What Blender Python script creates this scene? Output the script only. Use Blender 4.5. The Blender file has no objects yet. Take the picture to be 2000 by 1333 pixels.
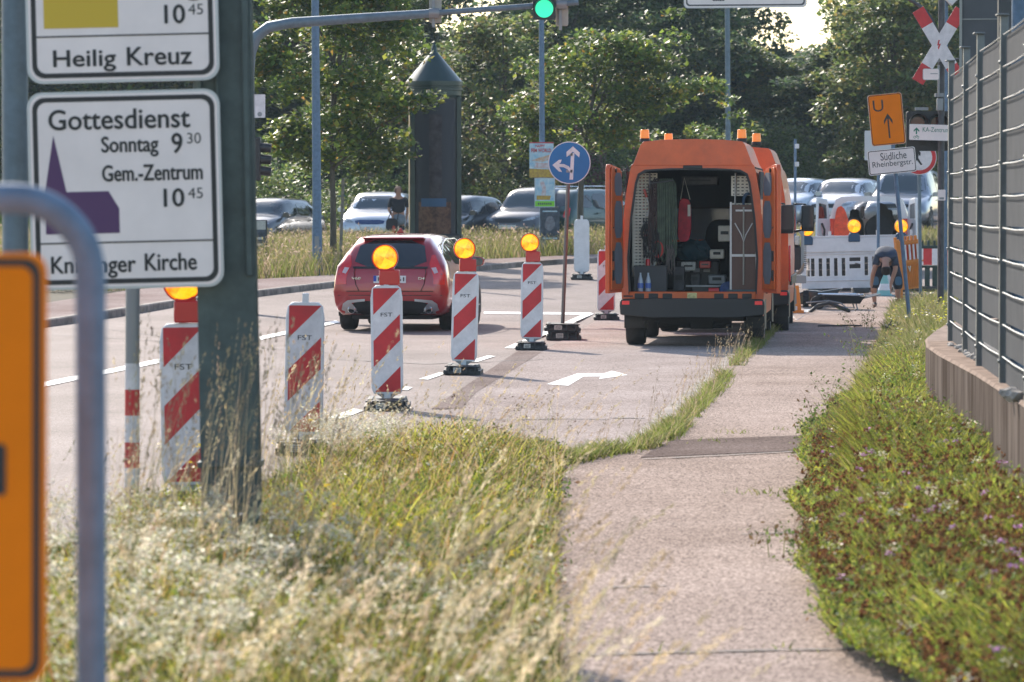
import bpy, bmesh, math, random
import numpy as np
from mathutils import Vector, Matrix
from mathutils.bvhtree import BVHTree
from mathutils.geometry import tessellate_polygon
R = math.radians
sc = bpy.context.scene
COL = sc.collection
# ---------------------------------------------------------------- camera
FPX, CAMZ, HOR = 8500.0, 1.9, 405.0          # focal length in photo pixels, eye height, horizon row
PITCH = math.atan((666.5 - HOR) / FPX)
cam = bpy.data.cameras.new('camera'); camo = bpy.data.objects.new('camera', cam); COL.objects.link(camo)
camo.location = (0, 0, CAMZ); camo.rotation_euler = (R(90) - PITCH, 0, 0)
cam.sensor_width = 36; cam.lens = 36 * FPX / 2000; cam.clip_start = .5; cam.clip_end = 3000
cam.dof.use_dof = True; cam.dof.focus_distance = 52; cam.dof.aperture_fstop = 7
sc.camera = camo
# ---------------------------------------------------------------- sky and sun
SUN_EL, SUN_AZ = R(33), R(-21)               # azimuth from +Y, negative to the left
w = bpy.data.worlds.new('World'); sc.world = w; w.use_nodes = True
nt = w.node_tree; bg = nt.nodes['Background']
sky = nt.nodes.new('ShaderNodeTexSky'); sky.sky_type = 'NISHITA'; sky.sun_disc = False
sky.sun_elevation = SUN_EL; sky.sun_rotation = SUN_AZ; sky.air_density = 1.15; sky.dust_density = 1.1; sky.ozone_density = 1.0
nt.links.new(sky.outputs[0], bg.inputs[0]); bg.inputs[1].default_value = .15
sl = bpy.data.lights.new('sun', 'SUN'); sl.energy = 4.2; sl.angle = R(.5); sl.color = (1, .91, .80)
so = bpy.data.objects.new('sun', sl); COL.objects.link(so)
sdir = Vector((math.sin(SUN_AZ) * math.cos(SUN_EL), math.cos(SUN_AZ) * math.cos(SUN_EL), math.sin(SUN_EL)))
so.rotation_euler = sdir.to_track_quat('Z', 'Y').to_euler()
sc.view_settings.view_transform = 'Standard'; sc.view_settings.look = 'None'
sc.view_settings.exposure = .86; sc.view_settings.gamma = 1
sc.render.engine = 'CYCLES'
sc.cycles.max_bounces = 8; sc.cycles.transparent_max_bounces = 12; sc.cycles.use_denoising = True
sc.cycles.caustics_reflective = False; sc.cycles.caustics_refractive = False
# ---------------------------------------------------------------- ground shape and photo -> world
def zt(y):
    d = y - 72
    if d < -6: return 0.0
    if d > 6: return .017 * d
    return .017 * (d + 6) ** 2 / 24
CP, SP = math.cos(PITCH), math.sin(PITCH)
def ray(px, py):
    a, u = (px - 1000) / FPX, (666.5 - py) / FPX
    return a, CP + u * SP, -SP + u * CP
def at(px, py, Y):
    a, b, c = ray(px, py); t = Y / b
    return Vector((a * t, Y, CAMZ + c * t))
def gnd(px, py):
    lo, hi = 4.0, 600.0
    f = lambda Y: at(px, py, Y).z - zt(Y)
    for _ in range(60):
        m = (lo + hi) / 2
        if f(m) > 0: lo = m
        else: hi = m
    p = at(px, py, lo); p.z = zt(lo); return p
def S(Y): return FPX / Y
def lerp(tab, y):
    return float(np.interp(y, [t[0] for t in tab], [t[1] for t in tab]))
# ---------------------------------------------------------------- materials
def mat(name, col, rough=.6, metal=0, var=.0, scale=8, bump=0, bscale=None, coat=0, emit=0, trans=0, alpha=1, col2=None, detail=4, spec=None, stretch=None):
    m = bpy.data.materials.new(name); m.use_nodes = True
    t = m.node_tree; b = t.nodes['Principled BSDF']
    c = (*col, 1); b.inputs['Base Color'].default_value = c
    b.inputs['Roughness'].default_value = rough; b.inputs['Metallic'].default_value = metal
    if spec is not None: b.inputs['Specular IOR Level'].default_value = spec
    if coat: b.inputs['Coat Weight'].default_value = coat; b.inputs['Coat Roughness'].default_value = .06
    if emit: b.inputs['Emission Color'].default_value = c; b.inputs['Emission Strength'].default_value = emit
    if trans: b.inputs['Transmission Weight'].default_value = trans
    if alpha < 1: b.inputs['Alpha'].default_value = alpha
    if var or bump:
        tc = t.nodes.new('ShaderNodeTexCoord'); n = t.nodes.new('ShaderNodeTexNoise')
        src = tc.outputs['Object']
        if stretch:
            mp = t.nodes.new('ShaderNodeMapping'); mp.inputs['Scale'].default_value = stretch
            t.links.new(src, mp.inputs[0]); src = mp.outputs[0]
        t.links.new(src, n.inputs['Vector'])
        n.inputs['Scale'].default_value = scale; n.inputs['Detail'].default_value = detail; n.inputs['Roughness'].default_value = .65
    if var:
        r = t.nodes.new('ShaderNodeValToRGB'); e = r.color_ramp.elements
        e[0].position, e[1].position = .34, .66
        d = col2 if col2 else tuple(min(1, x * (1 + var)) for x in col)
        e[0].color = (*[x * (1 - var) for x in col], 1) if not col2 else c
        e[1].color = (*d, 1)
        t.links.new(n.outputs['Fac'], r.inputs[0]); t.links.new(r.outputs[0], b.inputs['Base Color'])
    if bump:
        n2 = n
        if bscale:
            n2 = t.nodes.new('ShaderNodeTexNoise'); n2.inputs['Scale'].default_value = bscale; n2.inputs['Detail'].default_value = 3
            t.links.new(src, n2.inputs['Vector'])
        bp = t.nodes.new('ShaderNodeBump'); bp.inputs['Strength'].default_value = bump; bp.inputs['Distance'].default_value = .02
        t.links.new(n2.outputs['Fac'], bp.inputs['Height']); t.links.new(bp.outputs[0], b.inputs['Normal'])
    return m
def leafmat(name, tint=(1, 1, 1), tr=.45, rough=.5, spec=.3):
    """colour comes from the per-leaf attribute; thin leaf: diffuse + translucent + a little gloss"""
    m = bpy.data.materials.new(name); m.use_nodes = True
    t = m.node_tree; b = t.nodes['Principled BSDF']; out = t.nodes['Material Output']
    a = t.nodes.new('ShaderNodeVertexColor'); a.layer_name = 'col'
    b.inputs['Roughness'].default_value = rough; b.inputs['Specular IOR Level'].default_value = spec
    x = t.nodes.new('ShaderNodeMix'); x.data_type = 'RGBA'; x.blend_type = 'MULTIPLY'; x.inputs['Factor'].default_value = 1
    x.inputs[7].default_value = (*tint, 1)
    t.links.new(a.outputs[0], x.inputs[6]); t.links.new(x.outputs[2], b.inputs['Base Color'])
    tl = t.nodes.new('ShaderNodeBsdfTranslucent'); g = t.nodes.new('ShaderNodeGamma'); g.inputs[1].default_value = .85
    t.links.new(x.outputs[2], g.inputs[0]); t.links.new(g.outputs[0], tl.inputs[0])
    mx = t.nodes.new('ShaderNodeMixShader'); mx.inputs[0].default_value = tr
    t.links.new(b.outputs[0], mx.inputs[1]); t.links.new(tl.outputs[0], mx.inputs[2]); t.links.new(mx.outputs[0], out.inputs[0])
    return m
# ---------------------------------------------------------------- mesh helpers
class MB:
    def __init__(s): s.v, s.f, s.m, s.mats = [], [], [], []
    def mi(s, m):
        if m not in s.mats: s.mats.append(m)
        return s.mats.index(m)
    def add(s, vs, fs, m, M=None):
        o = len(s.v); k = s.mi(m)
        for p in vs:
            p = Vector(p); s.v.append(tuple(M @ p if M else p))
        for f in fs: s.f.append([o + i for i in f]); s.m.append(k)
        return s
    def box(s, c, d, m, M=None, taper=1):
        x, y, z = d[0] / 2, d[1] / 2, d[2] / 2
        vs = [(c[0] + i * x * (taper if k > 0 else 1), c[1] + j * y * (taper if k > 0 else 1), c[2] + k * z) for i in (-1, 1) for j in (-1, 1) for k in (-1, 1)]
        return s.add(vs, [(0, 1, 3, 2), (4, 6, 7, 5), (0, 4, 5, 1), (2, 3, 7, 6), (0, 2, 6, 4), (1, 5, 7, 3)], m, M)
    def cyl(s, a, b, r0, m, r1=None, n=14, cap=True, M=None):
        a, b = Vector(a), Vector(b); r1 = r0 if r1 is None else r1
        q = (b - a).to_track_quat('Z', 'Y'); vs = []
        for P, r in ((a, r0), (b, r1)):
            for i in range(n):
                t = 2 * math.pi * i / n; vs.append(P + q @ Vector((r * math.cos(t), r * math.sin(t), 0)))
        fs = [(i, (i + 1) % n, n + (i + 1) % n, n + i) for i in range(n)]
        if cap: fs += [list(range(n))[::-1], list(range(n, 2 * n))]
        return s.add(vs, fs, m, M)
    def tube(s, pts, r, m, n=10, rs=None, M=None, close=False):
        pts = [Vector(p) for p in pts]; vs = []; up = None
        for i, p in enumerate(pts):
            d = (pts[min(i + 1, len(pts) - 1)] - pts[max(i - 1, 0)])
            if close: d = pts[(i + 1) % len(pts)] - pts[i - 1]
            d.normalize()
            if up is None: up = d.orthogonal().normalized()
            up = (up - d * up.dot(d)).normalized(); sd = d.cross(up); rr = rs[i] if rs else r
            for k in range(n):
                t = 2 * math.pi * k / n; vs.append(p + rr * (math.cos(t) * up + math.sin(t) * sd))
        L = len(pts); fs = []
        for i in range(L if close else L - 1):
            j = (i + 1) % L
            fs += [(i * n + k, i * n + (k + 1) % n, j * n + (k + 1) % n, j * n + k) for k in range(n)]
        if not close: fs += [list(range(n))[::-1], list(range((L - 1) * n, L * n))]
        return s.add(vs, fs, m, M)
    def lathe(s, prof, m, c=(0, 0, 0), n=24, M=None):
        vs = []
        for r, z in prof:
            for i in range(n):
                t = 2 * math.pi * i / n; vs.append((c[0] + r * math.cos(t), c[1] + r * math.sin(t), c[2] + z))
        fs = []
        for j in range(len(prof) - 1):
            fs += [(j * n + i, j * n + (i + 1) % n, (j + 1) * n + (i + 1) % n, (j + 1) * n + i) for i in range(n)]
        fs += [list(range(n))[::-1], list(range((len(prof) - 1) * n, len(prof) * n))]
        return s.add(vs, fs, m, M)
    def plate(s, poly, y0, y1, m, M=None, holes=()):
        """polygon in local x,z (front at y0, back at y1), optional holes"""
        loops = [list(poly)] + [list(h) for h in holes]
        flat = [p for l in loops for p in l]; n = len(flat)
        tri = tessellate_polygon([[Vector((a, b, 0)) for a, b in l] for l in loops])
        vs = [(a, y0, b) for a, b in flat]; fs = [t for t in tri]
        if y1 is not None:
            vs += [(a, y1, b) for a, b in flat]; fs = fs + [tuple(n + i for i in t[::-1]) for t in tri]
            o = 0
            for l in loops:
                k = len(l); fs += [(o + i, o + (i + 1) % k, n + o + (i + 1) % k, n + o + i) for i in range(k)]; o += k
        return s.add(vs, fs, m, M)
    def text(s, st, x0, z0, x1, z1, y, m, M=None, bold=.02):
        """letters fitted into a box of the local x,z plane, reading from -y"""
        V, F = glyphs(st, bold)
        a, b = V.min(0), V.max(0); sx, sz = (x1 - x0) / (b[0] - a[0]), (z1 - z0) / (b[1] - a[1])
        return s.add([(x0 + (p[0] - a[0]) * sx, y, z0 + (p[1] - a[1]) * sz) for p in V], F, m, M)
    def build(s, name, parent=None, bevel=0, smooth=40, loc=None, fixn=True):
        me = bpy.data.meshes.new(name); me.from_pydata(s.v, [], s.f)
        for m in s.mats: me.materials.append(m)
        me.polygons.foreach_set('material_index', s.m)
        if fixn:
            b = bmesh.new(); b.from_mesh(me); bmesh.ops.recalc_face_normals(b, faces=b.faces); b.to_mesh(me); b.free()
        if smooth:
            me.polygons.foreach_set('use_smooth', [True] * len(me.polygons)); me.set_sharp_from_angle(angle=R(smooth))
        o = bpy.data.objects.new(name, me); COL.objects.link(o)
        if parent: o.parent = parent
        if loc is not None: o.location = loc
        if bevel:
            bv = o.modifiers.new('bevel', 'BEVEL'); bv.width = bevel; bv.segments = 2; bv.limit_method = 'ANGLE'; bv.angle_limit = R(50)
        return o
_gl = {}
def glyphs(st, bold=.02):
    k = (st, bold)
    if k not in _gl:
        cu = bpy.data.curves.new('t', 'FONT'); cu.body = st; cu.size = 1; cu.offset = bold; cu.resolution_u = 4
        o = bpy.data.objects.new('t', cu); COL.objects.link(o)
        dg = bpy.context.evaluated_depsgraph_get()
        me = bpy.data.meshes.new_from_object(o.evaluated_get(dg))
        V = np.array([v.co[:2] for v in me.vertices]); F = [tuple(p.vertices) for p in me.polygons]
        bpy.data.objects.remove(o); bpy.data.curves.remove(cu); bpy.data.meshes.remove(me)
        _gl[k] = (V, F)
    return _gl[k]
for _s in ('10', '45', 'Heilig', 'Kreuz', 'Gottesdienst', 'Sonntag', '9', '30', 'Gem.-Zentrum', 'Knielinger', 'Kirche', 'FST', 'U', 'Südliche', 'Rheinbergstr.', 'KA-Zentrum', 'HAPPY', 'FEM WORLD', 'KA', '61', 'V60', 'D4'): glyphs(_s)
def rrect(x0, z0, x1, z1, r, n=6):
    p = []
    for cx, cz, a in ((x1 - r, z1 - r, 0), (x0 + r, z1 - r, 90), (x0 + r, z0 + r, 180), (x1 - r, z0 + r, 270)):
        p += [(cx + r * math.cos(R(a + 90 * i / n)), cz + r * math.sin(R(a + 90 * i / n))) for i in range(n + 1)]
    return p
def circ(r, n=32, cx=0, cz=0): return [(cx + r * math.cos(2 * math.pi * i / n), cz + r * math.sin(2 * math.pi * i / n)) for i in range(n)]
def chaikin(p, it=2):
    for _ in range(it):
        q = []
        for i in range(len(p)):
            a, b = p[i], p[(i + 1) % len(p)]
            q += [(a[0] * .8 + b[0] * .2, a[1] * .8 + b[1] * .2), (a[0] * .2 + b[0] * .8, a[1] * .2 + b[1] * .8)]
        p = q
    return p
def tag(o, label, cat, group=None, kind=None):
    if label: o['label'] = label
    if cat: o['category'] = cat
    if group: o['group'] = group
    if kind: o['kind'] = kind
    return o
def thing(name, label, cat, loc, rz=0, group=None, tilt=0):
    o = bpy.data.objects.new(name, None); COL.objects.link(o); o.empty_display_size = .1
    o.location = loc; o.rotation_euler = (0, tilt, rz); return tag(o, label, cat, group)
def copy_tree(o, parent=None):
    c = o.copy(); COL.objects.link(c)
    if parent: c.parent = parent
    for ch in list(o.children): copy_tree(ch, c)
    return c
def dup(o, loc, rz=None, label=None, scale=None, group=None):
    c = copy_tree(o); c.location = loc
    if rz is not None: c.rotation_euler = (c.rotation_euler[0], c.rotation_euler[1], rz)
    if label: c['label'] = label
    if scale: c.scale = scale if not isinstance(scale, (int, float)) else (scale,) * 3
    if group: c['group'] = group
    return c
def quads_obj(name, V, C, m, parent=None):
    """V (n,4,3) quads, C (n,3) colours -> one mesh"""
    n = len(V); me = bpy.data.meshes.new(name)
    me.vertices.add(4 * n); me.vertices.foreach_set('co', V.reshape(-1).astype(np.float32))
    me.loops.add(4 * n); me.loops.foreach_set('vertex_index', np.arange(4 * n, dtype=np.int32))
    me.polygons.add(n); me.polygons.foreach_set('loop_start', np.arange(0, 4 * n, 4, dtype=np.int32))
    me.update(calc_edges=True)
    at_ = me.color_attributes.new('col', 'FLOAT_COLOR', 'POINT')
    c4 = np.ones((4 * n, 4), np.float32); c4[:, :3] = np.repeat(C, 4, 0); at_.data.foreach_set('color', c4.reshape(-1))
    me.materials.append(m)
    o = bpy.data.objects.new(name, me); COL.objects.link(o)
    if parent: o.parent = parent
    return o
def strip(name, ys, xl, xr, dz, m, kind='structure', nx=2):
    """a sheet along Y between xl(y) and xr(y), lying dz above the ground"""
    vs, fs = [], []
    for y in ys:
        a, b = xl(y), xr(y)
        vs += [(a + (b - a) * i / nx, y, zt(y) + dz) for i in range(nx + 1)]
    k = nx + 1
    for j in range(len(ys) - 1): fs += [(j * k + i, j * k + i + 1, (j + 1) * k + i + 1, (j + 1) * k + i) for i in range(nx)]
    mb = MB(); mb.add(vs, fs, m); o = mb.build(name, fixn=False, smooth=0); o['kind'] = kind; return o
# ================================================================ SETTING: ground, road, path
def asphalt(name, c, c2, speck=.5, big=.35, spec=.0):
    m = bpy.data.materials.new(name); m.use_nodes = True; t = m.node_tree; b = t.nodes['Principled BSDF']
    N = lambda ty: t.nodes.new(ty); L = t.links.new
    tc = N('ShaderNodeTexCoord')
    n1 = N('ShaderNodeTexNoise'); n1.inputs['Scale'].default_value = big; n1.inputs['Detail'].default_value = 6; n1.inputs['Roughness'].default_value = .7
    L(tc.outputs['Object'], n1.inputs['Vector'])
    r1 = N('ShaderNodeValToRGB'); r1.color_ramp.elements[0].position = .36; r1.color_ramp.elements[1].position = .64
    r1.color_ramp.elements[0].color = (*c, 1); r1.color_ramp.elements[1].color = (*c2, 1); L(n1.outputs[0], r1.inputs[0])
    n2 = N('ShaderNodeTexVoronoi'); n2.inputs['Scale'].default_value = 80; L(tc.outputs['Object'], n2.inputs['Vector'])
    r2 = N('ShaderNodeValToRGB'); r2.color_ramp.elements[0].position = .1; r2.color_ramp.elements[1].position = .9
    k = 1 - speck; r2.color_ramp.elements[0].color = (k, k, k, 1); r2.color_ramp.elements[1].color = (1 + speck * .0 + .6 * speck + .4,) * 3 + (1,)
    L(n2.outputs['Color'], r2.inputs[0])
    n3 = N('ShaderNodeTexNoise'); n3.inputs['Scale'].default_value = 1.1; n3.inputs['Detail'].default_value = 5
    mp = N('ShaderNodeMapping'); mp.inputs['Scale'].default_value = (.9, .35, 1); L(tc.outputs['Object'], mp.inputs[0]); L(mp.outputs[0], n3.inputs['Vector'])
    r3 = N('ShaderNodeValToRGB'); r3.color_ramp.elements[0].position = .3; r3.color_ramp.elements[1].position = .6
    r3.color_ramp.elements[0].color = (.86, .85, .84, 1); r3.color_ramp.elements[1].color = (1, 1, 1, 1); L(n3.outputs[0], r3.inputs[0])
    a = N('ShaderNodeMix'); a.data_type = 'RGBA'; a.blend_type = 'MULTIPLY'; a.inputs['Factor'].default_value = 1
    L(r1.outputs[0], a.inputs[6]); L(r2.outputs[0], a.inputs[7])
    a2 = N('ShaderNodeMix'); a2.data_type = 'RGBA'; a2.blend_type = 'MULTIPLY'; a2.inputs['Factor'].default_value = 1
    L(a.outputs[2], a2.inputs[6]); L(r3.outputs[0], a2.inputs[7]); L(a2.outputs[2], b.inputs['Base Color'])
    b.inputs['Roughness'].default_value = .72; b.inputs['Specular IOR Level'].default_value = spec
    bp = N('ShaderNodeBump'); bp.inputs['Strength'].default_value = .12; bp.inputs['Distance'].default_value = .006
    L(n2.outputs['Distance'], bp.inputs['Height']); L(bp.outputs[0], b.inputs['Normal'])
    return m
M_ROAD = asphalt('road asphalt', (.18, .144, .13), (.24, .195, .178), .4, spec=.07)
M_LANE = asphalt('lane asphalt', (.285, .238, .215), (.365, .31, .285), .45)
M_PATH = asphalt('path asphalt', (.285, .226, .193), (.375, .302, .262), .7)
M_PATCH = asphalt('patch asphalt', (.15, .118, .105), (.20, .16, .145), .5)
M_SEAM = mat('worn tar', (.11, .095, .09), .8, var=.3, scale=20)
M_PAVE = asphalt('pavement asphalt', (.26, .20, .18), (.33, .27, .245), .3)
M_KERB = mat('kerb concrete', (.20, .165, .145), .85, var=.5, scale=3, bump=.4)
M_SOIL = mat('dry soil', (.05, .04, .022), .95, var=.5, scale=3, bump=.8, col2=(.075, .06, .028))
M_LAWN = mat('rough lawn', (.07, .085, .025), .95, var=.4, scale=2, bump=.8, col2=(.13, .12, .05))
M_LINE = mat('white road paint', (.74, .73, .70), .55, var=.12, scale=9)

ys_far = [3, 10, 20, 30, 40, 50, 60] + list(range(66, 80, 2)) + [84, 90, 100, 120, 140, 170, 220, 300, 400]
strip('ground', ys_far, lambda y: -60 - y * .9, lambda y: 60 + y * .9, -.03, M_SOIL, nx=6)
KERB = [gnd(*p) for p in ((94, 639), (341, 600), (560, 573), (760, 549), (940, 529), (1060, 518), (1240, 511), (1500, 503))]
kt = [(-2, -13.6), (30, -10.9)] + [(p.y, p.x) for p in KERB]
kx = lambda y: lerp(kt, y)
PX0 = lambda y: .85 + .0893 * (y - 32.6)                     # left edge of the footpath
PX1 = lambda y: max(PX0(y) + 1.95, 1.95)
ys = [2, 6, 10, 14, 18, 22, 26, 30, 34, 38, 42, 46, 50, 54, 58, 62, 66, 68, 70, 72, 74, 76, 78, 80, 82, 84, 88, 92, 96, 100, 104, 108, 112, 116, 120, 126, 132]
def rx(y): return PX0(y) - .12 if y < 80 else PX0(80) - .12 + (y - 80) * 1.2
strip('road', ys, kx, lambda y: min(rx(y), 16), .0, M_ROAD, nx=6)
# far junction road behind the building site
strip('side_road', [88, 92, 96, 100, 104, 108], lambda y: 4 + (y - 88) * .1, lambda y: 30, .006, M_ROAD)
lane_l = [(28, -1.0), (gnd(905, 775).y, gnd(905, 775).x), (gnd(1055, 690).y, gnd(1055, 690).x), (gnd(1170, 622).y, gnd(1170, 622).x), (80, 2.6)]
strip('parking_lane', [33.5, 36, 40, 44, 48, 52, 56, 60, 64, 68, 72, 76, 79], lambda y: lerp(lane_l, y), lambda y: PX0(y) - .12, .004, M_LANE)
strip('footpath', [y for y in range(2, 66, 2)] + [66, 68, 70, 72, 74, 76, 78, 80, 82, 84], lambda y: PX0(y) if y > 34 else PX0(y) - .5 * min(1, (34 - y) / 2), PX1, .02, M_PATH)
# darker repair across the path, slightly skew, and two worn cross seams
def ground_poly(name, pts, dz, m, kind='structure'):
    ps = [gnd(*p) if len(p) == 2 else Vector(p) for p in pts]
    mb = MB(); tri = tessellate_polygon([[Vector((p.x, p.y, 0)) for p in ps]])
    mb.add([(p.x, p.y, zt(p.y) + dz) for p in ps], tri, m); o = mb.build(name, fixn=False, smooth=0)
    for pl in o.data.polygons:
        if pl.normal.z < 0: pl.flip()
    o['kind'] = kind; return o
ground_poly('path_patch', [(1250, 900), (1610, 884), (1640, 853), (1310, 866)], .024, M_PATCH)
def seam(name, pts, wd, dz=.026):
    ps = [gnd(*p) for p in pts]; rnd = random.Random(len(pts)); q = []
    for a, b in zip(ps[:-1], ps[1:]):
        for i in range(12): q.append(a.lerp(b, i / 12))
    q.append(ps[-1]); vs, fs = [], []
    for p in q:
        h = wd * rnd.uniform(.3, 1); o_ = rnd.uniform(-.01, .01)
        vs += [(p.x, p.y - h + o_, zt(p.y) + dz), (p.x, p.y + h + o_, zt(p.y) + dz)]
    for i in range(len(q) - 1): fs.append((2 * i, 2 * i + 2, 2 * i + 3, 2 * i + 1))
    mb = MB(); mb.add(vs, fs, M_SEAM); o = mb.build(name, fixn=False, smooth=0); o['kind'] = 'structure'
seam('path_seam', [(1100, 1292), (1400, 1284), (1790, 1276)], .035)
seam('path_seam', [(1255, 904), (1420, 896), (1600, 886)], .05, .028)
seam('path_seam', [(1180, 1157), (1300, 1154)], .03)
seam('path_seam', [(1450, 1052), (1620, 1046)], .03)
seam('road_seam', [(960, 822), (1080, 820), (1190, 821)], .05, .01)
seam('road_seam', [(1190, 818), (1260, 819)], .07, .01)
seam('road_seam', [(215, 645), (360, 664)], .06, .01)
seam('road_seam', [(640, 702), (830, 712), (1060, 704)], .08, .01)
seam('road_seam', [(100, 655), (330, 668), (640, 690)], .06, .01)
strip('kerb_edge', [33.2, 36, 40, 44, 48, 52, 56, 60, 64, 68, 72, 76, 80], lambda y: PX0(y) - .15, lambda y: PX0(y) + .005, .014, M_KERB)
ground_poly('road_patch', [(842, 800), (1012, 686), (1058, 689), (930, 768), (900, 800)], .0065, asphalt('old asphalt', (.20, .16, .142), (.255, .21, .19), .45))
# white markings
def mark(name, pts): ground_poly(name, pts, .008, M_LINE)
mark('lane_marking', [(86, 748), (86, 757), (318, 709), (312, 702)])
mark('lane_marking', [(505, 659), (510, 665), (664, 631), (656, 627)])
mark('lane_marking', [(818, 742), (836, 743), (874, 730), (858, 729)])
mark('lane_marking', [(912, 708), (930, 709), (968, 697), (952, 696)])
mark('lane_marking', [(985, 681), (1003, 682), (1160, 614), (1146, 612)])
mark('lane_marking', [(640, 818), (668, 820), (712, 803), (690, 800)])
mark('lane_marking', [(776, 763), (796, 764), (806, 758), (790, 757)])
mark('stop_line', [(945, 610), (945, 614), (1152, 616), (1156, 612)])
mark('lane_arrow', [(1068, 752), (1110, 755), (1140, 737), (1173, 737), (1170, 742), (1226, 734), (1195, 726), (1180, 731), (1128, 731)])
# left kerb, far pavement
def kerb(name, pts, wd, h):
    vs, fs = [], []
    for i, p in enumerate(pts):
        d = (pts[min(i + 1, len(pts) - 1)] - pts[max(i - 1, 0)]).normalized(); n = Vector((-d.y, d.x, 0))
        for o_, z in ((0, -.05), (.0, h - .02), (.02, h), (wd, h), (wd, -.05)):
            q = p + n * o_; vs.append((q.x, q.y, zt(q.y) + z))
    for i in range(len(pts) - 1): fs += [(5 * i + k, 5 * i + 5 + k, 5 * i + 6 + k, 5 * i + 1 + k) for k in range(4)]
    mb = MB(); mb.add(vs, fs, M_KERB); o = mb.build(name); o['kind'] = 'structure'
kerb('kerb', [Vector((x, y, 0)) for y, x in kt[1:]], .16, .12)
VG = [gnd(*p) for p in ((-60, 640), (100, 607), (300, 576), (505, 552), (660, 549), (760, 538), (940, 517), (1060, 510), (1240, 504), (1500, 497))]
vt = [(30, -13.4)] + [(p.y, p.x) for p in VG]
vt.sort(); vx = lambda y: lerp(vt, y)
strip('pavement', [30, 40, 50, 60] + ys[17:], lambda y: min(vx(y), kx(y) - .16) - .3, lambda y: kx(y) - .15, .11, M_PAVE)
strip('parking_lot', [112, 116, 120, 126, 132, 140, 146], lambda y: -26, lambda y: 30, .03, M_ROAD, nx=4)

# ================================================================ grass builders
rng = np.random.default_rng(5)
def blades(P, H, W, lean, C, segs=3, bend=.5, lean_dir=None):
    """P (n,3) roots -> ribbons of quads; returns V,C"""
    n = len(P); a = rng.uniform(0, 2 * np.pi, n); la = rng.uniform(0, 2 * np.pi, n) if lean_dir is None else lean_dir + rng.normal(0, .95, n)
    side = np.stack([np.cos(a), np.sin(a), np.zeros(n)], 1); ld = np.stack([np.cos(la), np.sin(la), np.zeros(n)], 1)
    out, cs = [], []
    pts = []
    for k in range(segs + 1):
        t = k / segs
        c = P + ld * (H * lean * (t * (1 - bend) + bend * t * t))[:, None]; c[:, 2] += H * t * (1 - .25 * lean * t)
        pts.append((c, W * (1 - .85 * t ** 1.5)))
    for k in range(segs):
        (c0, w0), (c1, w1) = pts[k], pts[k + 1]
        out.append(np.stack([c0 - side * w0[:, None], c0 + side * w0[:, None], c1 + side * w1[:, None], c1 - side * w1[:, None]], 1)); cs.append(C)
    return np.concatenate(out), np.concatenate(cs), pts[-1][0], ld
def cards(P, size, C, flat=0.0, asp=.55):
    """little leaf / petal quads (kites) in random directions"""
    n = len(P); d = rng.normal(0, 1, (n, 3)); d[:, 2] *= (1 - flat); d /= np.linalg.norm(d, axis=1)[:, None]
    u = np.cross(d, rng.normal(0, 1, (n, 3)) if not flat else np.tile([[0, 0, 1.]], (n, 1)) + rng.normal(0, .25, (n, 3))); u /= np.linalg.norm(u, axis=1)[:, None] + 1e-9
    s = size if np.ndim(size) else np.full(n, size)
    nrm = np.cross(d, u); nrm /= np.linalg.norm(nrm, axis=1)[:, None] + 1e-9
    s = s[:, None]
    return np.stack([P - d * s * .5, P + u * s * asp * .5 + nrm * s * .12, P + d * s * .5, P - u * s * asp * .5 + nrm * s * .12], 1), C
def pal(n, cols, w=None, jit=.2):
    cols = np.array(cols); i = rng.choice(len(cols), n, p=None if w is None else np.array(w) / sum(w))
    return np.clip(cols[i] * rng.uniform(1 - jit, 1 + jit, (n, 1)) * rng.uniform(.93, 1.07, (n, 3)), 0, 1)
def clump_noise(x, y, s, seed):
    r = np.random.default_rng(seed); v = 0
    for _ in range(6):
        kx_, ky_, ph = r.normal(0, 1 / s), r.normal(0, 1 / s), r.uniform(0, 6.28); v = v + np.sin(x * kx_ + y * ky_ + ph)
    return v / 6 ** .5
GRASS = leafmat('grass blades', tr=.6, rough=.6, spec=.1)
DRY = leafmat('dry stems', tr=.55, rough=.7, spec=.1)
PETAL = leafmat('petals', tr=.55, rough=.8, spec=.05)
# ---- left verge
vl = [(10, -3.4), (14, -3.1), (21.5, -2.62), (25, -2.1), (27.4, -1.72), (30, -1.45), (31.2, -1.15), (32.2, -.65), (33, .1)]
vr = [(10, .3), (17, .18), (21, .2), (27, .3), (31, .36), (32.2, .36), (33, .3)]
vsoil = lambda y: None
mb = MB(); vs, fs = [], []
yy = np.arange(10, 33.1, .7)
for y in yy:
    a, b = lerp(vl, y), lerp(vr, y)
    for i in range(5): vs.append((a + (b - a) * i / 4, y, .03 + (.1 if 0 < i < 4 else 0)))
for j in range(len(yy) - 1): fs += [(j * 5 + i, j * 5 + i + 1, j * 5 + 6 + i, j * 5 + 5 + i) for i in range(4)]
mb.add(vs, fs, M_SOIL); o = mb.build('verge_soil', fixn=False); o['kind'] = 'structure'
def sample(n, y0, y1, L, Rr, dens_bias=0):
    y = y0 * y1 / (y1 - rng.random(n) * (y1 - y0)); a = np.interp(y, [t[0] for t in L], [t[1] for t in L]); b = np.interp(y, [t[0] for t in Rr], [t[1] for t in Rr])
    x = a + (b - a) * rng.uniform(0, 1, n)
    k = np.abs(x) < y / 8.5 * 1.06 + .4
    return x[k], y[k]
def edge_h(x, y, L, Rr):
    a = np.interp(y, [t[0] for t in L], [t[1] for t in L]); b = np.interp(y, [t[0] for t in Rr], [t[1] for t in Rr])
    return np.clip(np.minimum(x - a, b - x) / .5, .3, 1)
Vs, Cs = [], []
x, y = sample(78000, 12.6, 33, vl, vr); n = len(x); P = np.stack([x, y, np.full(n, .08)], 1)
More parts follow.
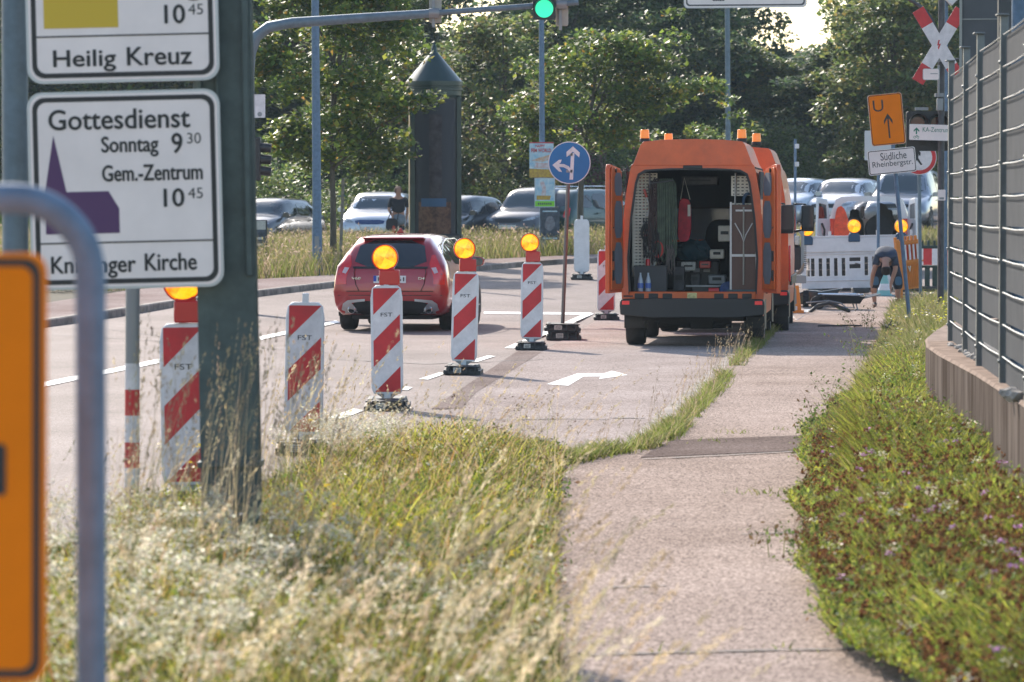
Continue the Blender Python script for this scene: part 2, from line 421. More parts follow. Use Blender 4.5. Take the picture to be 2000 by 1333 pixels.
cn = clump_noise(x, y, .5, 3); cn2 = clump_noise(x, y, .9, 8)
H = (.10 + .26 * rng.random(n) ** 1.3 + .09 * cn) * edge_h(x, y, vl, vr); H = np.clip(H, .05, .6)
C = pal(n, [(.035, .06, .012), (.09, .13, .014), (.22, .26, .018), (.38, .36, .04), (.44, .33, .12), (.17, .09, .03), (.30, .13, .03)], [2.8, 2.6, 3, 3, 3.2, 2.4, 1.0], .35)
C *= (1 + .3 * np.clip(cn2, -1, 1))[:, None]
v, c, _, _ = blades(P, H, .0028 + .004 * rng.random(n), .25 + .9 * rng.random(n), C, 3); Vs.append(v); Cs.append(c)
# broad leaves in the herb layer
k = rng.random(n) < .7
PL = P[k] + np.stack([rng.normal(0, .05, k.sum()), rng.normal(0, .05, k.sum()), H[k] * rng.uniform(.2, .85, k.sum())], 1)
v, c = cards(PL, rng.uniform(.016, .045, k.sum()), pal(k.sum(), [(.05, .085, .02), (.10, .14, .025), (.17, .17, .05), (.16, .09, .05), (.28, .24, .15)], [4, 4, 2, 1.4, 1.2])); Vs.append(v); Cs.append(c)
quads_obj('verge_grass', np.concatenate(Vs), np.concatenate(Cs), GRASS); bpy.data.objects['verge_grass']['kind'] = 'stuff'
# tall dry stems with seed heads
def plumes(P, H, lean, ldir, hl, hw, C, nh=14, w=.002):
    Vv, Cc = [], []
    v, c, tip, ld = blades(P, H, np.full(len(P), w), lean, C, 4, .7, ldir); Vv.append(v); Cc.append(c)
    n = len(P); d = ld * (lean * 1.3)[:, None] if np.ndim(lean) else ld * lean * 1.3; d = d + np.array([0, 0, .75]); d /= np.linalg.norm(d, axis=1)[:, None]
    for _ in range(nh):
        t = rng.random(n)[:, None]; q = tip + d * hl * (t - .4) + rng.normal(0, 1, (n, 3)) * hw * (1 - .8 * np.abs(t - .35))
        dd = d + rng.normal(0, .28, (n, 3)); dd /= np.linalg.norm(dd, axis=1)[:, None]; sd = np.cross(dd, rng.normal(0, 1, (n, 3))); sd /= np.linalg.norm(sd, axis=1)[:, None] + 1e-9
        s_ = rng.uniform(.014, .03, n)[:, None]; v = np.stack([q - dd * s_ * .5, q + sd * s_ * .13, q + dd * s_ * .5, q - sd * s_ * .13], 1); c = C * rng.uniform(.8, 1.25, (n, 1))
        Vv.append(v); Cc.append(c)
    return np.concatenate(Vv), np.concatenate(Cc)
Vs, Cs = [], []
straw = [(.46, .36, .2), (.40, .31, .18), (.52, .42, .26), (.33, .24, .13)]
x, y = sample(900, 12.8, 30.2, vl, vr); n = len(x); P = np.stack([x, y, np.full(n, .08)], 1)
v, c = plumes(P, rng.uniform(.4, .74, n), rng.uniform(.25, .95, n), .1, .12, .005, pal(n, straw)); Vs.append(v); Cs.append(c)
# bunch standing round the steel post and between the posts
n = 190; x = rng.uniform(-1.9, -.9, n); y = rng.uniform(19.3, 21.2, n); P = np.stack([x, y, np.full(n, .08)], 1)
v, c = plumes(P, rng.uniform(.65, 1.28, n), rng.uniform(.05, .35, n), .3, .16, .0045, pal(n, [(.34, .27, .17), (.27, .21, .14), (.42, .34, .2)])); Vs.append(v); Cs.append(c)
n = 95; x = rng.uniform(-1.75, -1.15, n); y = rng.uniform(27.5, 31.0, n); P = np.stack([x, y, np.full(n, .08)], 1)
v, c = plumes(P, rng.uniform(.35, .9, n), rng.uniform(.1, .5, n), .1, .15, .005, pal(n, straw)); Vs.append(v); Cs.append(c)
n = 36; x = rng.uniform(-1.1, .3, n); y = rng.uniform(26, 32.4, n); P = np.stack([x, y, np.full(n, .08)], 1)
v, c = plumes(P, rng.uniform(.55, .85, n), rng.uniform(.4, .95, n), .05, .15, .005, pal(n, straw)); Vs.append(v); Cs.append(c)
# long soft plumes close to the camera, leaning over the path
n = 46; x = rng.uniform(-.9, .22, n); y = rng.uniform(13.5, 19, n); P = np.stack([x, y, np.full(n, .08)], 1)
v, c = plumes(P, rng.uniform(.5, .82, n), rng.uniform(.5, 1.0, n), .15, .2, .007, pal(n, straw), 46, .0026); Vs.append(v); Cs.append(c)
n = 110; x = rng.uniform(-1.9, .2, n); y = 12.8 * 21 / (21 - rng.random(n) * 8.2); P = np.stack([x, y, np.full(n, .08)], 1)
v, c = plumes(P, rng.uniform(.34, .64, n), rng.uniform(.2, .95, n), .25, .24, .011, pal(n, [(.62, .50, .31), (.54, .43, .26), (.66, .55, .38)]), 85, .0028); Vs.append(v); Cs.append(c)
quads_obj('dry_grass', np.concatenate(Vs), np.concatenate(Cs), DRY)['kind'] = 'stuff'
# white fleabane, dark seed heads, a few yellow flowers
def heads(P, per, spread, size, cols, jit=.15, flat=.75):
    q = np.repeat(P, per, 0) + rng.normal(0, 1, (len(P) * per, 3)) * np.array([spread, spread, spread * (.5 if flat > .5 else 1)])
    return cards(q, rng.uniform(size * .6, size * 1.2, len(q)), pal(len(q), cols, None, jit), flat, .9)
Vs, Cs = [], []
def herb(n, x0, x1, y0, y1, h0, h1, per, spread, size, cols):
    x = rng.uniform(x0, x1, n); y = rng.uniform(y0, y1, n); a = np.interp(y, [t[0] for t in vl], [t[1] for t in vl]); b = np.interp(y, [t[0] for t in vr], [t[1] for t in vr])
    k = (x > a) & (x < b); x, y = x[k], y[k]; n = len(x)
    if not n: return
    h = rng.uniform(h0, h1, n); P = np.stack([x, y, np.full(n, .08)], 1)
    v, c, tip, _ = blades(P, h, np.full(n, .002), np.full(n, .25), pal(n, [(.12, .15, .04)]), 3); Vs.append(v); Cs.append(c)
    v, c = heads(tip, per, spread, size, cols); Vs.append(v); Cs.append(c)
WH = [(.85, .80, .66), (.75, .69, .52), (.55, .52, .34)]
herb(230, -2.4, -.8, 13, 19.5, .4, .6, 44, .032, .02, WH)
herb(130, -1.2, .1, 13, 18, .34, .52, 24, .024, .016, WH)
herb(60, -2.6, -1.5, 19.5, 25, .3, .55, 18, .025, .016, WH)
herb(200, -1.5, -.75, 28, 31, .3, .46, 18, .03, .017, WH)
herb(110, -.9, .2, 14, 19, .25, .5, 10, .025, .015, WH)
herb(170, -2.2, .3, 16, 33, .28, .5, 12, .02, .015, WH)
herb(180, -1.2, .4, 18, 33, .25, .5, 7, .02, .02, [(.09, .055, .035), (.13, .08, .05)])
herb(70, -2.2, .3, 15, 32, .3, .48, 8, .012, .018, [(.75, .55, .03)])
quads_obj('verge_flowers', np.concatenate(Vs), np.concatenate(Cs), PETAL)['kind'] = 'stuff'
# ---- right verge (clover, knapweed, umbels) between path and retaining wall
wl = [(12, 1.5), (17.2, 1.56), (19, 1.42), (21.7, 1.43), (27, 1.8), (32.6, 2.28), (41, 3.12), (48, 3.95), (54.8, 4.6), (62, 5.3), (70, 6.05), (78, 6.85)]
wr = [(12, 2.55), (24.3, 2.83), (28.8, 3.04), (32.8, 3.17), (36, 3.4), (41, 4.05), (43.5, 4.75), (52, 5.6), (60, 6.6), (78, 8.4)]
mb = MB(); vs, fs = [], []; yy = np.arange(12, 80, 1.5)
for y in yy:
    a, b = lerp(wl, y) + .16, lerp(wr, y) + .4
    for i in range(5): vs.append((a + (b - a) * i / 4, y, zt(y) + .022 + (.0, .07, .1, .1, .1)[i]))
for j in range(len(yy) - 1): fs += [(j * 5 + i, j * 5 + i + 1, j * 5 + 6 + i, j * 5 + 5 + i) for i in range(4)]
mb.add(vs, fs, M_SOIL); mb.build('verge_soil', fixn=False)['kind'] = 'structure'
Vs, Cs = [], []
wl2 = [(a_, b_ - (.06 if a_ < 18.5 else .03)) for a_, b_ in wl]; x, y = sample(112000, 13, 44, wl2, wr); n = len(x); P = np.stack([x, y, np.full(n, .1)], 1)
cn = clump_noise(x, y, .4, 13); cn2 = clump_noise(x, y, .8, 28); eh = edge_h(x, y, wl2, [(t[0], t[1] + .6) for t in wr])
x = x + .13 * clump_noise(y, y * 0, .35, 91) * (1.1 - eh); P[:, 0] = x
H = np.clip((.14 + .17 * rng.random(n) + .07 * cn) * eh + .16 * np.clip((y - 22) / 8, 0, 1) * (x > np.interp(y, [t[0] for t in wl], [t[1] for t in wl]) + .35), .05, .5)
C = pal(n, [(.06, .095, .016), (.18, .23, .025), (.36, .36, .045), (.26, .21, .07), (.12, .07, .035)], [3, 4, 2.6, 1.8, 1.4]) * (1 + .25 * np.clip(cn2, -1, 1))[:, None]
v, c, _, _ = blades(P, H, .0035 + .003 * rng.random(n), .4 + .5 * rng.random(n), C, 3); Vs.append(v); Cs.append(c)
k = rng.random(n) < .75; m_ = k.sum()
PL = P[k] + np.stack([rng.normal(0, .04, m_), rng.normal(0, .04, m_), H[k] * rng.uniform(.2, 1, m_)], 1)
v, c = cards(PL, rng.uniform(.018, .042, m_), pal(m_, [(.05, .09, .018), (.11, .17, .025), (.25, .28, .045), (.12, .065, .03)], [3, 4, 2.4, 1.8]), .3); Vs.append(v); Cs.append(c)
x, y = sample(30000, 44, 78, wl, wr); n = len(x); P = np.stack([x, y, np.array([zt(q) + .05 for q in y])], 1)
H = np.clip(.12 + .3 * rng.random(n) * edge_h(x, y, wl, wr), .06, .5)
v, c, _, _ = blades(P, H, np.full(n, .009), .4 + .4 * rng.random(n), pal(n, [(.09, .12, .025), (.15, .17, .035), (.2, .18, .07), (.28, .23, .12)]), 2); Vs.append(v); Cs.append(c)
quads_obj('verge_herbs', np.concatenate(Vs), np.concatenate(Cs), GRASS)['kind'] = 'stuff'
Vs, Cs = [], []
def rherb(n, y0, y1, h0, h1, per, spread, size, cols, inset=0, stem=(.12, .13, .04), flat=.75):
    x, y = sample(n, y0, y1, wl, wr); a = np.interp(y, [t[0] for t in wl], [t[1] for t in wl]); k = x > a + inset; x, y = x[k], y[k]; n = len(x)
    h = rng.uniform(h0, h1, n) * np.clip((x - a[k]) / .4, .35, 1); P = np.stack([x, y, np.full(n, .1) + np.array([zt(q) for q in y])], 1)
    v, c, tip, _ = blades(P, h, np.full(n, .002), np.full(n, .3), pal(n, [stem]), 3); Vs.append(v); Cs.append(c)
    v, c = heads(tip, per, spread, size, cols, .15, flat); Vs.append(v); Cs.append(c)
rherb(2300, 13, 33, .22, .42, 12, .0085, .018, [(.105, .045, .02), (.16, .07, .028), (.075, .035, .018)], flat=.0)
rherb(500, 31, 43, .2, .4, 6, .009, .02, [(.10, .05, .03), (.15, .09, .05)])
rherb(90, 13, 34, .24, .42, 14, .012, .02, [(.5, .24, .5), (.55, .32, .55)])
rherb(150, 13, 42, .16, .32, 8, .009, .016, [(.8, .65, .02)])
rherb(50, 13.5, 42, .3, .46, 24, .026, .018, WH)
rherb(120, 50, 78, .15, .4, 6, .03, .04, [(.75, .7, .05), (.7, .66, .5)])
# loose, leafy plants leaning out over the path
for (cx_, cy_, nn, hh) in ((2.52, 34.5, 60, .42), (2.95, 38, 34, .6), (2.45, 32.5, 46, .36), (4.1, 50, 16, .7), (4.45, 54, 20, .3), (1.6, 23.2, 24, .22), (5.35, 66, 16, .5)):
    x = cx_ + rng.normal(0, .12, nn); y = cy_ + rng.normal(0, .5, nn); P = np.stack([x, y, np.full(nn, .05)], 1)
    v, c, tip, ld = blades(P, rng.uniform(.4, 1, nn) * hh, np.full(nn, .003), rng.uniform(.3, .9, nn), pal(nn, [(.1, .12, .04), (.12, .09, .05)]), 4); Vs.append(v); Cs.append(c)
    for q in range(10):
        t = rng.uniform(.15, 1, nn)[:, None]; pp = P * (1 - t) + tip * t + rng.normal(0, .03, (nn, 3))
        v, c = cards(pp, rng.uniform(.02, .045, nn), pal(nn, [(.06, .10, .025), (.1, .14, .04), (.12, .08, .04)])); Vs.append(v); Cs.append(c)
quads_obj('verge_flowers', np.concatenate(Vs), np.concatenate(Cs), PETAL)['kind'] = 'stuff'
# ---- weeds along the kerb between lane and path
Vs, Cs = [], []
ln = [gnd(*p) for p in ((1065, 917), (1120, 908), (1180, 893), (1240, 886), (1290, 868), (1330, 835), (1370, 793), (1400, 762), (1440, 712), (1475, 680), (1500, 655), (1530, 630))]
for a, b in zip(ln[:-1], ln[1:]):
    L_ = (b - a).length; n = int(L_ * (900 if a.y < 35 else 330)); t = rng.random(n); cl = (clump_noise(a.y + t * L_, t * 0, .25, 77) > (-.9 if a.y < 36 else .05)); t = t[cl]; n = len(t)
    P = np.stack([a.x + (b.x - a.x) * t + rng.normal(0, .045, n), a.y + (b.y - a.y) * t + rng.normal(0, .12, n), np.full(n, .01)], 1)
    v, c, _, _ = blades(P, rng.uniform(.04, .17, n), rng.uniform(.003, .006, n), rng.uniform(.4, 1.1, n), pal(n, [(.14, .19, .03), (.2, .21, .05), (.26, .22, .1), (.1, .13, .03)]), 3); Vs.append(v); Cs.append(c)
    n = int(L_ * 9); t = rng.random(n); P = np.stack([a.x + (b.x - a.x) * t + rng.normal(-.1, .12, n), a.y + (b.y - a.y) * t + rng.normal(0, .25, n), np.full(n, .01)], 1)
    v, c = plumes(P, rng.uniform(.15, .4, n), rng.uniform(.1, .5, n), .2, .07, .006, pal(n, [(.2, .15, .1), (.3, .24, .15)]), 7); Vs.append(v); Cs.append(c)
for px, py, n in ((1480, 970, 26), (1530, 968, 26), (1560, 972, 20), (1300, 1287, 12), (1540, 1281, 10), (1440, 850, 20), (1530, 846, 12), (1390, 868, 20)):
    g = gnd(px, py); P = np.stack([g.x + rng.normal(0, .08, n), g.y + rng.normal(0, .12, n), np.full(n, .02)], 1)
    v, c, _, _ = blades(P, rng.uniform(.02, .06, n), np.full(n, .005), rng.uniform(.5, 1.2, n), pal(n, [(.12, .15, .04), (.2, .2, .07)]), 2); Vs.append(v); Cs.append(c)
quads_obj('kerb_weeds', np.concatenate(Vs), np.concatenate(Cs), GRASS)['kind'] = 'stuff'
# ---- far verge in front of the parked cars, and the meadow behind the site
Vs, Cs = [], []
n = 90000; y = rng.uniform(86, 119, n); x = rng.uniform(-16, 17, n)
k = (x < np.interp(y, [t[0] for t in vt], [t[1] for t in vt]) - .1); x, y = x[k], y[k]; n = len(x)
z = np.array([zt(q) for q in y]); P = np.stack([x, y, z], 1); cn = clump_noise(x, y, 1.3, 41)
H = np.clip(.42 + .32 * rng.random(n) + .12 * cn, .2, 1)
C = pal(n, [(.12, .14, .03), (.18, .18, .05), (.26, .2, .1), (.3, .22, .14), (.1, .12, .03)], [3, 3, 3, 2, 2])
v, c, tip, _ = blades(P, H, rng.uniform(.008, .016, n), .25 + .3 * rng.random(n), C, 2); Vs.append(v); Cs.append(c)
k = rng.random(n) < .22; v, c = cards(tip[k], rng.uniform(.05, .12, k.sum()), pal(k.sum(), [(.32, .23, .18), (.4, .3, .22), (.28, .24, .1)]), 0, .4); Vs.append(v); Cs.append(c)
quads_obj('far_verge_grass', np.concatenate(Vs), np.concatenate(Cs), GRASS)['kind'] = 'stuff'
Vs, Cs = [], []
n = 26000; y = rng.uniform(109, 124, n); x = rng.uniform(3.5, 16, n); k = (y > 111 + (x < 7) * 4); x, y = x[k], y[k]; n = len(x)
P = np.stack([x, y, np.array([zt(q) for q in y])], 1)
v, c, tip, _ = blades(P, .3 + .4 * rng.random(n), rng.uniform(.01, .018, n), .25 + .3 * rng.random(n), pal(n, [(.16, .17, .05), (.28, .22, .12), (.2, .2, .06)]), 2); Vs.append(v); Cs.append(c)
n = 16000; y = rng.uniform(132, 160, n); x = rng.uniform(-20, 4, n); P = np.stack([x, y, np.array([zt(q) for q in y])], 1)
v, c, tip, _ = blades(P, .2 + .3 * rng.random(n), rng.uniform(.02, .03, n), .25 + .3 * rng.random(n), pal(n, [(.12, .2, .03), (.16, .24, .04)]), 2); Vs.append(v); Cs.append(c)
quads_obj('meadow_grass', np.concatenate(Vs), np.concatenate(Cs), GRASS)['kind'] = 'stuff'
# ================================================================ retaining wall and fence
M_CONC = mat('stained concrete', (.20, .165, .145), .9, spec=0, var=.35, scale=2.4, bump=.5, col2=(.082, .064, .054), stretch=(1.6, 1.6, .28))
M_CAP = mat('concrete cap', (.30, .235, .195), .9, var=.3, scale=5, bump=.4, spec=0)
WALL = [(2.45, 17), (2.86, 24.3), (3.07, 28.8), (3.2, 32.6), (3.3, 34.6), (3.46, 36.4), (3.75, 38.6), (4.1, 41), (4.5, 42.6), (5.2, 43.6)]
mb = MB(); vs, fs = [], []
for i, p in enumerate(WALL):
    a, b = Vector(WALL[max(i - 1, 0)]), Vector(WALL[min(i + 1, len(WALL) - 1)]); d = (b - a).normalized(); nn = Vector((d.y, -d.x))
    for o_, z in ((0, -.05), (0, .785), (.015, .8), (.26, .8), (.26, -.05)):
        q = Vector(p) + nn * o_; vs.append((q.x, q.y, z))
for i in range(len(WALL) - 1): fs += [(5 * i + k, 5 * i + 5 + k, 5 * i + 6 + k, 5 * i + 1 + k) for k in range(4)]
fs += [tuple(range(5)), tuple(range(5 * len(WALL) - 5, 5 * len(WALL)))]
wallo = thing('retaining_wall', 'low stained concrete retaining wall curving below the grey fence', 'wall', (0, 0, 0))
mb.add(vs, fs, M_CONC); mb.build('wall', wallo, bevel=.01)
vs, fs = [], []
for i, p in enumerate(WALL):
    a, b = Vector(WALL[max(i - 1, 0)]), Vector(WALL[min(i + 1, len(WALL) - 1)]); d = (b - a).normalized(); nn = Vector((d.y, -d.x))
    for o_, z in ((-.004, .785), (.012, .806), (.262, .806)):
        q = Vector(p) + nn * o_; vs.append((q.x, q.y, z))
for i in range(len(WALL) - 1): fs += [(3 * i + k, 3 * i + 3 + k, 3 * i + 4 + k, 3 * i + 1 + k) for k in range(2)]
mb = MB(); mb.add(vs, fs, M_CAP); mb.build('coping', wallo)
vs = []; fs = []
for i, p in enumerate(WALL[1:]): vs += [(p[0] + .27, p[1] - .1, .73), (p[0] + 3.0, p[1] - .1, .73)]
for i in range(len(WALL) - 2): fs.append((2 * i, 2 * i + 1, 2 * i + 3, 2 * i + 2))
mb = MB(); mb.add(vs, fs, mat('gravel fill', (.13, .12, .11), .95, var=.5, scale=25, bump=1)); mb.build('gravel_bed', fixn=False)['kind'] = 'structure'
M_STONE = mat('pale stone', (.38, .35, .32), .9, var=.4, scale=14, bump=.6)
rs = random.Random(4)
def stone(c, s, label, group=None):
    mb = MB(); bm = bmesh.new(); bmesh.ops.create_icosphere(bm, subdivisions=2, radius=1)
    k = Vector((rs.uniform(.8, 1.3), rs.uniform(.8, 1.2), rs.uniform(.5, .8))) * s
    for v in bm.verts: v.co = Vector((v.co.x * k.x, v.co.y * k.y, v.co.z * k.z)) * rs.uniform(.82, 1.15)
    mb.add([v.co for v in bm.verts], [[v.index for v in f.verts] for f in bm.faces], M_STONE); bm.free()
    o = mb.build('stone', loc=(c[0], c[1], c[2] + s * .45), smooth=25); tag(o, label, 'stone', group); return o
for i in range(24):
    t = i / 23; Y = 34.6 - 8.3 * t; stone((lerp([(24.3, 2.86), (28.8, 3.07), (32.6, 3.2), (34.6, 3.3)], Y) + .2 + rs.uniform(-.03, .05), Y, .8), rs.uniform(.025, .05), 'small grey rubble stone lying on the wall top under the fence', 'rubble stones along the wall top')
stone((at(1972, 785, 25.2).x, 25.2, .8), .05, 'larger pale rubble stone on the wall top at the near end of the fence')
stone((at(1990, 778, 24.6).x, 24.8, .8), .055, 'largest brownish stone slab on the wall top at the frame edge')
M_FP = mat('fence post green grey', (.15, .165, .17), .45, .3, var=.1, scale=20)
M_PANEL = mat('grey privacy strip', (.072, .077, .087), .75, spec=.05, var=.12, scale=3)
M_WIRE = mat('fence wire', (.24, .25, .25), .4, .5)
fence = thing('mesh_fence', 'tall grey mesh fence with opaque privacy strips on the concrete wall', 'fence', (0, 0, 0))
FP = [(3.53 + .06, 35.6), (3.40, 32.6), (3.225, 30.0), (3.06, 27.1), (2.9, 24.4), (2.75, 21.6)]
FZ0, FZ1 = .74, 3.04
for i, (x, y) in enumerate(FP):
    mb = MB(); mb.box((0, 0, (FZ1 + FZ0) / 2), (.05, .05, FZ1 - FZ0 + .1), M_FP)
    mb.box((-.012, 0, FZ1 + .055), (.075, .12, .012), M_FP)
    for k in range(4): mb.cyl((-.035, 0, FZ0 + .2 + k * .62), (-.01, 0, FZ0 + .2 + k * .62), .012, M_WIRE, n=8)
    mb.build('post', fence, loc=(x, y, 0), bevel=.004)
for (a, b) in zip(FP[:-1], FP[1:]):
    A, B = Vector((*a, 0)), Vector((*b, 0)); d = (B - A).normalized(); nl = Vector((d.y, -d.x, 0))
    if nl.x > 0: nl = -nl
    mb = MB()
    p, q = A + d * .04 - nl * .012, B - d * .04 - nl * .012
    n_ = 8
    for k in range(11):
        z0, z1 = FZ0 + .03 + k * .2 + .012, FZ0 + .03 + k * .2 + .192
        mb.add([(*p.xy, z0), (*q.xy, z0), (*q.xy, z1), (*p.xy, z1), (p.x + .004, p.y, z0), (q.x + .004, q.y, z0), (q.x + .004, q.y, z1), (p.x + .004, p.y, z1)], [(0, 1, 2, 3), (7, 6, 5, 4), (0, 4, 5, 1), (3, 2, 6, 7)], M_PANEL)
    mb.build('privacy_strip', fence, smooth=0)
    mb = MB()
    for k in range(12):
        z = FZ0 + .03 + k * .2
        p, q = A + d * .03 + nl * .006, B - d * .03 + nl * .006
        mb.tube([(*p.xy, z + .0), (*(p.lerp(q, .5)).xy, z - .006), (*q.xy, z)], .0045, M_WIRE, n=6)
    mb.build('wire_mesh', fence)
# dark metal shed and galvanised post behind the fence
M_SHED = mat('dark cladding', (.075, .082, .095), .5, .2, var=.1, scale=2)
a, b = at(1876, 300, 47), at(1952, 300, 47)
shed = thing('metal_shed', 'dark blue grey clad shed rising behind the fence', 'shed', (a.x, 47, 0), R(-9))
b = b - a; a = Vector((0, 0, 0))
mb = MB(); mb.box(((a.x + b.x) / 2, 1.3, 2.6), (b.x - a.x, 2.6, 5.2), M_SHED); mb.build('wall', shed, bevel=.01)
mb = MB(); mb.box(((a.x + b.x) / 2, -.006, at(0, 38, 47).z), (b.x - a.x, .012, .012), M_WIRE); mb.box((a.x, -.018, 2.6), (.03, .03, 5.2), M_WIRE); mb.build('trim', shed)
mb = MB(); mb.box((at(1966, 0, 46).x, 46.1, 2.6), (.16, .16, 5.2), mat('dark steel', (.04, .045, .05), .5)); tag(mb.build('steel_column', bevel=.01), 'dark steel column beside the shed behind the fence', 'column')
M_GALV = mat('galvanised steel', (.115, .18, .265), .65, 0, var=.18, scale=14)
mb = MB(); mb.cyl((at(1990, 0, 30).x, 30, .7), (at(1990, 0, 30).x, 30, 4.2), .05, M_GALV); tag(mb.build('steel_pole'), 'galvanised round pole standing behind the fence at the frame edge', 'pole')
# ================================================================ SIGNS, BEACONS
M_WHITE = mat('white reflective film', (.66, .64, .65), .45, var=.14, scale=7)
M_SIGNW = mat('weathered sign white', (.84, .74, .71), .5, var=.06, scale=2.5)
M_BLACK = mat('sign black', (.018, .018, .02), .5)
M_ALU = mat('sign edge aluminium', (.45, .46, .48), .4, .6)
M_RED = mat('red reflective film', (.52, .022, .028), .45, var=.15, scale=6)
M_ORANGE = mat('orange sign film', (.80, .205, .006), .75, var=.06, scale=3, spec=.15)
M_BLUE = mat('blue sign film', (.005, .135, .36), .4, var=.06, scale=4)
M_VIOLET = mat('violet', (.085, .03, .11), .5)
M_OCHRE = mat('ochre', (.62, .42, .03), .5)
M_GREEN_ST = mat('green painted steel', (.060, .085, .085), .5, .1, var=.25, scale=7, bump=.1)
M_BLUEGREY = mat('blue grey painted steel', (.125, .175, .215), .5, .2, var=.15, scale=9)
M_RUBBER = mat('recycled black plastic', (.03, .032, .034), .6, var=.35, scale=16, bump=.3)
M_LBL = mat('faded label', (.5, .49, .45), .7, var=.3, scale=50)
M_PLW = mat('white plastic', (.66, .66, .67), .45, var=.08, scale=8)
M_GREYM = mat('grey metal back', (.25, .26, .27), .5, .4)
Y_S = 21.5; k_ = S(Y_S)
def px2(px, py, cx, cy, Y): return ((px - cx) / S(Y), (cy - py) / S(Y))
# church service signs
def church(y_top, y_bot, xl, xr, label, deco, roll=R(-1.35)):
    cx, cy = (xl + xr) / 2, (y_top + y_bot) / 2
    p = at(cx, cy, Y_S); t = thing('church_sign', label, 'sign', p, tilt=roll)
    w_, h_ = (xr - xl) / 2 / k_, (y_bot - y_top) / 2 / k_
    mb = MB(); mb.plate(rrect(-w_, -h_, w_, h_, .075), 0, .025, M_ALU)
    i = .012; mb.plate(rrect(-w_ + i, -h_ + i, w_ - i, h_ - i, .068), -.0015, None, M_SIGNW)
    i = .026; j = .05; mb.plate(rrect(-w_ + i, -h_ + i, w_ - i, h_ - i, .06), -.003, None, M_BLACK, holes=[rrect(-w_ + j, -h_ + j, w_ - j, h_ - j, .045)])
    for sx in (-.6, .6):
        mb.box((w_ * sx, .034, h_ * .5), (.05, .018, .06), M_GREYM); mb.box((w_ * sx, .034, -h_ * .5), (.05, .018, .06), M_GREYM)
    mb.build('panel', t, fixn=True)
    q = lambda a, b: ((a - cx) / k_, (cy - b) / k_)
    deco(t, q, w_, h_)
    return t
def txt(t, s, q, x0, y0, x1, y1, m=None, b=.015):
    a = q(x0, y1); c = q(x1, y0); mb = MB()
    for i, (u, v) in enumerate(((0, 0), (-1, 0), (1, 0), (0, 1), (0, -1)) if b else ((0, 0),)): mb.text(s, a[0] + u * .0026, a[1] + v * .0022, c[0] + u * .0026, c[1] + v * .0022, -.0035 - .00015 * i, m or M_BLACK, bold=0)
    mb.build('lettering', t, fixn=False, smooth=0)
def d_low(t, q, w_, h_):
    txt(t, 'Gottesdienst', q, 99, 213, 374, 252); txt(t, 'Sonntag', q, 201, 267, 311, 307); txt(t, '9', q, 338, 263, 358, 302)
    txt(t, '30', q, 368, 263, 395, 284, b=.0); txt(t, 'Gem.-Zentrum', q, 201, 323, 396, 354); txt(t, '10', q, 320, 371, 359, 406); txt(t, '45', q, 367, 370, 396, 391, b=.0)
    txt(t, 'Knielinger', q, 97, 499, 261, 542); txt(t, 'Kirche', q, 280, 497, 380, 530)
    mb = MB(); a = q(66, 473)[1]; mb.box((0, -.003, a), (w_ * 2 - .1, .001, .008), M_BLACK); mb.build('divider', t)
    mb = MB(); mb.plate([q(*p) for p in ((88, 455), (88, 373), (107, 262), (130, 373), (212, 373), (232, 407), (232, 455))], -.0035, None, M_VIOLET); mb.build('church_symbol', t)
church(178, 564, 57, 433, 'lower white church service sign with a violet church symbol on the green post', d_low)
def d_up(t, q, w_, h_):
    txt(t, '10', q, 320, 12, 359, 48); txt(t, '45', q, 366, 11, 395, 32, b=.0); txt(t, 'Sonntag', q, 196, -36, 390, 4)
    txt(t, 'Heilig', q, 101, 96, 222, 138); txt(t, 'Kreuz', q, 245, 93, 370, 128)
    mb = MB(); mb.box((0, -.003, q(0, 69)[1]), (w_ * 2 - .1, .001, .008), M_BLACK); mb.build('divider', t)
    mb = MB(); mb.plate([q(*p) for p in ((84, 53), (84, -60), (156, -110), (229, -60), (229, 53))], -.0035, None, M_OCHRE); mb.build('church_symbol', t)
church(-225, 160, 49, 424, 'upper white church service sign with an ochre symbol, cut by the frame top', d_up)
# beam post, left post
t = thing('sign_post', 'thick dark green steel beam post carrying the church signs', 'post', (at(455, 600, Y_S + .22).x, Y_S + .22, 0), tilt=R(-1.0))
W_ = 116 / k_ / 2
mb = MB(); mb.box((0, -.07, 2.2), (2 * W_, .02, 4.4), M_GREEN_ST); mb.box((0, .07, 2.2), (2 * W_, .02, 4.4), M_GREEN_ST); mb.box((0, 0, 2.2), (.014, .12, 4.4), M_GREEN_ST); mb.build('beam', t, bevel=.003)
mb = MB(); zc = at(0, 540, Y_S).z
for x in (-W_ + .028, W_ - .03): mb.box((x, -.10, (zc + 4.4) / 2), (.03, .04, 4.4 - zc), M_GREEN_ST)
mb.box((-W_ + .12, -.096, (zc + 4.4) / 2), (.012, .03, 4.4 - zc), M_GREEN_ST); mb.build('rail', t, bevel=.003)
mb = MB(); mb.box((0, 0, .62), (2 * W_ + .03, .2, .03), M_GREEN_ST); mb.box((0, 0, .02), (.5, .4, .04), M_GREEN_ST); mb.build('base_plate', t, bevel=.004)
mb = MB(); mb.cyl((0, 0, 0), (0, 0, 4.4), .066, M_BLUEGREY, n=24); tag(mb.build('sign_post', loc=(at(30, 400, Y_S + .3).x, Y_S + .3, 0)), 'round blue grey post at the left edge of the church signs', 'post')
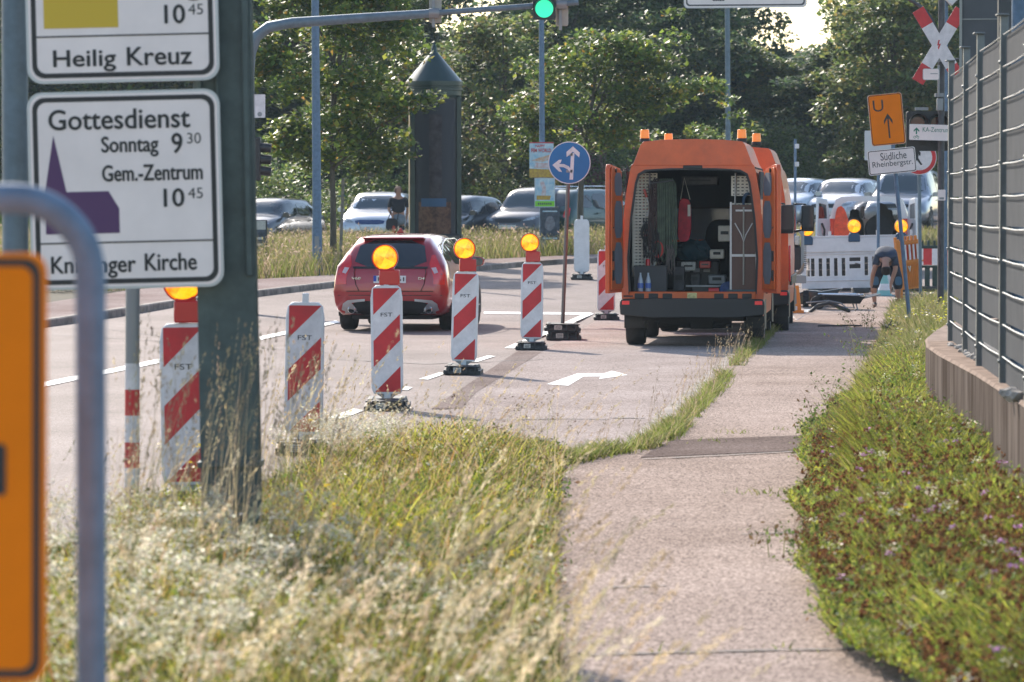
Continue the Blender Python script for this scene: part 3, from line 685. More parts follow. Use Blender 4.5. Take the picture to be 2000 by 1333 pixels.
# red and white banded post
g = at(257, 960, 24.5)
t = thing('banded_post', 'slim grey post with red and white reflective bands in the grass', 'post', (g.x, 24.5, .05), tilt=R(.4))
r_ = 14 / S(24.5); ztop = 1.45
mb = MB(); mb.cyl((0, 0, 0), (0, 0, ztop + .4), r_, M_GREYM, n=20); mb.build('tube', t)
for i, (y0, y1, m) in enumerate(((710, 761, M_WHITE), (761, 812, M_RED), (812, 864, M_WHITE), (864, 914, M_RED), (914, 955, M_WHITE))):
    z0, z1 = at(0, y1, 24.5).z - .05, at(0, y0, 24.5).z - .05; mb = MB(); mb.cyl((0, 0, z0), (0, 0, z1), r_ * 1.04, m, n=20); o = mb.build('reflective_band', t); o['label'] = ('red' if m is M_RED else 'white') + ' reflective band'
# foreground: blurred orange sign and galvanised hoop
Yf = 8.0
p = at(-40, 915, Yf); t = thing('detour_sign', 'large orange sign with black border at the left frame edge', 'sign', p, tilt=R(.3))
mb = MB(); a = (90 + 40) / S(Yf); h_ = (1338 - 495) / 2 / S(Yf)
mb.plate(rrect(-.5, -h_, a, h_, .035), 0, .02, M_ORANGE); mb.build('panel', t)
mb = MB(); i, j = .010, .025; mb.plate(rrect(-.5 + i, -h_ + i, a - i, h_ - i, .03), -.002, None, M_BLACK, holes=[rrect(-.5 + j, -h_ + j, a - j, h_ - j, .022)]); mb.build('border', t)
mb = MB(); mb.plate(rrect(-.12, -.05, (12 + 40) / S(Yf), .045, .008), -.003, None, M_BLACK); mb.build('symbol', t)
mb = MB(); mb.cyl((-.25, .05, -1.45), (-.25, .05, h_), .03, M_GALV); mb.build('post', t)
Yh = 8.5; sc_ = S(Yh)
t = thing('pipe_hoop', 'bent galvanised steel tube hoop in the foreground', 'hoop', (at(175, 0, Yh).x, Yh, 0))
zc = at(0, 388, Yh).z; rad = 150 / sc_; pts = [(0, 0, -.02), (0, 0, zc - rad - .3), (0, 0, zc - rad)]
pts += [(-rad + rad * math.cos(R(a)), 0, zc - rad + rad * math.sin(R(a))) for a in range(8, 91, 8)] + [(-rad - .1, 0, zc), (-rad - .5, 0, zc)]
pts += [(-rad - .5 - rad * math.sin(R(a)), 0, zc - rad + rad * math.cos(R(a))) for a in range(8, 91, 8)] + [(-2 * rad - .5, 0, -.02)]
mb = MB(); mb.tube(pts, .030, M_GALV, n=20); mb.build('tube', t)
mb = MB(); mb.cyl((0, 0, 0), (0, 0, .012), .07, M_GALV); mb.cyl((-2 * rad - .5, 0, 0), (-2 * rad - .5, 0, .012), .07, M_GALV); mb.build('flange', t)
# ---- guide beacons
def beacon_parts(t, back=False, stub=True):
    mb = MB()
    body = [(-.128, .14), (-.15, .2), (-.15, 1.04), (-.135, 1.13), (-.10, 1.16), (.10, 1.16), (.135, 1.13), (.15, 1.04), (.15, .2), (.128, .14)]
    mb.plate(body, -.028, .028, M_PLW); mb.build('panel', t, bevel=.012, smooth=60)
    mb = MB()
    if not back:
        x0, x1, z0, z1 = -.125, .125, .16, 1.135
        mb.plate([(x0, z0), (x1, z0), (x1, z1), (x0, z1)], -.0295, None, M_WHITE); mb.build('white_film', t)
        mb = MB()
        def clip(c0, c1):       # band between the lines z = x + c0 and z = x + c1
            P = [(x0, z0), (x1, z0), (x1, z1), (x0, z1)]
            for c, s in ((c0, 1), (c1, -1)):
                Q = []
                for i in range(len(P)):
                    a, b = P[i], P[(i + 1) % len(P)]; da, db = s * (a[1] - a[0] - c), s * (b[1] - b[0] - c)
                    if da >= 0: Q.append(a)
                    if da * db < 0: u = da / (da - db); Q.append((a[0] + (b[0] - a[0]) * u, a[1] + (b[1] - a[1]) * u))
                P = Q
                if not P: return None
            return P
        for c in (z1 - .125, z1 - .125 - .49, z1 - .125 - .98):
            q = clip(c, c + .245) if c < z1 - .2 else clip(c, c + .6)
            if q and len(q) > 2: mb.plate(q, -.0312, None, M_RED)
        mb.build('red_stripe', t, fixn=True)
        mb = MB(); mb.text('FST', -.055, .868, .055, .905, -.0325, M_BLACK, bold=.0); mb.build('lettering', t, fixn=False)
    mb = MB()
    if stub: mb.box((0, 0, 1.185), (.05, .045, .09), M_PLW); mb.build('stub', t, bevel=.006)
    mb = MB(); mb.box((0, 0, .115), (.06, .06, .13), M_PLW); mb.add([(-.11, -.02, .15), (.11, -.02, .15), (.03, -.02, .09), (-.03, -.02, .09), (-.11, .02, .15), (.11, .02, .15), (.03, .02, .09), (-.03, .02, .09)], [(0, 3, 2, 1), (4, 5, 6, 7), (0, 1, 5, 4), (1, 2, 6, 5), (2, 3, 7, 6), (3, 0, 4, 7)], M_GREYM); mb.build('neck', t)
    foot(t, .42, .8, .10)
def foot(t, w_, d_, h_, z=0, dx=0):
    mb = MB(); vs = []
    x, y = w_ / 2, d_ / 2
    prof = [(x, y, 0), (x, y, h_ * .45), (x - .03, y - .03, h_ * .5), (x - .035, y - .03, h_ * .9), (x - .06, y - .06, h_)]
    mb.box((dx, 0, z + h_ * .25), (w_, d_, h_ * .5), M_RUBBER); mb.box((dx, 0, z + h_ * .75), (w_ - .05, d_ - .05, h_ * .5), M_RUBBER, taper=.93)
    for i in (-1.5, -.5, .5, 1.5):
        mb.box((dx + i * w_ * .24, -y + .004, z + h_ * .5), (w_ * .05, .03, h_ * .95), M_RUBBER)
    mb.box((dx, -y + .03, z + h_ * .92), (w_ * .95, .05, h_ * .14), M_RUBBER)
    for i in (-.8, .75): mb.box((dx + i * w_ * .46, 0, z + h_ * .97), (.05, d_ * .7, h_ * .2), M_RUBBER)
    o = mb.build('base_plate', t, bevel=.008)
    mb = MB(); mb.plate(rrect(-w_ * .23 + dx, z + h_ * .25, -w_ * .02 + dx, z + h_ * .8, .004), -y - .012, None, M_LBL)
    for r in range(3): mb.box((-w_ * .125 + dx, -y - .0135, z + h_ * (.37 + .14 * r)), (w_ * .15, .001, h_ * .05), M_RUBBER)
    q = mb.build('label_plate', o)
    return o
proto = thing('guide_beacon', '', 'beacon', (0, 0, 0), group='striped guide beacons along the lane'); beacon_parts(proto)
BL = [((757, 800), 0, 'striped beacon in front of the red car number plate'),
      ((905, 731), -2, 'red and white striped beacon overlapping the right rear corner of the red car'),
      ((1038, 683), 0, 'red and white striped beacon standing just left of the round blue sign'),
      ((1184, 625), 0, 'red and white striped beacon half hidden behind the orange van door'),
      ((364, 992), 0, 'red and white striped beacon half hidden behind the green steel post'),
      ((592, 885), 1, 'red and white striped beacon without a lamp, half sunk in tall dry grass')]
BE = []
for i, (g_, rz, lb) in enumerate(BL):
    g = gnd(*g_); o = proto if i == 0 else copy_tree(proto)
    o.location = (g.x, g.y, zt(g.y) + .006); o.rotation_euler = (0, 0, R(rz)); o['label'] = lb; BE.append(o)
BE[0].rotation_euler = (R(1), R(-.5), 0); BE[2].rotation_euler = (0, R(.6), R(-1)); BE[5].rotation_euler = (0, R(1), R(2)); BE[4].rotation_euler = (0, R(-.9), R(-2))
BE[1].rotation_euler = (0, R(1.6), R(-2))
wb = thing('guide_beacon', 'white blank back of a beacon standing alone beyond the blue sign pole', 'beacon', gnd(1136, 546) + Vector((0, 0, .006))); beacon_parts(wb, True); wb.scale = (1.1, 1.1, 1.1)
# warning lamps
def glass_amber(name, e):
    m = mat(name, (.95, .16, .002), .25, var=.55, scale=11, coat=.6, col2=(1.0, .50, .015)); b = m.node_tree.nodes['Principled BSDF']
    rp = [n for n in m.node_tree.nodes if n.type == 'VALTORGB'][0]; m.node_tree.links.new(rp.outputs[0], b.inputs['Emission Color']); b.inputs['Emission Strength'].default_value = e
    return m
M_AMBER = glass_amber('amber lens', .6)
M_AMBER_GLINT = glass_amber('amber lens glint', .8); M_AMBER_GLINT.node_tree.nodes['Color Ramp'].color_ramp.elements[0].color = (1, .33, .006, 1)  # yellower amber for the reflections painted into the lens
M_LAMPRED = mat('red lamp housing', (.50, .012, .012), .35, coat=.4)
M_LAMPBLUE = mat('blue battery case', (.01, .055, .12), .45)
def lamp(label, loc, housing, batt, rz=0, group=None, s=1):
    t = thing('warning_lamp', label, 'lamp', loc, rz, group); t.scale = (s, s, s)
    mb = MB()
    if batt:
        mb.plate([(-.09, 0), (.09, 0), (.09, .10), (.06, .145), (-.06, .145), (-.09, .10)], -.05, .05, M_LAMPBLUE)
    else:
        mb.box((0.02, 0, .07), (.19, .10, .14), M_LAMPRED); mb.box((.0, 0, .145), (.13, .09, .05), M_LAMPRED)
    mb.build('battery_case', t, bevel=.012)
    zc = .255 if not batt else .245; r = .115 if not batt else .10
    mb = MB(); prof = [(r * .8, .06), (r * 1.04, .05), (r * 1.09, .0), (r * 1.09, -.045), (r * 1.02, -.05), (r * .98, -.03)]
    Mx = Matrix.Translation((-.02 if not batt else 0, 0, zc)) @ Matrix.Rotation(R(90), 4, 'X')
    mb.lathe([(a, -b) for a, b in prof][::-1], M_LAMPRED if not batt else mat('amber rim', (.45, .18, .02), .4), M=Mx, n=28); o = mb.build('housing', t)
    mb = MB(); mb.lathe([(r * .99, .03), (r * .9, .052), (r * .6, .072), (r * .2, .08), (.001, .08)], M_AMBER, M=Mx, n=28); o = mb.build('lens', t, smooth=60); o.data.materials.append(M_AMBER_GLINT)
    for p_ in o.data.polygons:  # opposite sectors take the brighter amber, a reflection put into the colour
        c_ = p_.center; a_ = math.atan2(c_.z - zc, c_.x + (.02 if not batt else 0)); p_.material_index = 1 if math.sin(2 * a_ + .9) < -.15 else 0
    return t
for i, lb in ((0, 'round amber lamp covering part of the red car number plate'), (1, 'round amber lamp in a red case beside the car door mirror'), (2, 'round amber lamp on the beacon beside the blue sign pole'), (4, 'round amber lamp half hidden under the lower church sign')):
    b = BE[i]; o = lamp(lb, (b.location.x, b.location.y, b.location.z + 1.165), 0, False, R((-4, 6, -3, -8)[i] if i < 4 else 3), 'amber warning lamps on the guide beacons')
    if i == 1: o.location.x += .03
# ---- blue round direction sign
g = gnd(1098, 664); Yb = g.y; t = thing('direction_sign', 'round blue sign with white straight and left arrows on a thin pole', 'sign', (g.x, g.y, .006), tilt=R(.9))
c = at(1112, 319, Yb); zc = c.z; dx = .09 - (c.x - g.x) * 0
k = S(Yb); r = 41.5 / k; ox = (c.x - g.x) - math.tan(R(.9)) * zc
mb = MB(); mb.plate(circ(r, 48, ox, zc), -.03, -.015, M_ALU); mb.plate(circ(r * .995, 48, ox, zc), -.032, None, M_WHITE); mb.plate(circ(r * .955, 48, ox, zc), -.0335, None, M_BLUE); mb.build('disc', t)
q = lambda a, b: (ox + (a - 1112) / k, zc + (319 - b) / k)
mb = MB(); mb.plate([q(*p) for p in ((1112.8, 352), (1115, 300), (1121.6, 300), (1119.6, 352))], -.035, None, M_WHITE); mb.plate([q(*p) for p in ((1118.5, 287), (1132, 299), (1131, 308.5), (1118.4, 297.5), (1106.5, 308), (1106, 298))], -.0352, None, M_WHITE)
mb.plate([q(*p) for p in ((1079, 324), (1091, 314), (1097, 313), (1095, 319), (1092, 321.5), (1102, 322), (1111, 326), (1114.5, 331), (1114, 338), (1109, 332), (1101, 328), (1092, 327.5), (1094, 331), (1098, 337), (1092, 336.5))], -.0353, None, M_WHITE); mb.build('arrow', t)
mb = MB(); mb.cyl((0, 0, .1), (ox, 0, zc + r * .8), .028, mat('pole brown grey', (.16, .145, .14), .5, .4)); mb.build('pole', t)
mb = MB(); mb.box((ox, -.01, zc + .12), (.09, .05, .04), M_GREYM); mb.box((ox, -.01, zc - .12), (.09, .05, .04), M_GREYM); mb.build('clamp', t)
foot(t, .5, .85, .12, 0, .02); foot(t, .52, .8, .11, .121, .0)
# ---- U detour sign and street name on the leaning post
g = gnd(1779, 652); t = thing('detour_sign', 'leaning orange detour sign with U and arrow above a white street name plate', 'sign', (g.x, g.y, .0), tilt=R(-5.6))
Yu = g.y; k = S(Yu); cz = at(0, 231, Yu).z; L_ = cz
xo = at(1731, 231, Yu).x - g.x + math.tan(R(5.6)) * cz
def plate_sign(name, w_, h_, z, x, face, edge_in=.012, bw=.011, r=.04, extra=0):
    mb = MB(); mb.plate(rrect(x - w_, z - h_, x + w_, z + h_, r), -.045, -.03, M_ALU); mb.plate(rrect(x - w_ + .004, z - h_ + .004, x + w_ - .004, z + h_ - .004, r), -.0465, None, face)
    mb.plate(rrect(x - w_ + edge_in, z - h_ + edge_in, x + w_ - edge_in, z + h_ - edge_in, r * .85), -.048, None, M_BLACK, holes=[rrect(x - w_ + edge_in + bw, z - h_ + edge_in + bw, x + w_ - edge_in - bw, z + h_ - edge_in - bw, r * .7)])
    return mb.build(name, t)
w_, h_ = 33.5 / k, 50 / k
plate_sign('detour_panel', w_, h_, cz, xo, M_ORANGE, bw=.009)
mb = MB(); mb.text('U', xo - w_ * .72, cz + h_ * .33, xo - w_ * .12, cz + h_ * .78, -.0485, M_BLACK, bold=.0)
mb.plate([(xo + a * w_ * .5 + .02, cz - h_ * .32 + b * h_) for a, b in ((-.09, -.42), (.09, -.42), (.09, .36), (.5, .12), (.5, .28), (0, .55), (-.5, .28), (-.5, .12), (-.09, .36))], -.0485, None, M_BLACK); mb.build('lettering', t, fixn=False)
c2 = at(1741, 312, Yu); z2 = cz - 82 / k; w2, h2 = 47 / k, 24.5 / k; x2 = xo + .02
plate_sign('street_plate', w2, h2, z2, x2, M_SIGNW, r=.035)
mb = MB(); mb.text('Südliche', x2 - w2 * .46, z2 + h2 * .12, x2 + w2 * .62, z2 + h2 * .72, -.0485, M_BLACK, bold=0); mb.build('lettering', t, fixn=False); mb = MB(); mb.text('Rheinbergstr.', x2 - w2 * .82, z2 - h2 * .52, x2 + w2 * .86, z2 + h2 * .06, -.0485, M_BLACK, bold=0); mb.build('lettering', t, fixn=False)
mb = MB(); mb.cyl((0, 0, -.02), (0, 0, cz + h_ * .8), .03, M_GALV); mb.build('pole', t)
# ---- no pedestrians sign
Yp = 77; k = S(Yp); c = at(1797, 308, Yp); t = thing('pedestrian_sign', 'round red rimmed no pedestrians sign half behind the street name plate', 'sign', (c.x + .02, Yp, zt(Yp)), tilt=R(-.8))
zc = c.z - zt(Yp); r = 34 / k
mb = MB(); mb.plate(circ(r, 40, 0, zc), -.045, -.03, M_ALU); mb.plate(circ(r * .99, 40, 0, zc), -.0465, None, M_WHITE); mb.plate(circ(r * .96, 40, 0, zc), -.048, None, M_RED, holes=[circ(r * .74, 40, 0, zc)]); mb.build('disc', t)
mb = MB(); q = lambda a, b: ((a - 1797) / k, zc + (308 - b) / k)
mb.plate(circ(3.6 / k, 14, *q(1791, 287)), -.0485, None, M_BLACK)
mb.plate([q(*p) for p in ((1788, 292), (1795, 293), (1800, 299), (1799, 305), (1796, 304), (1796, 300), (1795, 309), (1799, 316), (1803, 322), (1799.5, 323), (1792, 313), (1788, 323), (1784, 323), (1788, 309), (1787, 300), (1784, 305), (1782, 303))], -.0485, None, M_BLACK); mb.build('pictogram', t)
mb = MB(); mb.cyl((0, 0, 0), (0, 0, zc + r * .7), .03, M_BLUEGREY); mb.build('pole', t)
# ---- railway crossing mast
Ym = 72; k = S(Ym); X0 = at(1838, 300, Ym).x
M_MAST = mat('dark mast', (.07, .07, .075), .55, .2, var=.3, scale=8)
t = thing('crossing_mast', 'dark railway crossing mast with curved bracket beside the fence end', 'mast', (X0, Ym, zt(Ym)))
zz = lambda py: at(0, py, Ym).z - zt(Ym); xx = lambda px: (px - 1838) / k
mb = MB(); mb.cyl((0, 0, 0), (0, 0, zz(-90)), .055, M_MAST); mb.build('pole', t)
mb = MB(); mb.tube([(xx(1700), 0, zz(-22)), (xx(1770), 0, zz(-4)), (xx(1800), 0, zz(15)), (xx(1818), 0, zz(36)), (xx(1828), 0, zz(60)), (xx(1832), -.02, zz(90))], .03, M_MAST); mb.build('bracket', t)
mb = MB(); mb.box((xx(1838), 0, zz(118)), (.16, .13, .06), M_GREYM); mb.box((xx(1834), 0, zz(186)), (.14, .12, .06), M_GREYM); mb.tube([(xx(1840), -.03, zz(118)), (xx(1872), -.03, zz(116))], .018, M_MAST); mb.cyl((xx(1832), -.08, zz(190)), (xx(1832), -.08, zz(128)), .02, M_GREYM); mb.build('clamp', t)
mb = MB(); mb.box((xx(1834), -.1, zz(205)), (.10, .1, .2), M_GREYM); mb.build('junction_box', t, bevel=.01)
mb = MB(); mb.plate(rrect(xx(1831), zz(392), xx(1846), zz(371), .01), -.08, -.07, M_SIGNW); mb.plate(rrect(xx(1834), zz(390), xx(1843), zz(386), .002), -.0815, None, M_GREYM); mb.build('number_plate', t)
cr = thing('crossing_sign', 'red and white crossed arms of the railway crossing sign', 'sign', (X0, Ym - .09, zz(90) + zt(Ym)))
for sg, hi in ((1, 0), (-1, 1)):
    # arm direction from lower-left to upper-right for sg=1
    ang = R(59) * sg; Mx = Matrix.Translation((xx(1833), -.004 * hi, 0)) @ Matrix.Rotation(-ang, 4, 'Y')
    L1, wd = 82 / k, 12.3 / k; a = 46 / k
    mb = MB(); mb.plate([(-L1, -wd), (L1, -wd), (L1, wd), (-L1, wd)], 0, .012, M_ALU, M=Mx)
    mb.plate([(-a, -wd), (a, -wd), (a, wd), (-a, wd)], -.0015, None, M_WHITE, M=Mx)
    for s2 in (-1, 1): mb.plate([(s2 * a, -wd), (s2 * L1, -wd), (s2 * L1, wd), (s2 * a, wd)], -.0015, None, M_RED, M=Mx)
    mb.build('arm', cr)
mb = MB(); q = lambda a, b: ((a - 1838) / k, (90 - b) / k)
mb.plate([q(*p) for p in ((1831, 79), (1834, 79), (1832, 87), (1836, 86), (1831.5, 98), (1830, 94), (1831.5, 89), (1828.5, 90))], -.0075, None, M_RED); mb.build('bolt_symbol', cr)
pl = thing('small_plate', 'small blank white plate below the crossed arms', 'sign', (at(1817, 146, Ym).x, Ym - .12, at(0, 146, Ym).z))
mb = MB(); mb.plate(rrect(-16 / k, -11 / k, 16 / k, 11 / k, .03), 0, .012, M_ALU); mb.plate(rrect(-15 / k, -10 / k, 15 / k, 10 / k, .025), -.0015, None, M_SIGNW); mb.build('panel', pl); mb = MB(); mb.box((.05, -.002, .01), (.12, .001, .012), M_GREYM); mb.build('lettering', pl)
# twin signal heads with hoods and the cycle route sign
sg = thing('crossing_signal', 'black twin lamp railway signal with hoods behind the cycle route sign', 'signal', (at(1812, 255, Ym + .2).x, Ym + .2, at(0, 255, Ym).z))
M_SIGB = mat('signal black', (.016, .016, .018), .5, var=.3, scale=20)
mb = MB(); mb.plate(rrect(-42 / k, -40 / k, 42 / k, 38 / k, .05), 0, .08, M_SIGB); mb.box((-.1, .02, .36), (.22, .06, .05), M_GREYM); mb.build('backboard', sg)
for x in (-20, 20):
    mb = MB(); vs, fs = [], []
    for i in range(13):
        a = R(-10 + 200 * i / 12)
        for yy_, r in ((0, 17 / k), (-.22, 18.5 / k)): vs.append((x / k + r * math.cos(a), yy_, 14 / k + r * math.sin(a)))
    for i in range(12): fs.append((2 * i, 2 * i + 1, 2 * i + 3, 2 * i + 2))
    mb.add(vs, fs, M_SIGB); mb.plate(circ(14 / k, 20, x / k, 13 / k), -.02, 0, mat('dark red lens', (.12, .015, .012), .2)); mb.build('lamp_hood', sg, fixn=False)
cs = thing('cycle_sign', 'white cycle route sign with green arrow and lettering beside the fence', 'sign', (at(1812, 259, Ym - .2).x, Ym - .2, at(0, 259, Ym - .2).z), tilt=R(1.5))
mb = MB(); mb.plate(rrect(-36 / k, -15.5 / k, 44 / k, 15.5 / k, .02), 0, .012, M_ALU); mb.plate(rrect(-35.5 / k, -15 / k, 43.5 / k, 15 / k, .018), -.0015, None, M_SIGNW); mb.build('panel', cs)
M_GRN = mat('sign green', (.01, .17, .10), .5)
mb = MB(); mb.text('KA-Zentrum', -10 / k, 1 / k, 52 / k * .80, 10 / k, -.003, M_GRN, bold=0)
mb.plate([(a / k, b / k) for a, b in ((-23.3, -4), (-20.7, -4), (-20.7, 4), (-16.5, 0), (-16.5, 3.6), (-22, 9), (-27.5, 3.6), (-27.5, 0), (-23.3, 4))], -.003, None, M_GRN)
for cx_ in (-25, -19): mb.plate(circ(2.6 / k, 12, cx_ / k, -10 / k), -.003, None, M_GRN, holes=[circ(1.8 / k, 12, cx_ / k, -10 / k)])
mb.plate([(a / k, b / k) for a, b in ((-25, -10.4), (-22, -6), (-20, -6), (-19, -10), (-21, -7), (-24, -9.6))], -.003, None, M_GRN); mb.build('lettering', cs, fixn=False)
# galvanised thin mast with lamp shade behind the mast, back of a far sign
mb = MB(); mb.cyl((0, 0, 0), (0, 0, 7), .035, M_GALV); tag(mb.build('steel_pole', loc=(at(1848, 0, 78).x, 78, zt(78))), 'thin pale galvanised pole right behind the crossing mast', 'pole')
o = thing('street_lamp', 'white lamp head at the frame top right of the crossing mast', 'lamp', (at(1857, 0, 78).x, 77.9, at(0, -6, 78).z))
mb = MB(); mb.plate([(-.17, .12), (.17, .12), (.165, 0), (0, -.17), (-.165, 0)], -.1, .1, M_PLW); mb.build('lamp_head', o, bevel=.01)
mb = MB(); mb.box((.0, .1, .05), (.08, .14, .05), M_GREYM); mb.build('bracket', o)
Yq = 84; t = thing('traffic_sign', 'grey back of a small sign on a pole behind the orange detour sign', 'sign', (at(1716, 300, Yq).x, Yq, zt(Yq)))
mb = MB(); z_ = at(0, 280, Yq).z - zt(Yq); mb.plate(rrect(-.27, z_ - .33, .27, z_ + .24, .02), 0, .015, mat('pale sign back', (.5, .52, .55), .5, .3)); mb.build('panel', t)
mb = MB(); mb.cyl((0, .03, 0), (0, .03, z_ + .2), .03, M_GALV); mb.build('pole', t)
Yq = 95; t = thing('marker_post', 'thin grey post with two small white plates behind the orange vans', 'post', (at(1553, 400, Yq).x, Yq, zt(Yq)))
mb = MB(); mb.cyl((0, 0, 0), (0, 0, at(0, 272, Yq).z - zt(Yq)), .03, M_GALV); mb.build('pole', t)
for py in (286, 321):
    z_ = at(0, py, Yq).z - zt(Yq); mb = MB(); mb.plate(rrect(-.01, z_ - .05, .08, z_ + .05, .01), -.045, -.033, M_WHITE); mb.build('plate', t)
# ---- overhead direction sign on its pole
Yo = 122; k = S(Yo); t = thing('overhead_sign', 'large white direction sign with black border at the frame top above the van', 'sign', (at(1459, 0, Yo).x, Yo, zt(Yo)), tilt=R(-.4))
zb = at(0, 16, Yo).z - zt(Yo); w_ = 120 / k
mb = MB(); mb.plate(rrect(-w_, zb, w_, zb + 1.9, .12), -.05, 0, M_ALU); mb.plate(rrect(-w_ + .02, zb + .02, w_ - .02, zb + 1.88, .11), -.052, None, M_SIGNW)
mb.plate(rrect(-w_ + .06, zb + .06, w_ - .06, zb + 1.84, .1), -.054, None, M_BLACK, holes=[rrect(-w_ + .1, zb + .1, w_ - .1, zb + 1.8, .08)]); mb.build('panel', t)
mb = MB(); mb.plate(rrect(-.92, zb + .2, -.58, zb + .62, .03), -.0555, None, M_BLACK, holes=[rrect(-.89, zb + .23, -.61, zb + .59, .02)]); mb.box((-.75, -.0555, zb + .34), (.2, .001, .05), M_BLACK); mb.build('symbol', t)
mb = MB(); mb.cyl((-.5, .06, 0), (-.5, .06, zb + 1.8), .072, M_BLUEGREY); mb.build('pole', t)
# ---- street lamp pole and poster pole
t = thing('lamp_pole', 'tall pale grey tapered lamp pole left of the red car', 'pole', (at(620, 535, 95).x, 95, zt(95)), tilt=R(-.4))
mb = MB(); mb.cyl((0, 0, 0), (0, 0, 1.1), .11, M_GALV); mb.cyl((0, 0, 1.1), (0, 0, 9), .1, M_GALV, .07); mb.build('mast', t); mb = MB(); mb.box((0, -.105, .7), (.1, .03, .35), M_GREYM); mb.build('service_door', t)
Ypp = 109; t = thing('lamp_pole', 'grey lamp pole behind the green light carrying election style posters', 'pole', (at(1060, 400, Ypp).x, Ypp, zt(Ypp)), tilt=R(-.3)); t['label'] = 'grey lamp pole below the green traffic light, with posters tied on'
mb = MB(); mb.cyl((0, 0, 0), (0, 0, 9), .075, M_GALV, .06); mb.build('mast', t)
k = S(Ypp)
M_PSKY = mat('poster sky blue', (.22, .45, .6), .6, var=.5, scale=7, col2=(.6, .68, .7)); M_PRED = mat('poster red', (.5, .05, .06), .6); M_PYEL = mat('poster yellow', (.55, .38, .05), .6, var=.4, scale=16, col2=(.35, .2, .05))
M_PORG = mat('poster orange', (.6, .28, .08), .6, var=.5, scale=14, col2=(.5, .5, .5)); M_PGRN = mat('poster green', (.22, .62, .04), .6); M_PDRK = mat('poster dark', (.02, .03, .045), .6, var=.6, scale=9, col2=(.07, .09, .12))
M_PPINK = mat('poster figures', (.5, .3, .27), .6, var=.6, scale=12, col2=(.6, .62, .66))
def poster(label, x0, y0, x1, y1, deco, Y=Ypp - .13, name='poster'):
    cx, cy = (x0 + x1) / 2, (y0 + y1) / 2; t = thing(name, label, 'poster', at(cx, cy, Y)); kk = S(Y); w_, h_ = (x1 - x0) / 2 / kk, (y1 - y0) / 2 / kk
    mb = MB(); deco(mb, w_, h_); mb.build('print', t, fixn=False); return t
def pboard(mb, w_, h_, m): mb.plate([(-w_, -h_), (w_, -h_), (w_, h_), (-w_, h_)], 0, .015, m)
def pp1(mb, w_, h_):
    pboard(mb, w_, h_, M_PSKY); mb.plate([(-w_, h_ * .93), (w_, h_ * .93), (w_, h_), (-w_, h_)], -.002, None, M_PRED)
    mb.text('HAPPY', -w_ * .5, h_ * .7, w_ * .3, h_ * .86, -.003, M_PRED, bold=.03); mb.text('FEM WORLD', -w_ * .85, h_ * .42, w_ * .8, h_ * .64, -.003, M_PRED, bold=.03)
    mb.plate([(-w_ * .85, -h_ * .05), (-w_ * .2, h_ * .12), (w_ * .8, h_ * .3), (w_ * .7, h_ * .02), (w_ * .1, -h_ * .12)], -.002, None, M_PORG); mb.plate([(-w_ * .6, -h_ * .45), (w_ * .6, -h_ * .5), (w_ * .7, -h_ * .2), (-w_ * .5, -h_ * .15)], -.002, None, M_PPINK)
    mb.plate([(-w_, -h_), (w_, -h_), (w_, -h_ * .55), (-w_, -h_ * .5)], -.002, None, M_PYEL)
poster('upper poster on the lamp pole, pale blue with red lettering and a yellow foot', 1034, 278, 1081, 347, pp1)
def pp2(mb, w_, h_):
    pboard(mb, w_, h_, mat('poster paper', (.5, .55, .58), .6)); mb.plate([(-w_ * .93, -h_ * .6), (w_ * .93, -h_ * .6), (w_ * .93, h_ * .95), (-w_ * .93, h_ * .95)], -.002, None, M_PSKY)
    mb.plate(chaikin([(-w_ * .4, -h_ * .2), (w_ * .1, -h_ * .25), (w_ * .15, h_ * .3), (-w_ * .1, h_ * .8), (-w_ * .5, h_ * .7), (-w_ * .2, h_ * .2)]), -.003, None, M_PPINK)
    mb.plate([(-w_ * .8, -h_ * .5), (w_ * .5, -h_ * .5), (w_ * .6, -h_ * .22), (-w_ * .8, -h_ * .2)], -.0035, None, M_PYEL); mb.plate([(-w_ * .95, -h_ * .95), (w_ * .95, -h_ * .95), (w_ * .95, -h_ * .58), (-w_ * .95, -h_ * .58)], -.004, None, M_PGRN)
    for i in range(7): mb.box((-w_ * .6 + i * w_ * .2, -.0045, -h_ * .77), (w_ * .13, .001, h_ * .14), M_PDRK)
poster('middle poster on the lamp pole with a bright green strip at its foot', 1044, 348, 1084, 405, pp2)
def pp3(mb, w_, h_):
    pboard(mb, w_, h_, M_PDRK); mb.box((0, -.002, h_ * .8), (w_ * 1.5, .001, h_ * .08), M_PSKY); mb.box((0, -.002, -h_ * .9), (w_ * 1.5, .001, h_ * .1), M_PSKY)
    mb.plate(chaikin([(-w_ * .6, -h_ * .2), (0, -h_ * .5), (w_ * .6, -h_ * .1), (w_ * .3, h_ * .5), (-w_ * .3, h_ * .5)]), -.002, None, mat('poster dim', (.12, .11, .13), .6, var=.6, scale=14, col2=(.2, .22, .25)))
poster('lower dark poster at the foot of the lamp pole', 1055, 407, 1093, 469, pp3)
t = thing('board_stand', 'dark framed notice board standing in the grass beside the steel post', 'board', (at(507, 470, 99).x, 99, zt(99)))
k = S(99); mb = MB(); z0, z1 = at(0, 528, 99).z - zt(99), at(0, 430, 99).z - zt(99)
mb.box((0, 0, (z0 + z1) / 2), (.34, .04, z1 - z0), M_PDRK); mb.build('panel', t, bevel=.01); mb = MB(); mb.box((0, -.022, z1 - .12), (.28, .002, .2), M_LBL)
for i in range(4): mb.box((-.02, -.022, z1 - .42 - .14 * i), (.2, .002, .05), M_LBL)
mb.build('notice', t)
for x in (-.16, .16):
    mb = MB(); mb.box((x, 0, z1 / 2), (.03, .05, z1), M_BLACK); mb.build('leg', t)
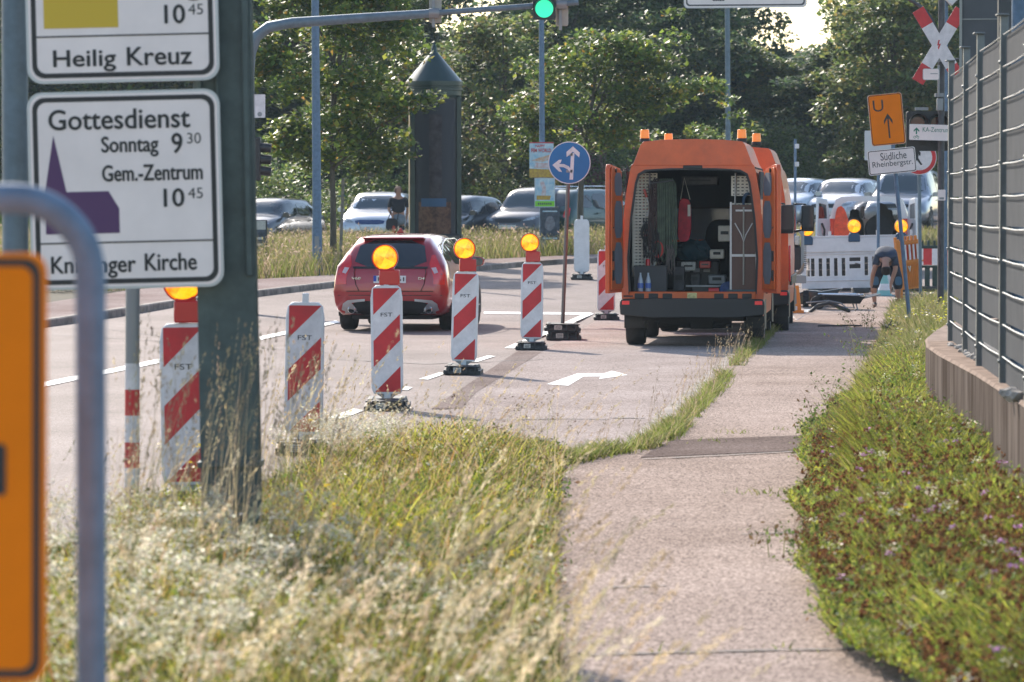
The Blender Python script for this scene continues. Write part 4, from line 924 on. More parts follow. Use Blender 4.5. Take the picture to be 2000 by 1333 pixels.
# ---- cantilever signal mast with heads
Yc = 75; k = S(Yc); t = thing('signal_mast', 'grey cantilever traffic light mast reaching over the road', 'mast', (at(484, 300, Yc).x, Yc, zt(Yc))); X0 = t.location.x
q = lambda px, py: (at(px, py, Yc).x - X0, 0, at(px, py, Yc).z - zt(Yc))
mb = MB(); pts = [(0, 0, 0), q(484, 300), q(484, 150), q(488, 105), q(500, 72), q(525, 53), q(570, 45), q(700, 36), q(850, 26)]
mb.tube(pts, .1, M_BLUEGREY, n=14, rs=[.13, .12, .11, .105, .1, .095, .09, .082, .072]); mb.build('mast', t); mb = MB(); mb.tube([q(846, 26), q(1000, 15), q(1130, 5)], .05, M_BLUEGREY, n=12); mb.build('arm', t)
mb = MB()
for px, py in ((848, 26), (1097, 9)): a = q(px, py); mb.cyl((a[0] - .09, 0, a[2]), (a[0] + .09, 0, a[2]), .085, M_GREYM)
mb.build('clamp', t)
M_SGREEN = mat('lit green lens', (.0, .55, .28), .25, emit=.9, coat=.5)
sgl = thing('traffic_light', 'hanging traffic light showing green over the road', 'traffic light', (at(1063, 10, Yc - .1).x, Yc - .12, at(0, 18, Yc).z))
mb = MB(); mb.plate(rrect(-22 / k, -21 / k, 22 / k, .95, .02), 0, .2, M_SIGB); mb.build('housing', sgl, bevel=.01)
for i in range(3):
    mb = MB(); zc = i * .33; mb.plate(circ(17.5 / k, 28, 0, zc), -.02, 0, M_SGREEN if i == 0 else M_SIGB); o = mb.build('lens', sgl)
    mb = MB(); vs, fs = [], []
    for j in range(15):
        a = R(0 + 180 * j / 14)
        for yy_, r in ((0, 19 / k), (-.2, 19.5 / k)): vs.append((r * math.cos(a), yy_, zc + r * math.sin(a)))
    for j in range(14): fs.append((2 * j, 2 * j + 1, 2 * j + 3, 2 * j + 2))
    mb.add(vs, fs, M_SIGB); mb.build('visor', sgl, fixn=False)
M_BEIGE = mat('beige signal back', (.38, .36, .31), .6, var=.1, scale=6)
for (px, py, lb) in ((1098, 24, 'beige back of a signal head right beside the green light'), (850, 18, 'beige back of a signal head on the arm above the advertising column')):
    t2 = thing('traffic_light', lb, 'traffic light', (at(px, py, Yc + .1).x, Yc + .15, at(0, py, Yc).z)); mb = MB(); mb.plate(rrect(-12 / k, -26 / k, 12 / k, .75, .03), -.05, .14, M_BEIGE); mb.build('housing', t2, bevel=.02)
    mb = MB(); mb.box((-.03, -.08, 0), (.05, .05, .62), M_GREYM); mb.build('bracket', t2)
t2 = thing('traffic_light', 'side view of a small dark traffic light peeking out right of the steel post', 'traffic light', (at(507, 312, Yc - .1).x, Yc - .1, at(0, 345, Yc).z)); mb = MB(); mb.box((-.03, 0, .3), (.1, .2, .75), M_SIGB); mb.build('housing', t2, bevel=.02)
for i in range(3):
    mb = MB(); mb.cyl((.0, 0, .1 + .2 * i), (.2, 0, .08 + .2 * i), .085, M_SIGB, .08, n=14); mb.build('visor', t2)
t2 = thing('small_plate', 'small white plate at the signal mast right of the steel post', 'sign', (at(506, 208, Yc).x, Yc - .15, at(0, 208, Yc).z)); mb = MB(); k = S(Yc); mb.plate(rrect(-.16, -.2, 13 / k, .2, .01), 0, .015, M_WHITE); mb.plate(circ(.04, 12, .02, -.14), -.002, None, M_GREYM); mb.build('panel', t2)
# ---- advertising column
Ya = 103; k = S(Ya); X0 = at(848, 300, Ya).x; z0 = zt(Ya); zz = lambda py: at(0, py, Ya).z - z0
M_COL = mat('dark green cast metal', (.012, .038, .036), .4, .2, var=.15, scale=4, coat=.2)
t = thing('advertising_column', 'dark green advertising column with a pointed cone roof', 'column', (X0, Ya, z0))
r = 57 / k
mb = MB(); mb.lathe([(.012, zz(84)), (.035, zz(88)), (.07, zz(98)), (.075, zz(102)), (.10, zz(104)), (r * .97, zz(160)), (r * .97, zz(163))][::-1], M_COL, n=40); mb.build('roof', t, smooth=25)
mb = MB(); mb.lathe([(r * .99, zz(163)), (r * .99, zz(168)), (r * .95, zz(169)), (r * .95, zz(172)), (r, zz(173)), (r, zz(177)), (r * .95, zz(178)), (r * .95, zz(187)), (r * .90, zz(192))][::-1], M_COL, n=40); mb.build('cornice', t, smooth=25)
mb = MB(); mb.lathe([(r * .99, 0), (r * .99, zz(460)), (r * .88, zz(456)), (r * .88, zz(190))], mat('column core', (.02, .025, .03), .3), n=40); mb.build('drum', t, smooth=30)
M_GLS = mat('column poster glass', (.035, .04, .05), .35, spec=.12)
for a in (0, 120, 240):
    a0 = a - 90 - 62 + 60 * 0
    for s in (-1, 1):
        aa = R(a - 90 + s * 58 + 8); mb = MB(); mb.box((math.cos(aa) * r * .93, math.sin(aa) * r * .93, (zz(470) + zz(190)) / 2), (.09, .09, zz(190) - zz(470)), M_COL, M=None); mb.build('mullion', t)
def arc_sheet(mb, a0, a1, z0_, z1_, rr_, m, n=16):
    vs = [(rr_ * math.cos(R(a0 + (a1 - a0) * i / n)), rr_ * math.sin(R(a0 + (a1 - a0) * i / n)), z) for i in range(n + 1) for z in (z0_, z1_)]
    mb.add(vs, [(2 * i, 2 * i + 2, 2 * i + 3, 2 * i + 1) for i in range(n)], m)
mb = MB(); arc_sheet(mb, -136, -38, zz(466), zz(196), r * .90, M_GLS); mb.build('glass', t, fixn=False)
mb = MB(); arc_sheet(mb, -125, -50, zz(458), zz(395), r * .905, mat('column poster', (.05, .025, .02), .5, var=.7, scale=9, col2=(.16, .09, .06), spec=.1)); arc_sheet(mb, -118, -62, zz(404), zz(388), r * .908, mat('poster blue', (.05, .1, .18), .5, spec=.1)); arc_sheet(mb, -100, -72, zz(405), zz(225), r * .906, mat('poster haze', (.05, .045, .05), .5, var=.4, scale=5, spec=.1)); mb.build('print', t, fixn=False)
# ================================================================ VEHICLES
def paint(name, c, rough=.3, metal=.0, coat=.8): return mat(name, c, rough, metal, coat=coat, var=.04, scale=2)
M_GLASSD = mat('dark car glass', (.012, .015, .017), .05, spec=.8, coat=.4)
M_GLASSL = mat('car windscreen', (.05, .065, .075), .04, spec=.8, coat=.2)
M_TYRE = mat('tyre rubber', (.018, .018, .019), .8, var=.3, scale=18)
M_RIM = mat('alloy rim', (.32, .33, .34), .35, .7)
M_TRIM = mat('black trim', (.015, .016, .018), .5)
M_LIGHT = mat('headlamp glass', (.30, .33, .36), .08, coat=1, var=.4, scale=14)
M_TAIL = mat('tail lamp red', (.62, .012, .012), .15, coat=1)
M_CHROME = mat('chrome trim', (.55, .56, .58), .15, .9)
M_PLATE = mat('number plate', (.72, .72, .7), .4)
M_EU = mat('plate blue', (.01, .06, .4), .4)
M_UNDER = mat('underbody', (.012, .012, .013), .8)
def pchip(xs, ys, q):
    xs, ys = np.asarray(xs, float), np.asarray(ys, float); h = np.diff(xs); d = np.diff(ys) / h; m = np.zeros_like(ys)
    for i in range(1, len(xs) - 1):
        if d[i - 1] * d[i] > 0: w1, w2 = 2 * h[i] + h[i - 1], h[i] + 2 * h[i - 1]; m[i] = (w1 + w2) / (w1 / d[i - 1] + w2 / d[i])
    m[0], m[-1] = d[0], d[-1]
    k = np.clip(np.searchsorted(xs, q, side='right') - 1, 0, len(xs) - 2); t = (q - xs[k]) / h[k]
    return (2 * t**3 - 3 * t**2 + 1) * ys[k] + (t**3 - 2 * t**2 + t) * h[k] * m[k] + (-2 * t**3 + 3 * t**2) * ys[k + 1] + (t**3 - t**2) * h[k] * m[k + 1]
def loft_body(st, m, nu=64, roofc=.03):
    """st rows: y zb zm zbelt zroof wb wm wbelt wroof"""
    st = np.array(st, float); u = np.arange(len(st)); qu = np.linspace(0, len(st) - 1, nu)
    c = [pchip(u, st[:, i], qu) for i in range(9)]; vs = []; ring = None
    for i in range(nu):
        y, zb, zm, zbe, zr, wb, wm, wbe, wr = [q[i] for q in c]
        hp = [(0, zb), (wb * .9, zb), (wb, zb + .07), ((wb + wm) / 2 + .01, (zb + zm) / 2), (wm, zm), (wm * .6 + wbe * .4, zm * .5 + zbe * .5), (wbe, zbe), (wbe + (wr - wbe) * .1, zbe + (zr - zbe) * .12), (wbe + (wr - wbe) * .5, zbe + (zr - zbe) * .52), (wr, zr - .055 * min(1, (zr - zbe) / .2)), (wr - .05, zr - .012), (wr * .62, zr + roofc * .6), (0, zr + roofc)]
        full = hp + [(-a, b) for a, b in hp[-2:0:-1]]; ring = len(full)
        vs += [(a, y, b) for a, b in full]
    fs = [(i * ring + k, (i + 1) * ring + k, (i + 1) * ring + (k + 1) % ring, i * ring + (k + 1) % ring) for i in range(nu - 1) for k in range(ring)]
    fs += [tuple(range(ring)), tuple(range((nu - 1) * ring, nu * ring))[::-1]]
    mb = MB(); mb.add(vs, fs, m); return mb
def bvh_of(mb): return BVHTree.FromPolygons([Vector(v) for v in mb.v], mb.f)
AX = {'-y': (Vector((0, -20, 0)), Vector((0, 1, 0))), '+y': (Vector((0, 20, 0)), Vector((0, -1, 0))), '+x': (Vector((20, 0, 0)), Vector((-1, 0, 0))), '-x': (Vector((-20, 0, 0)), Vector((1, 0, 0)))}
def patch(bvh, poly, axis, m, off=.008, mb=None, sub=3):
    """lay a flat outline onto the body surface, seen along an axis"""
    o, d = AX[axis]; bm = bmesh.new(); vv = [bm.verts.new((a, b, 0)) for a, b in poly]
    tri = tessellate_polygon([[Vector((a, b, 0)) for a, b in poly]])
    for t in tri:
        try: bm.faces.new([vv[i] for i in t])
        except ValueError: pass
    for _ in range(sub):
        e = [e for e in bm.edges if e.calc_length() > .12]
        if e: bmesh.ops.subdivide_edges(bm, edges=e, cuts=1, use_grid_fill=False); bmesh.ops.triangulate(bm, faces=bm.faces)
    vs = []
    for v in bm.verts:
        p = Vector((v.co.x, 0, v.co.y)) if 'y' in axis else Vector((0, v.co.x, v.co.y))
        h, n, i, dist = bvh.ray_cast(p + o, d)
        if h is None:
            h, n, i, dist = bvh.find_nearest(p + o * .12)
        vs.append(h - d * off)
    bm.verts.index_update(); mb = mb or MB(); mb.add(vs, [[v.index for v in f.verts] for f in bm.faces], m); bm.free(); return mb
def mirror(p): return [(-a, b) for a, b in p]
def wheel(t, x, y, r=.32, wd=.21, steer=0, spokes=5):
    s = 1 if x > 0 else -1
    w = bpy.data.objects.new('wheel', None); COL.objects.link(w); w.parent = t; w.location = (x, y, r); w.rotation_euler = (0, 0, steer)
    Mx = Matrix.Rotation(R(90), 4, 'Y')
    mb = MB(); mb.lathe([(r * .66, -wd / 2), (r * .93, -wd / 2), (r, -wd / 2 + .03), (r, wd / 2 - .03), (r * .93, wd / 2), (r * .66, wd / 2)], M_TYRE, M=Mx, n=30); mb.build('tyre', w)
    mb = MB(); xo = s * (wd / 2 - .025); mb.cyl((xo - s * .05, 0, 0), (xo - s * .04, 0, 0), r * .66, M_TRIM, n=24)
    for k in range(spokes):
        a = 2 * math.pi * k / spokes; c, sn = math.cos(a), math.sin(a)
        mb.tube([(xo, 0, 0), (xo, c * r * .62, sn * r * .62)], .03, M_RIM, n=6)
    mb.tube([(xo, math.cos(2 * math.pi * i / 24) * r * .64, math.sin(2 * math.pi * i / 24) * r * .64) for i in range(24)], .014, M_RIM, n=6, close=True); mb.cyl((xo - s * .02, 0, 0), (xo + s * .02, 0, 0), .05, M_RIM); mb.build('rim', w)
    return w
def arches(t, xs, ys, r, wd=.0, m=M_TRIM):
    for x in (-xs, xs):
        for y in ys:
            mb = MB(); s = 1 if x > 0 else -1; p = [(r * 1.17 * math.cos(R(a)), r * 1.17 * math.sin(R(a))) for a in range(-20, 201, 12)]
            n = len(p); vs = [(x + s * .0, y + a, r + b) for a, b in p] + [(x - s * .28, y + a, r + b) for a, b in p]
            mb.add(vs, [tuple(range(n)), tuple(range(n, 2 * n))] + [(i, i + 1, n + i + 1, n + i) for i in range(n - 1)], m); mb.build('wheel_arch', t)
def mirror_cap(t, x, y, z, m, s=1):
    mb = MB(); k = 1 if x > 0 else -1
    prof = chaikin([(-.09, -.06), (.09, -.05), (.10, .06), (-.08, .08)], 2)
    mb.plate([(x + k * .09 + a * s, z + b * s) for a, b in prof], y - .06 * s, y + .07 * s, m); mb.box((x, y, z - .04), (.12, .05, .03), M_TRIM); o = mb.build('door_mirror', t, bevel=.012)
    mb = MB(); mb.plate([(x + k * .09 + a * s * .85, z + b * s * .85) for a, b in prof], y - .066 * s, None, M_GLASSL); mb.build('mirror_glass', o); return o
HATCH = lambda L, H: [(-L/2, .40, .55, .68, .75, .70, .74, .72, .60), (-L/2+.05, .30, .55, .82, .92, .78, .84, .79, .66), (-L/2+.14, .24, .58, .93, 1.03, .80, .865, .81, .69), (-L/2+.32, .22, .6, .95, H-.28, .81, .875, .815, .66), (-L/2+.62, .21, .6, .95, H-.07, .82, .88, .82, .60), (-L/2+1.0, .2, .6, .95, H-.02, .82, .88, .82, .62), (-.1, .2, .6, .94, H, .83, .88, .82, .63), (L*.10, .2, .6, .93, H-.05, .83, .88, .82, .61), (L*.10+.35, .2, .6, .93, H-.20, .83, .88, .82, .62), (L/2-1.02, .2, .58, .92, 1.0, .83, .88, .81, .68), (L/2-.7, .2, .57, .86, .94, .83, .875, .80, .68), (L/2-.22, .21, .54, .72, .82, .81, .85, .77, .62), (L/2-.05, .24, .5, .62, .7, .76, .8, .73, .58), (L/2, .32, .47, .54, .58, .66, .7, .66, .5)]
def sedan(L, H):
    s = HATCH(L, H)
    s[2] = (-L/2+.14, .24, .58, .9, .99, .80, .865, .81, .69); s[3] = (-L/2+.5, .22, .6, .93, 1.02, .81, .875, .815, .68); s[4] = (-L/2+1.0, .21, .6, .95, H-.13, .82, .88, .82, .58); s[5] = (-L/2+1.4, .2, .6, .95, H-.03, .82, .88, .82, .60); return s
def parked(name, label, loc, rz, col, L=4.1, W=1.74, H=1.46, kind='hatch', rear=False, metal=.2, kw=None, grille=True, group='cars in the parking row'):
    t = thing(name, label, 'car', loc, rz, group)
    st = HATCH(L, H) if kind == 'hatch' else sedan(L, H)
    k = W / 1.76; st = [(a[0], *a[1:5], *[q * k for q in a[5:]]) for a in st]
    m = paint(label[:18] + ' paint', col, .28, metal)
    mb = loft_body(st, m, 56); b = bvh_of(mb); mb.build('body', t, smooth=50)
    hw = .60 * k; fw = L * .10
    patch(b, chaikin([(-hw * 1.16, 1.02), (hw * 1.16, 1.02), (hw * .92, H - .09), (-hw * .92, H - .09)], 1), '+y', M_GLASSL).build('windscreen', t)
    if kind == 'hatch': rp = [(-hw * 1.02, 1.02), (hw * 1.02, 1.02), (hw * .86, H - .12), (-hw * .86, H - .12)]
    else: rp = [(-hw * 1.0, 1.06), (hw * 1.0, 1.06), (hw * .84, H - .13), (-hw * .84, H - .13)]
    patch(b, chaikin(rp, 1), '-y', M_GLASSD).build('rear_window', t)
    yb = -L / 2 + (.45 if kind == 'hatch' else .85)
    for ax in ('+x', '-x'):
        for q in ([(fw + .72, .985), (fw + .2, H - .13), (-.12, H - .1), (-.12, .985)], [(-.2, .985), (-.2, H - .1), (-.95, H - .12), (-1.0, .985)], [(-1.07, 1.0), (-1.03, H - .13), (yb + .28, H - .2), (yb - .02, 1.04)]):
            if q[0][0] - q[-1][0] > .15: patch(b, chaikin(q, 1), ax, M_GLASSD).build('side_window', t)
        hy = .25; sx = 1 if ax == '+x' else -1
        for hy in (.0, -.88):
            mb = MB(); mb.box((sx * .885 * k, hy, .86), (.03, .17, .025), m); mb.build('door_handle', t)
    for s in (1, -1):
        hp = [(s * .40 * k, .66), (s * .70 * k, .70), (s * .79 * k, .80), (s * .56 * k, .77)]
        patch(b, chaikin(hp, 1), '+y', M_LIGHT, .012).build('headlight', t)
        tp = [(s * .56 * k, .74), (s * .78 * k, .74), (s * .76 * k, 1.0), (s * .62 * k, 1.0)]
        patch(b, chaikin(tp, 1), '-y', M_TAIL, .012).build('tail_light', t)
        mirror_cap(t, s * .84 * k, L * .10 + .52, 1.0, m)
    if grille: patch(b, chaikin([(-.36 * k, .62), (.36 * k, .62), (.40 * k, .74), (-.40 * k, .74)], 1), '+y', M_TRIM, .01).build('grille', t)
    patch(b, [(-.62 * k, .30), (.62 * k, .30), (.55 * k, .42), (-.55 * k, .42)], '+y', M_TRIM, .01).build('bumper_grille', t)
    patch(b, [(-.26, .45), (.26, .45), (.26, .56), (-.26, .56)], '+y', M_PLATE, .02, sub=0).build('number_plate', t)
    patch(b, [(-.26, .62), (.26, .62), (.26, .73), (-.26, .73)], '-y', M_PLATE, .02, sub=0).build('number_plate', t)
    arches(t, .875 * k, (L / 2 - .82, -L / 2 + .72), .31)
    for x in (-.78 * k, .78 * k):
        for y in (L / 2 - .82, -L / 2 + .72): wheel(t, x, y, .31)
    return t
def pl(px, Y): return Vector((at(px, 400, Y).x, Y, zt(Y) + .04))
P180 = math.pi
parked('parked_car', 'dark grey parked hatchback between the steel post and the lamp pole', pl(526, 117) - Vector((0, 0, .12)), P180 - R(20), (.03, .035, .045), L=4.2, W=1.72, H=1.44)
c_ = parked('parked_car', 'silver white parked hatchback with a blue grille behind the red car roof', pl(745, 118), P180 - R(7), (.55, .58, .62), L=4.2, W=1.80, H=1.47, metal=.4)
for ch in c_.children:
    if ch.name.startswith('grille'): ch.data.materials[0] = mat('blue bonnet strip', (.02, .05, .16), .3, coat=.6)
parked('parked_car', 'dark small parked car right of the advertising column', pl(898, 119) - Vector((0, 0, .1)), P180 - R(26), (.022, .028, .033), L=3.8, W=1.66, H=1.47)
parked('parked_car', 'dark grey parked hatchback behind the posters', pl(1052, 120), P180 - R(24), (.07, .075, .085), L=4.2, W=1.78, H=1.58)
g_ = parked('parked_car', 'dark green parked estate car with roof rails seen from its rear', pl(1150, 121), R(-33), (.012, .055, .05), L=4.5, W=1.74, H=1.52)
for s in (-.5, .5):
    mb = MB(); mb.tube([(s, -1.4, 1.5), (s, -1.3, 1.6), (s, .5, 1.6), (s, .6, 1.54)], .018, M_CHROME, n=8); mb.build('roof_rail', g_)
YR = 126
parked('parked_car', 'light silver parked saloon right behind the orange vans', pl(1562, YR) + Vector((0, 0, .32)), P180 - R(24), (.42, .46, .5), L=4.5, W=1.78, H=1.44, kind='sedan', metal=.5, group='cars in the upper parking row')
parked('parked_car', 'white parked saloon behind the open tailed white van', pl(1657, YR) + Vector((0, 0, .30)), P180 - R(22), (.66, .67, .7), L=4.5, W=1.8, H=1.46, kind='sedan', group='cars in the upper parking row')
parked('parked_car', 'silver grey parked people carrier behind the street name plate', pl(1772, YR - 2) + Vector((0, 0, .33)), P180 - R(14), (.27, .29, .33), L=4.6, W=1.85, H=1.72, metal=.5, group='cars in the upper parking row')
strip('parking_lot', [118, 124, 130, 138], lambda y: 6.2, lambda y: 19, .345, M_ROAD)
# ---------------------------------------------------------------- red estate car
M_CARRED = mat('dark red metallic paint', (.33, .010, .019), .32, .25, coat=1, var=.03, scale=2)
g = gnd(768, 645)
rc = thing('estate_car', 'dark red estate car seen from behind, driving away', 'car', (g.x + .25, g.y + 1.33, .006), R(-6.8)); rc.scale = (.955, 1, 1)
RST = [(-2.32, .46, .58, .66, .72, .66, .72, .70, .58), (-2.29, .34, .57, .82, .88, .76, .84, .80, .66), (-2.24, .28, .6, .96, 1.02, .85, .92, .85, .74), (-2.14, .25, .62, 1.0, 1.16, .875, .935, .87, .71), (-1.92, .23, .64, 1.01, 1.38, .88, .935, .875, .63), (-1.65, .22, .64, 1.0, 1.445, .88, .935, .87, .615), (-.6, .21, .63, .99, 1.47, .88, .93, .87, .62), (.3, .21, .63, .97, 1.45, .88, .93, .87, .60), (.85, .21, .62, .96, 1.28, .88, .93, .87, .62), (1.3, .21, .6, .93, 1.0, .88, .93, .86, .70), (1.7, .22, .58, .85, .92, .87, .92, .84, .68), (2.1, .25, .54, .72, .80, .82, .88, .8, .6), (2.32, .34, .5, .58, .64, .7, .76, .7, .5)]
mb = loft_body(RST, M_CARRED, 70, .02); b = bvh_of(mb); mb.build('body', rc, smooth=50)
patch(b, chaikin([(-.60, .985), (.60, .985), (.50, 1.385), (-.50, 1.385)], 1), '-y', M_GLASSD).build('rear_window', rc)
patch(b, [(-.60, .955), (.60, .955), (.605, .99), (-.605, .99)], '-y', M_TRIM, .012).build('window_strip', rc)
mb = MB(); mb.plate([(-.50, 1.405), (.50, 1.405), (.51, 1.432), (-.51, 1.432)], -2.0, -1.6, M_CARRED); mb.build('roof_spoiler', rc, bevel=.015)
mb = MB(); mb.plate([(-.07, 1.49), (.06, 1.49), (.02, 1.57), (-.0, 1.575)], -1.2, -1.17, M_CARRED); mb.build('roof_antenna', rc, bevel=.01)
patch(b, chaikin([(fw_, z_) for fw_, z_ in ((.95, 1.0), (.35, 1.36), (-.2, 1.385), (-.2, 1.0))], 1), '+x', M_GLASSL).build('side_window', rc)
patch(b, chaikin([(-.27, 1.0), (-.27, 1.385), (-1.0, 1.37), (-1.12, 1.02)], 1), '+x', M_GLASSL).build('side_window', rc)
patch(b, chaikin([(-1.2, 1.04), (-1.1, 1.36), (-1.55, 1.29), (-1.85, 1.1)], 1), '+x', M_GLASSL).build('side_window', rc)
patch(b, chaikin([(.95, 1.0), (.35, 1.36), (-.2, 1.385), (-.2, 1.0)], 1), '-x', M_GLASSD).build('side_window', rc)
patch(b, chaikin([(-.27, 1.0), (-.27, 1.385), (-1.0, 1.37), (-1.12, 1.02)], 1), '-x', M_GLASSD).build('side_window', rc)
patch(b, chaikin([(-.64, 1.0), (.64, 1.0), (.56, 1.38), (-.56, 1.38)], 1), '+y', M_GLASSL).build('windscreen', rc)
mb = MB(); mb.tube([(x_, y_, z_) for x_, y_, z_ in ((.885, 1.0, 1.02), (.80, .4, 1.30), (.735, -.2, 1.405), (.72, -1.0, 1.40), (.74, -1.55, 1.33), (.79, -1.95, 1.1))], .012, M_CHROME, n=6); mb.build('window_trim', rc)
M_TAIL2 = mat('clear lamp insert', (.55, .45, .47), .15, coat=1)
for s in (1, -1):
    q = [(s * .625, 1.02), (s * .65, 1.16), (s * .70, 1.17), (s * .80, 1.0), (s * .875, .86), (s * .88, .71), (s * .70, .72), (s * .70, .82), (s * .665, .93)]
    o = patch(b, q, '-y', M_TAIL, .014).build('tail_light', rc)
    patch(b, [(s * .66, .97), (s * .735, .98), (s * .775, .90), (s * .715, .88)], '-y', M_TAIL2, .02).build('lamp_insert', o)
    patch(b, chaikin([(s * .48, .27), (s * .80, .27), (s * .76, .42), (s * .68, .475), (s * .40, .495), (s * .40, .46), (s * .62, .435)], 0), '-y', mat('silver diffuser trim', (.40, .40, .42), .35, .6), .016).build('diffuser_trim', rc)
    mb = MB(); Mx = Matrix.Translation((s * .62, -2.25, .33)) @ Matrix.Rotation(R(90), 4, 'X')
    mb.lathe([(.045, -.06), (.058, -.06), (.062, .06), (.05, .065), (.045, .02)], M_CHROME, M=Mx, n=20); mb.cyl((s * .62, -2.28, .33), (s * .62, -2.2, .33), .045, M_UNDER); mb.build('exhaust_pipe', rc)
    mirror_cap(rc, s * .88, .95, 1.02, M_CARRED, 1.25)
patch(b, chaikin([(-.70, .245), (.70, .245), (.62, .43), (.38, .47), (-.38, .47), (-.62, .43)], 1), '-y', M_UNDER, .012).build('rear_diffuser', rc)
patch(b, [(-.70, .62), (.70, .62), (.70, .605), (-.70, .605)], '-y', mat('panel gap', (.06, .004, .006), .6), .008).build('tailgate_gap', rc)
o = patch(b, [(-.26, .74), (.26, .74), (.26, .85), (-.26, .85)], '-y', M_PLATE, .02, sub=0).build('number_plate', rc)
mb = MB(); mb.plate([(-.26, .74), (-.215, .74), (-.215, .85), (-.26, .85)], -2.335, None, M_EU); mb.text('KA', -.19, .765, -.05, .83, -2.336, M_BLACK); mb.build('plate_lettering', rc, fixn=False); mb = MB(); mb.text('61', .12, .765, .235, .83, -2.336, M_BLACK); mb.build('plate_lettering', rc, fixn=False)
mb = MB(); mb.text('V60', -.62, .79, -.47, .83, -2.325, M_CHROME); mb.build('badge', rc, fixn=False); mb = MB(); mb.text('D4', .46, .79, .56, .83, -2.325, M_CHROME); mb.build('badge', rc, fixn=False)
mb = MB()
for x in (-.22, -.11, 0, .11, .22): mb.box((x, -2.27, .915 + .055), (.03, .01, .025), M_CHROME)
mb.build('badge', rc)
mb = MB(); mb.tube([(-.02, -2.21, 1.0), (.2, -2.17, 1.08), (.42, -2.13, 1.12)], .012, M_TRIM, n=6); mb.build('rear_wiper', rc)
for s in (-1, 1):
    mb = MB(); mb.tube([(s * .56, -2.24, 1.0), (s * .58, -2.325, .90), (s * .55, -2.335, .72), (s * .5, -2.335, .62)], .006, mat('panel seam', (.02, .002, .003), .6), n=5); mb.build('tailgate_seam', rc)
patch(b, [(-.84, .555), (.84, .555), (.84, .545), (-.84, .545)], '-y', M_UNDER, .006).build('bumper_seam', rc)
arches(rc, .925, (1.42, -1.36), .33)
for x in (-.80, .80):
    for y in (1.42, -1.36): wheel(rc, x * 1.01, y, .335, .235)
mb = MB(); mb.box((0, -.2, .25), (1.3, 3.8, .14), M_UNDER); mb.build('underbody', rc)
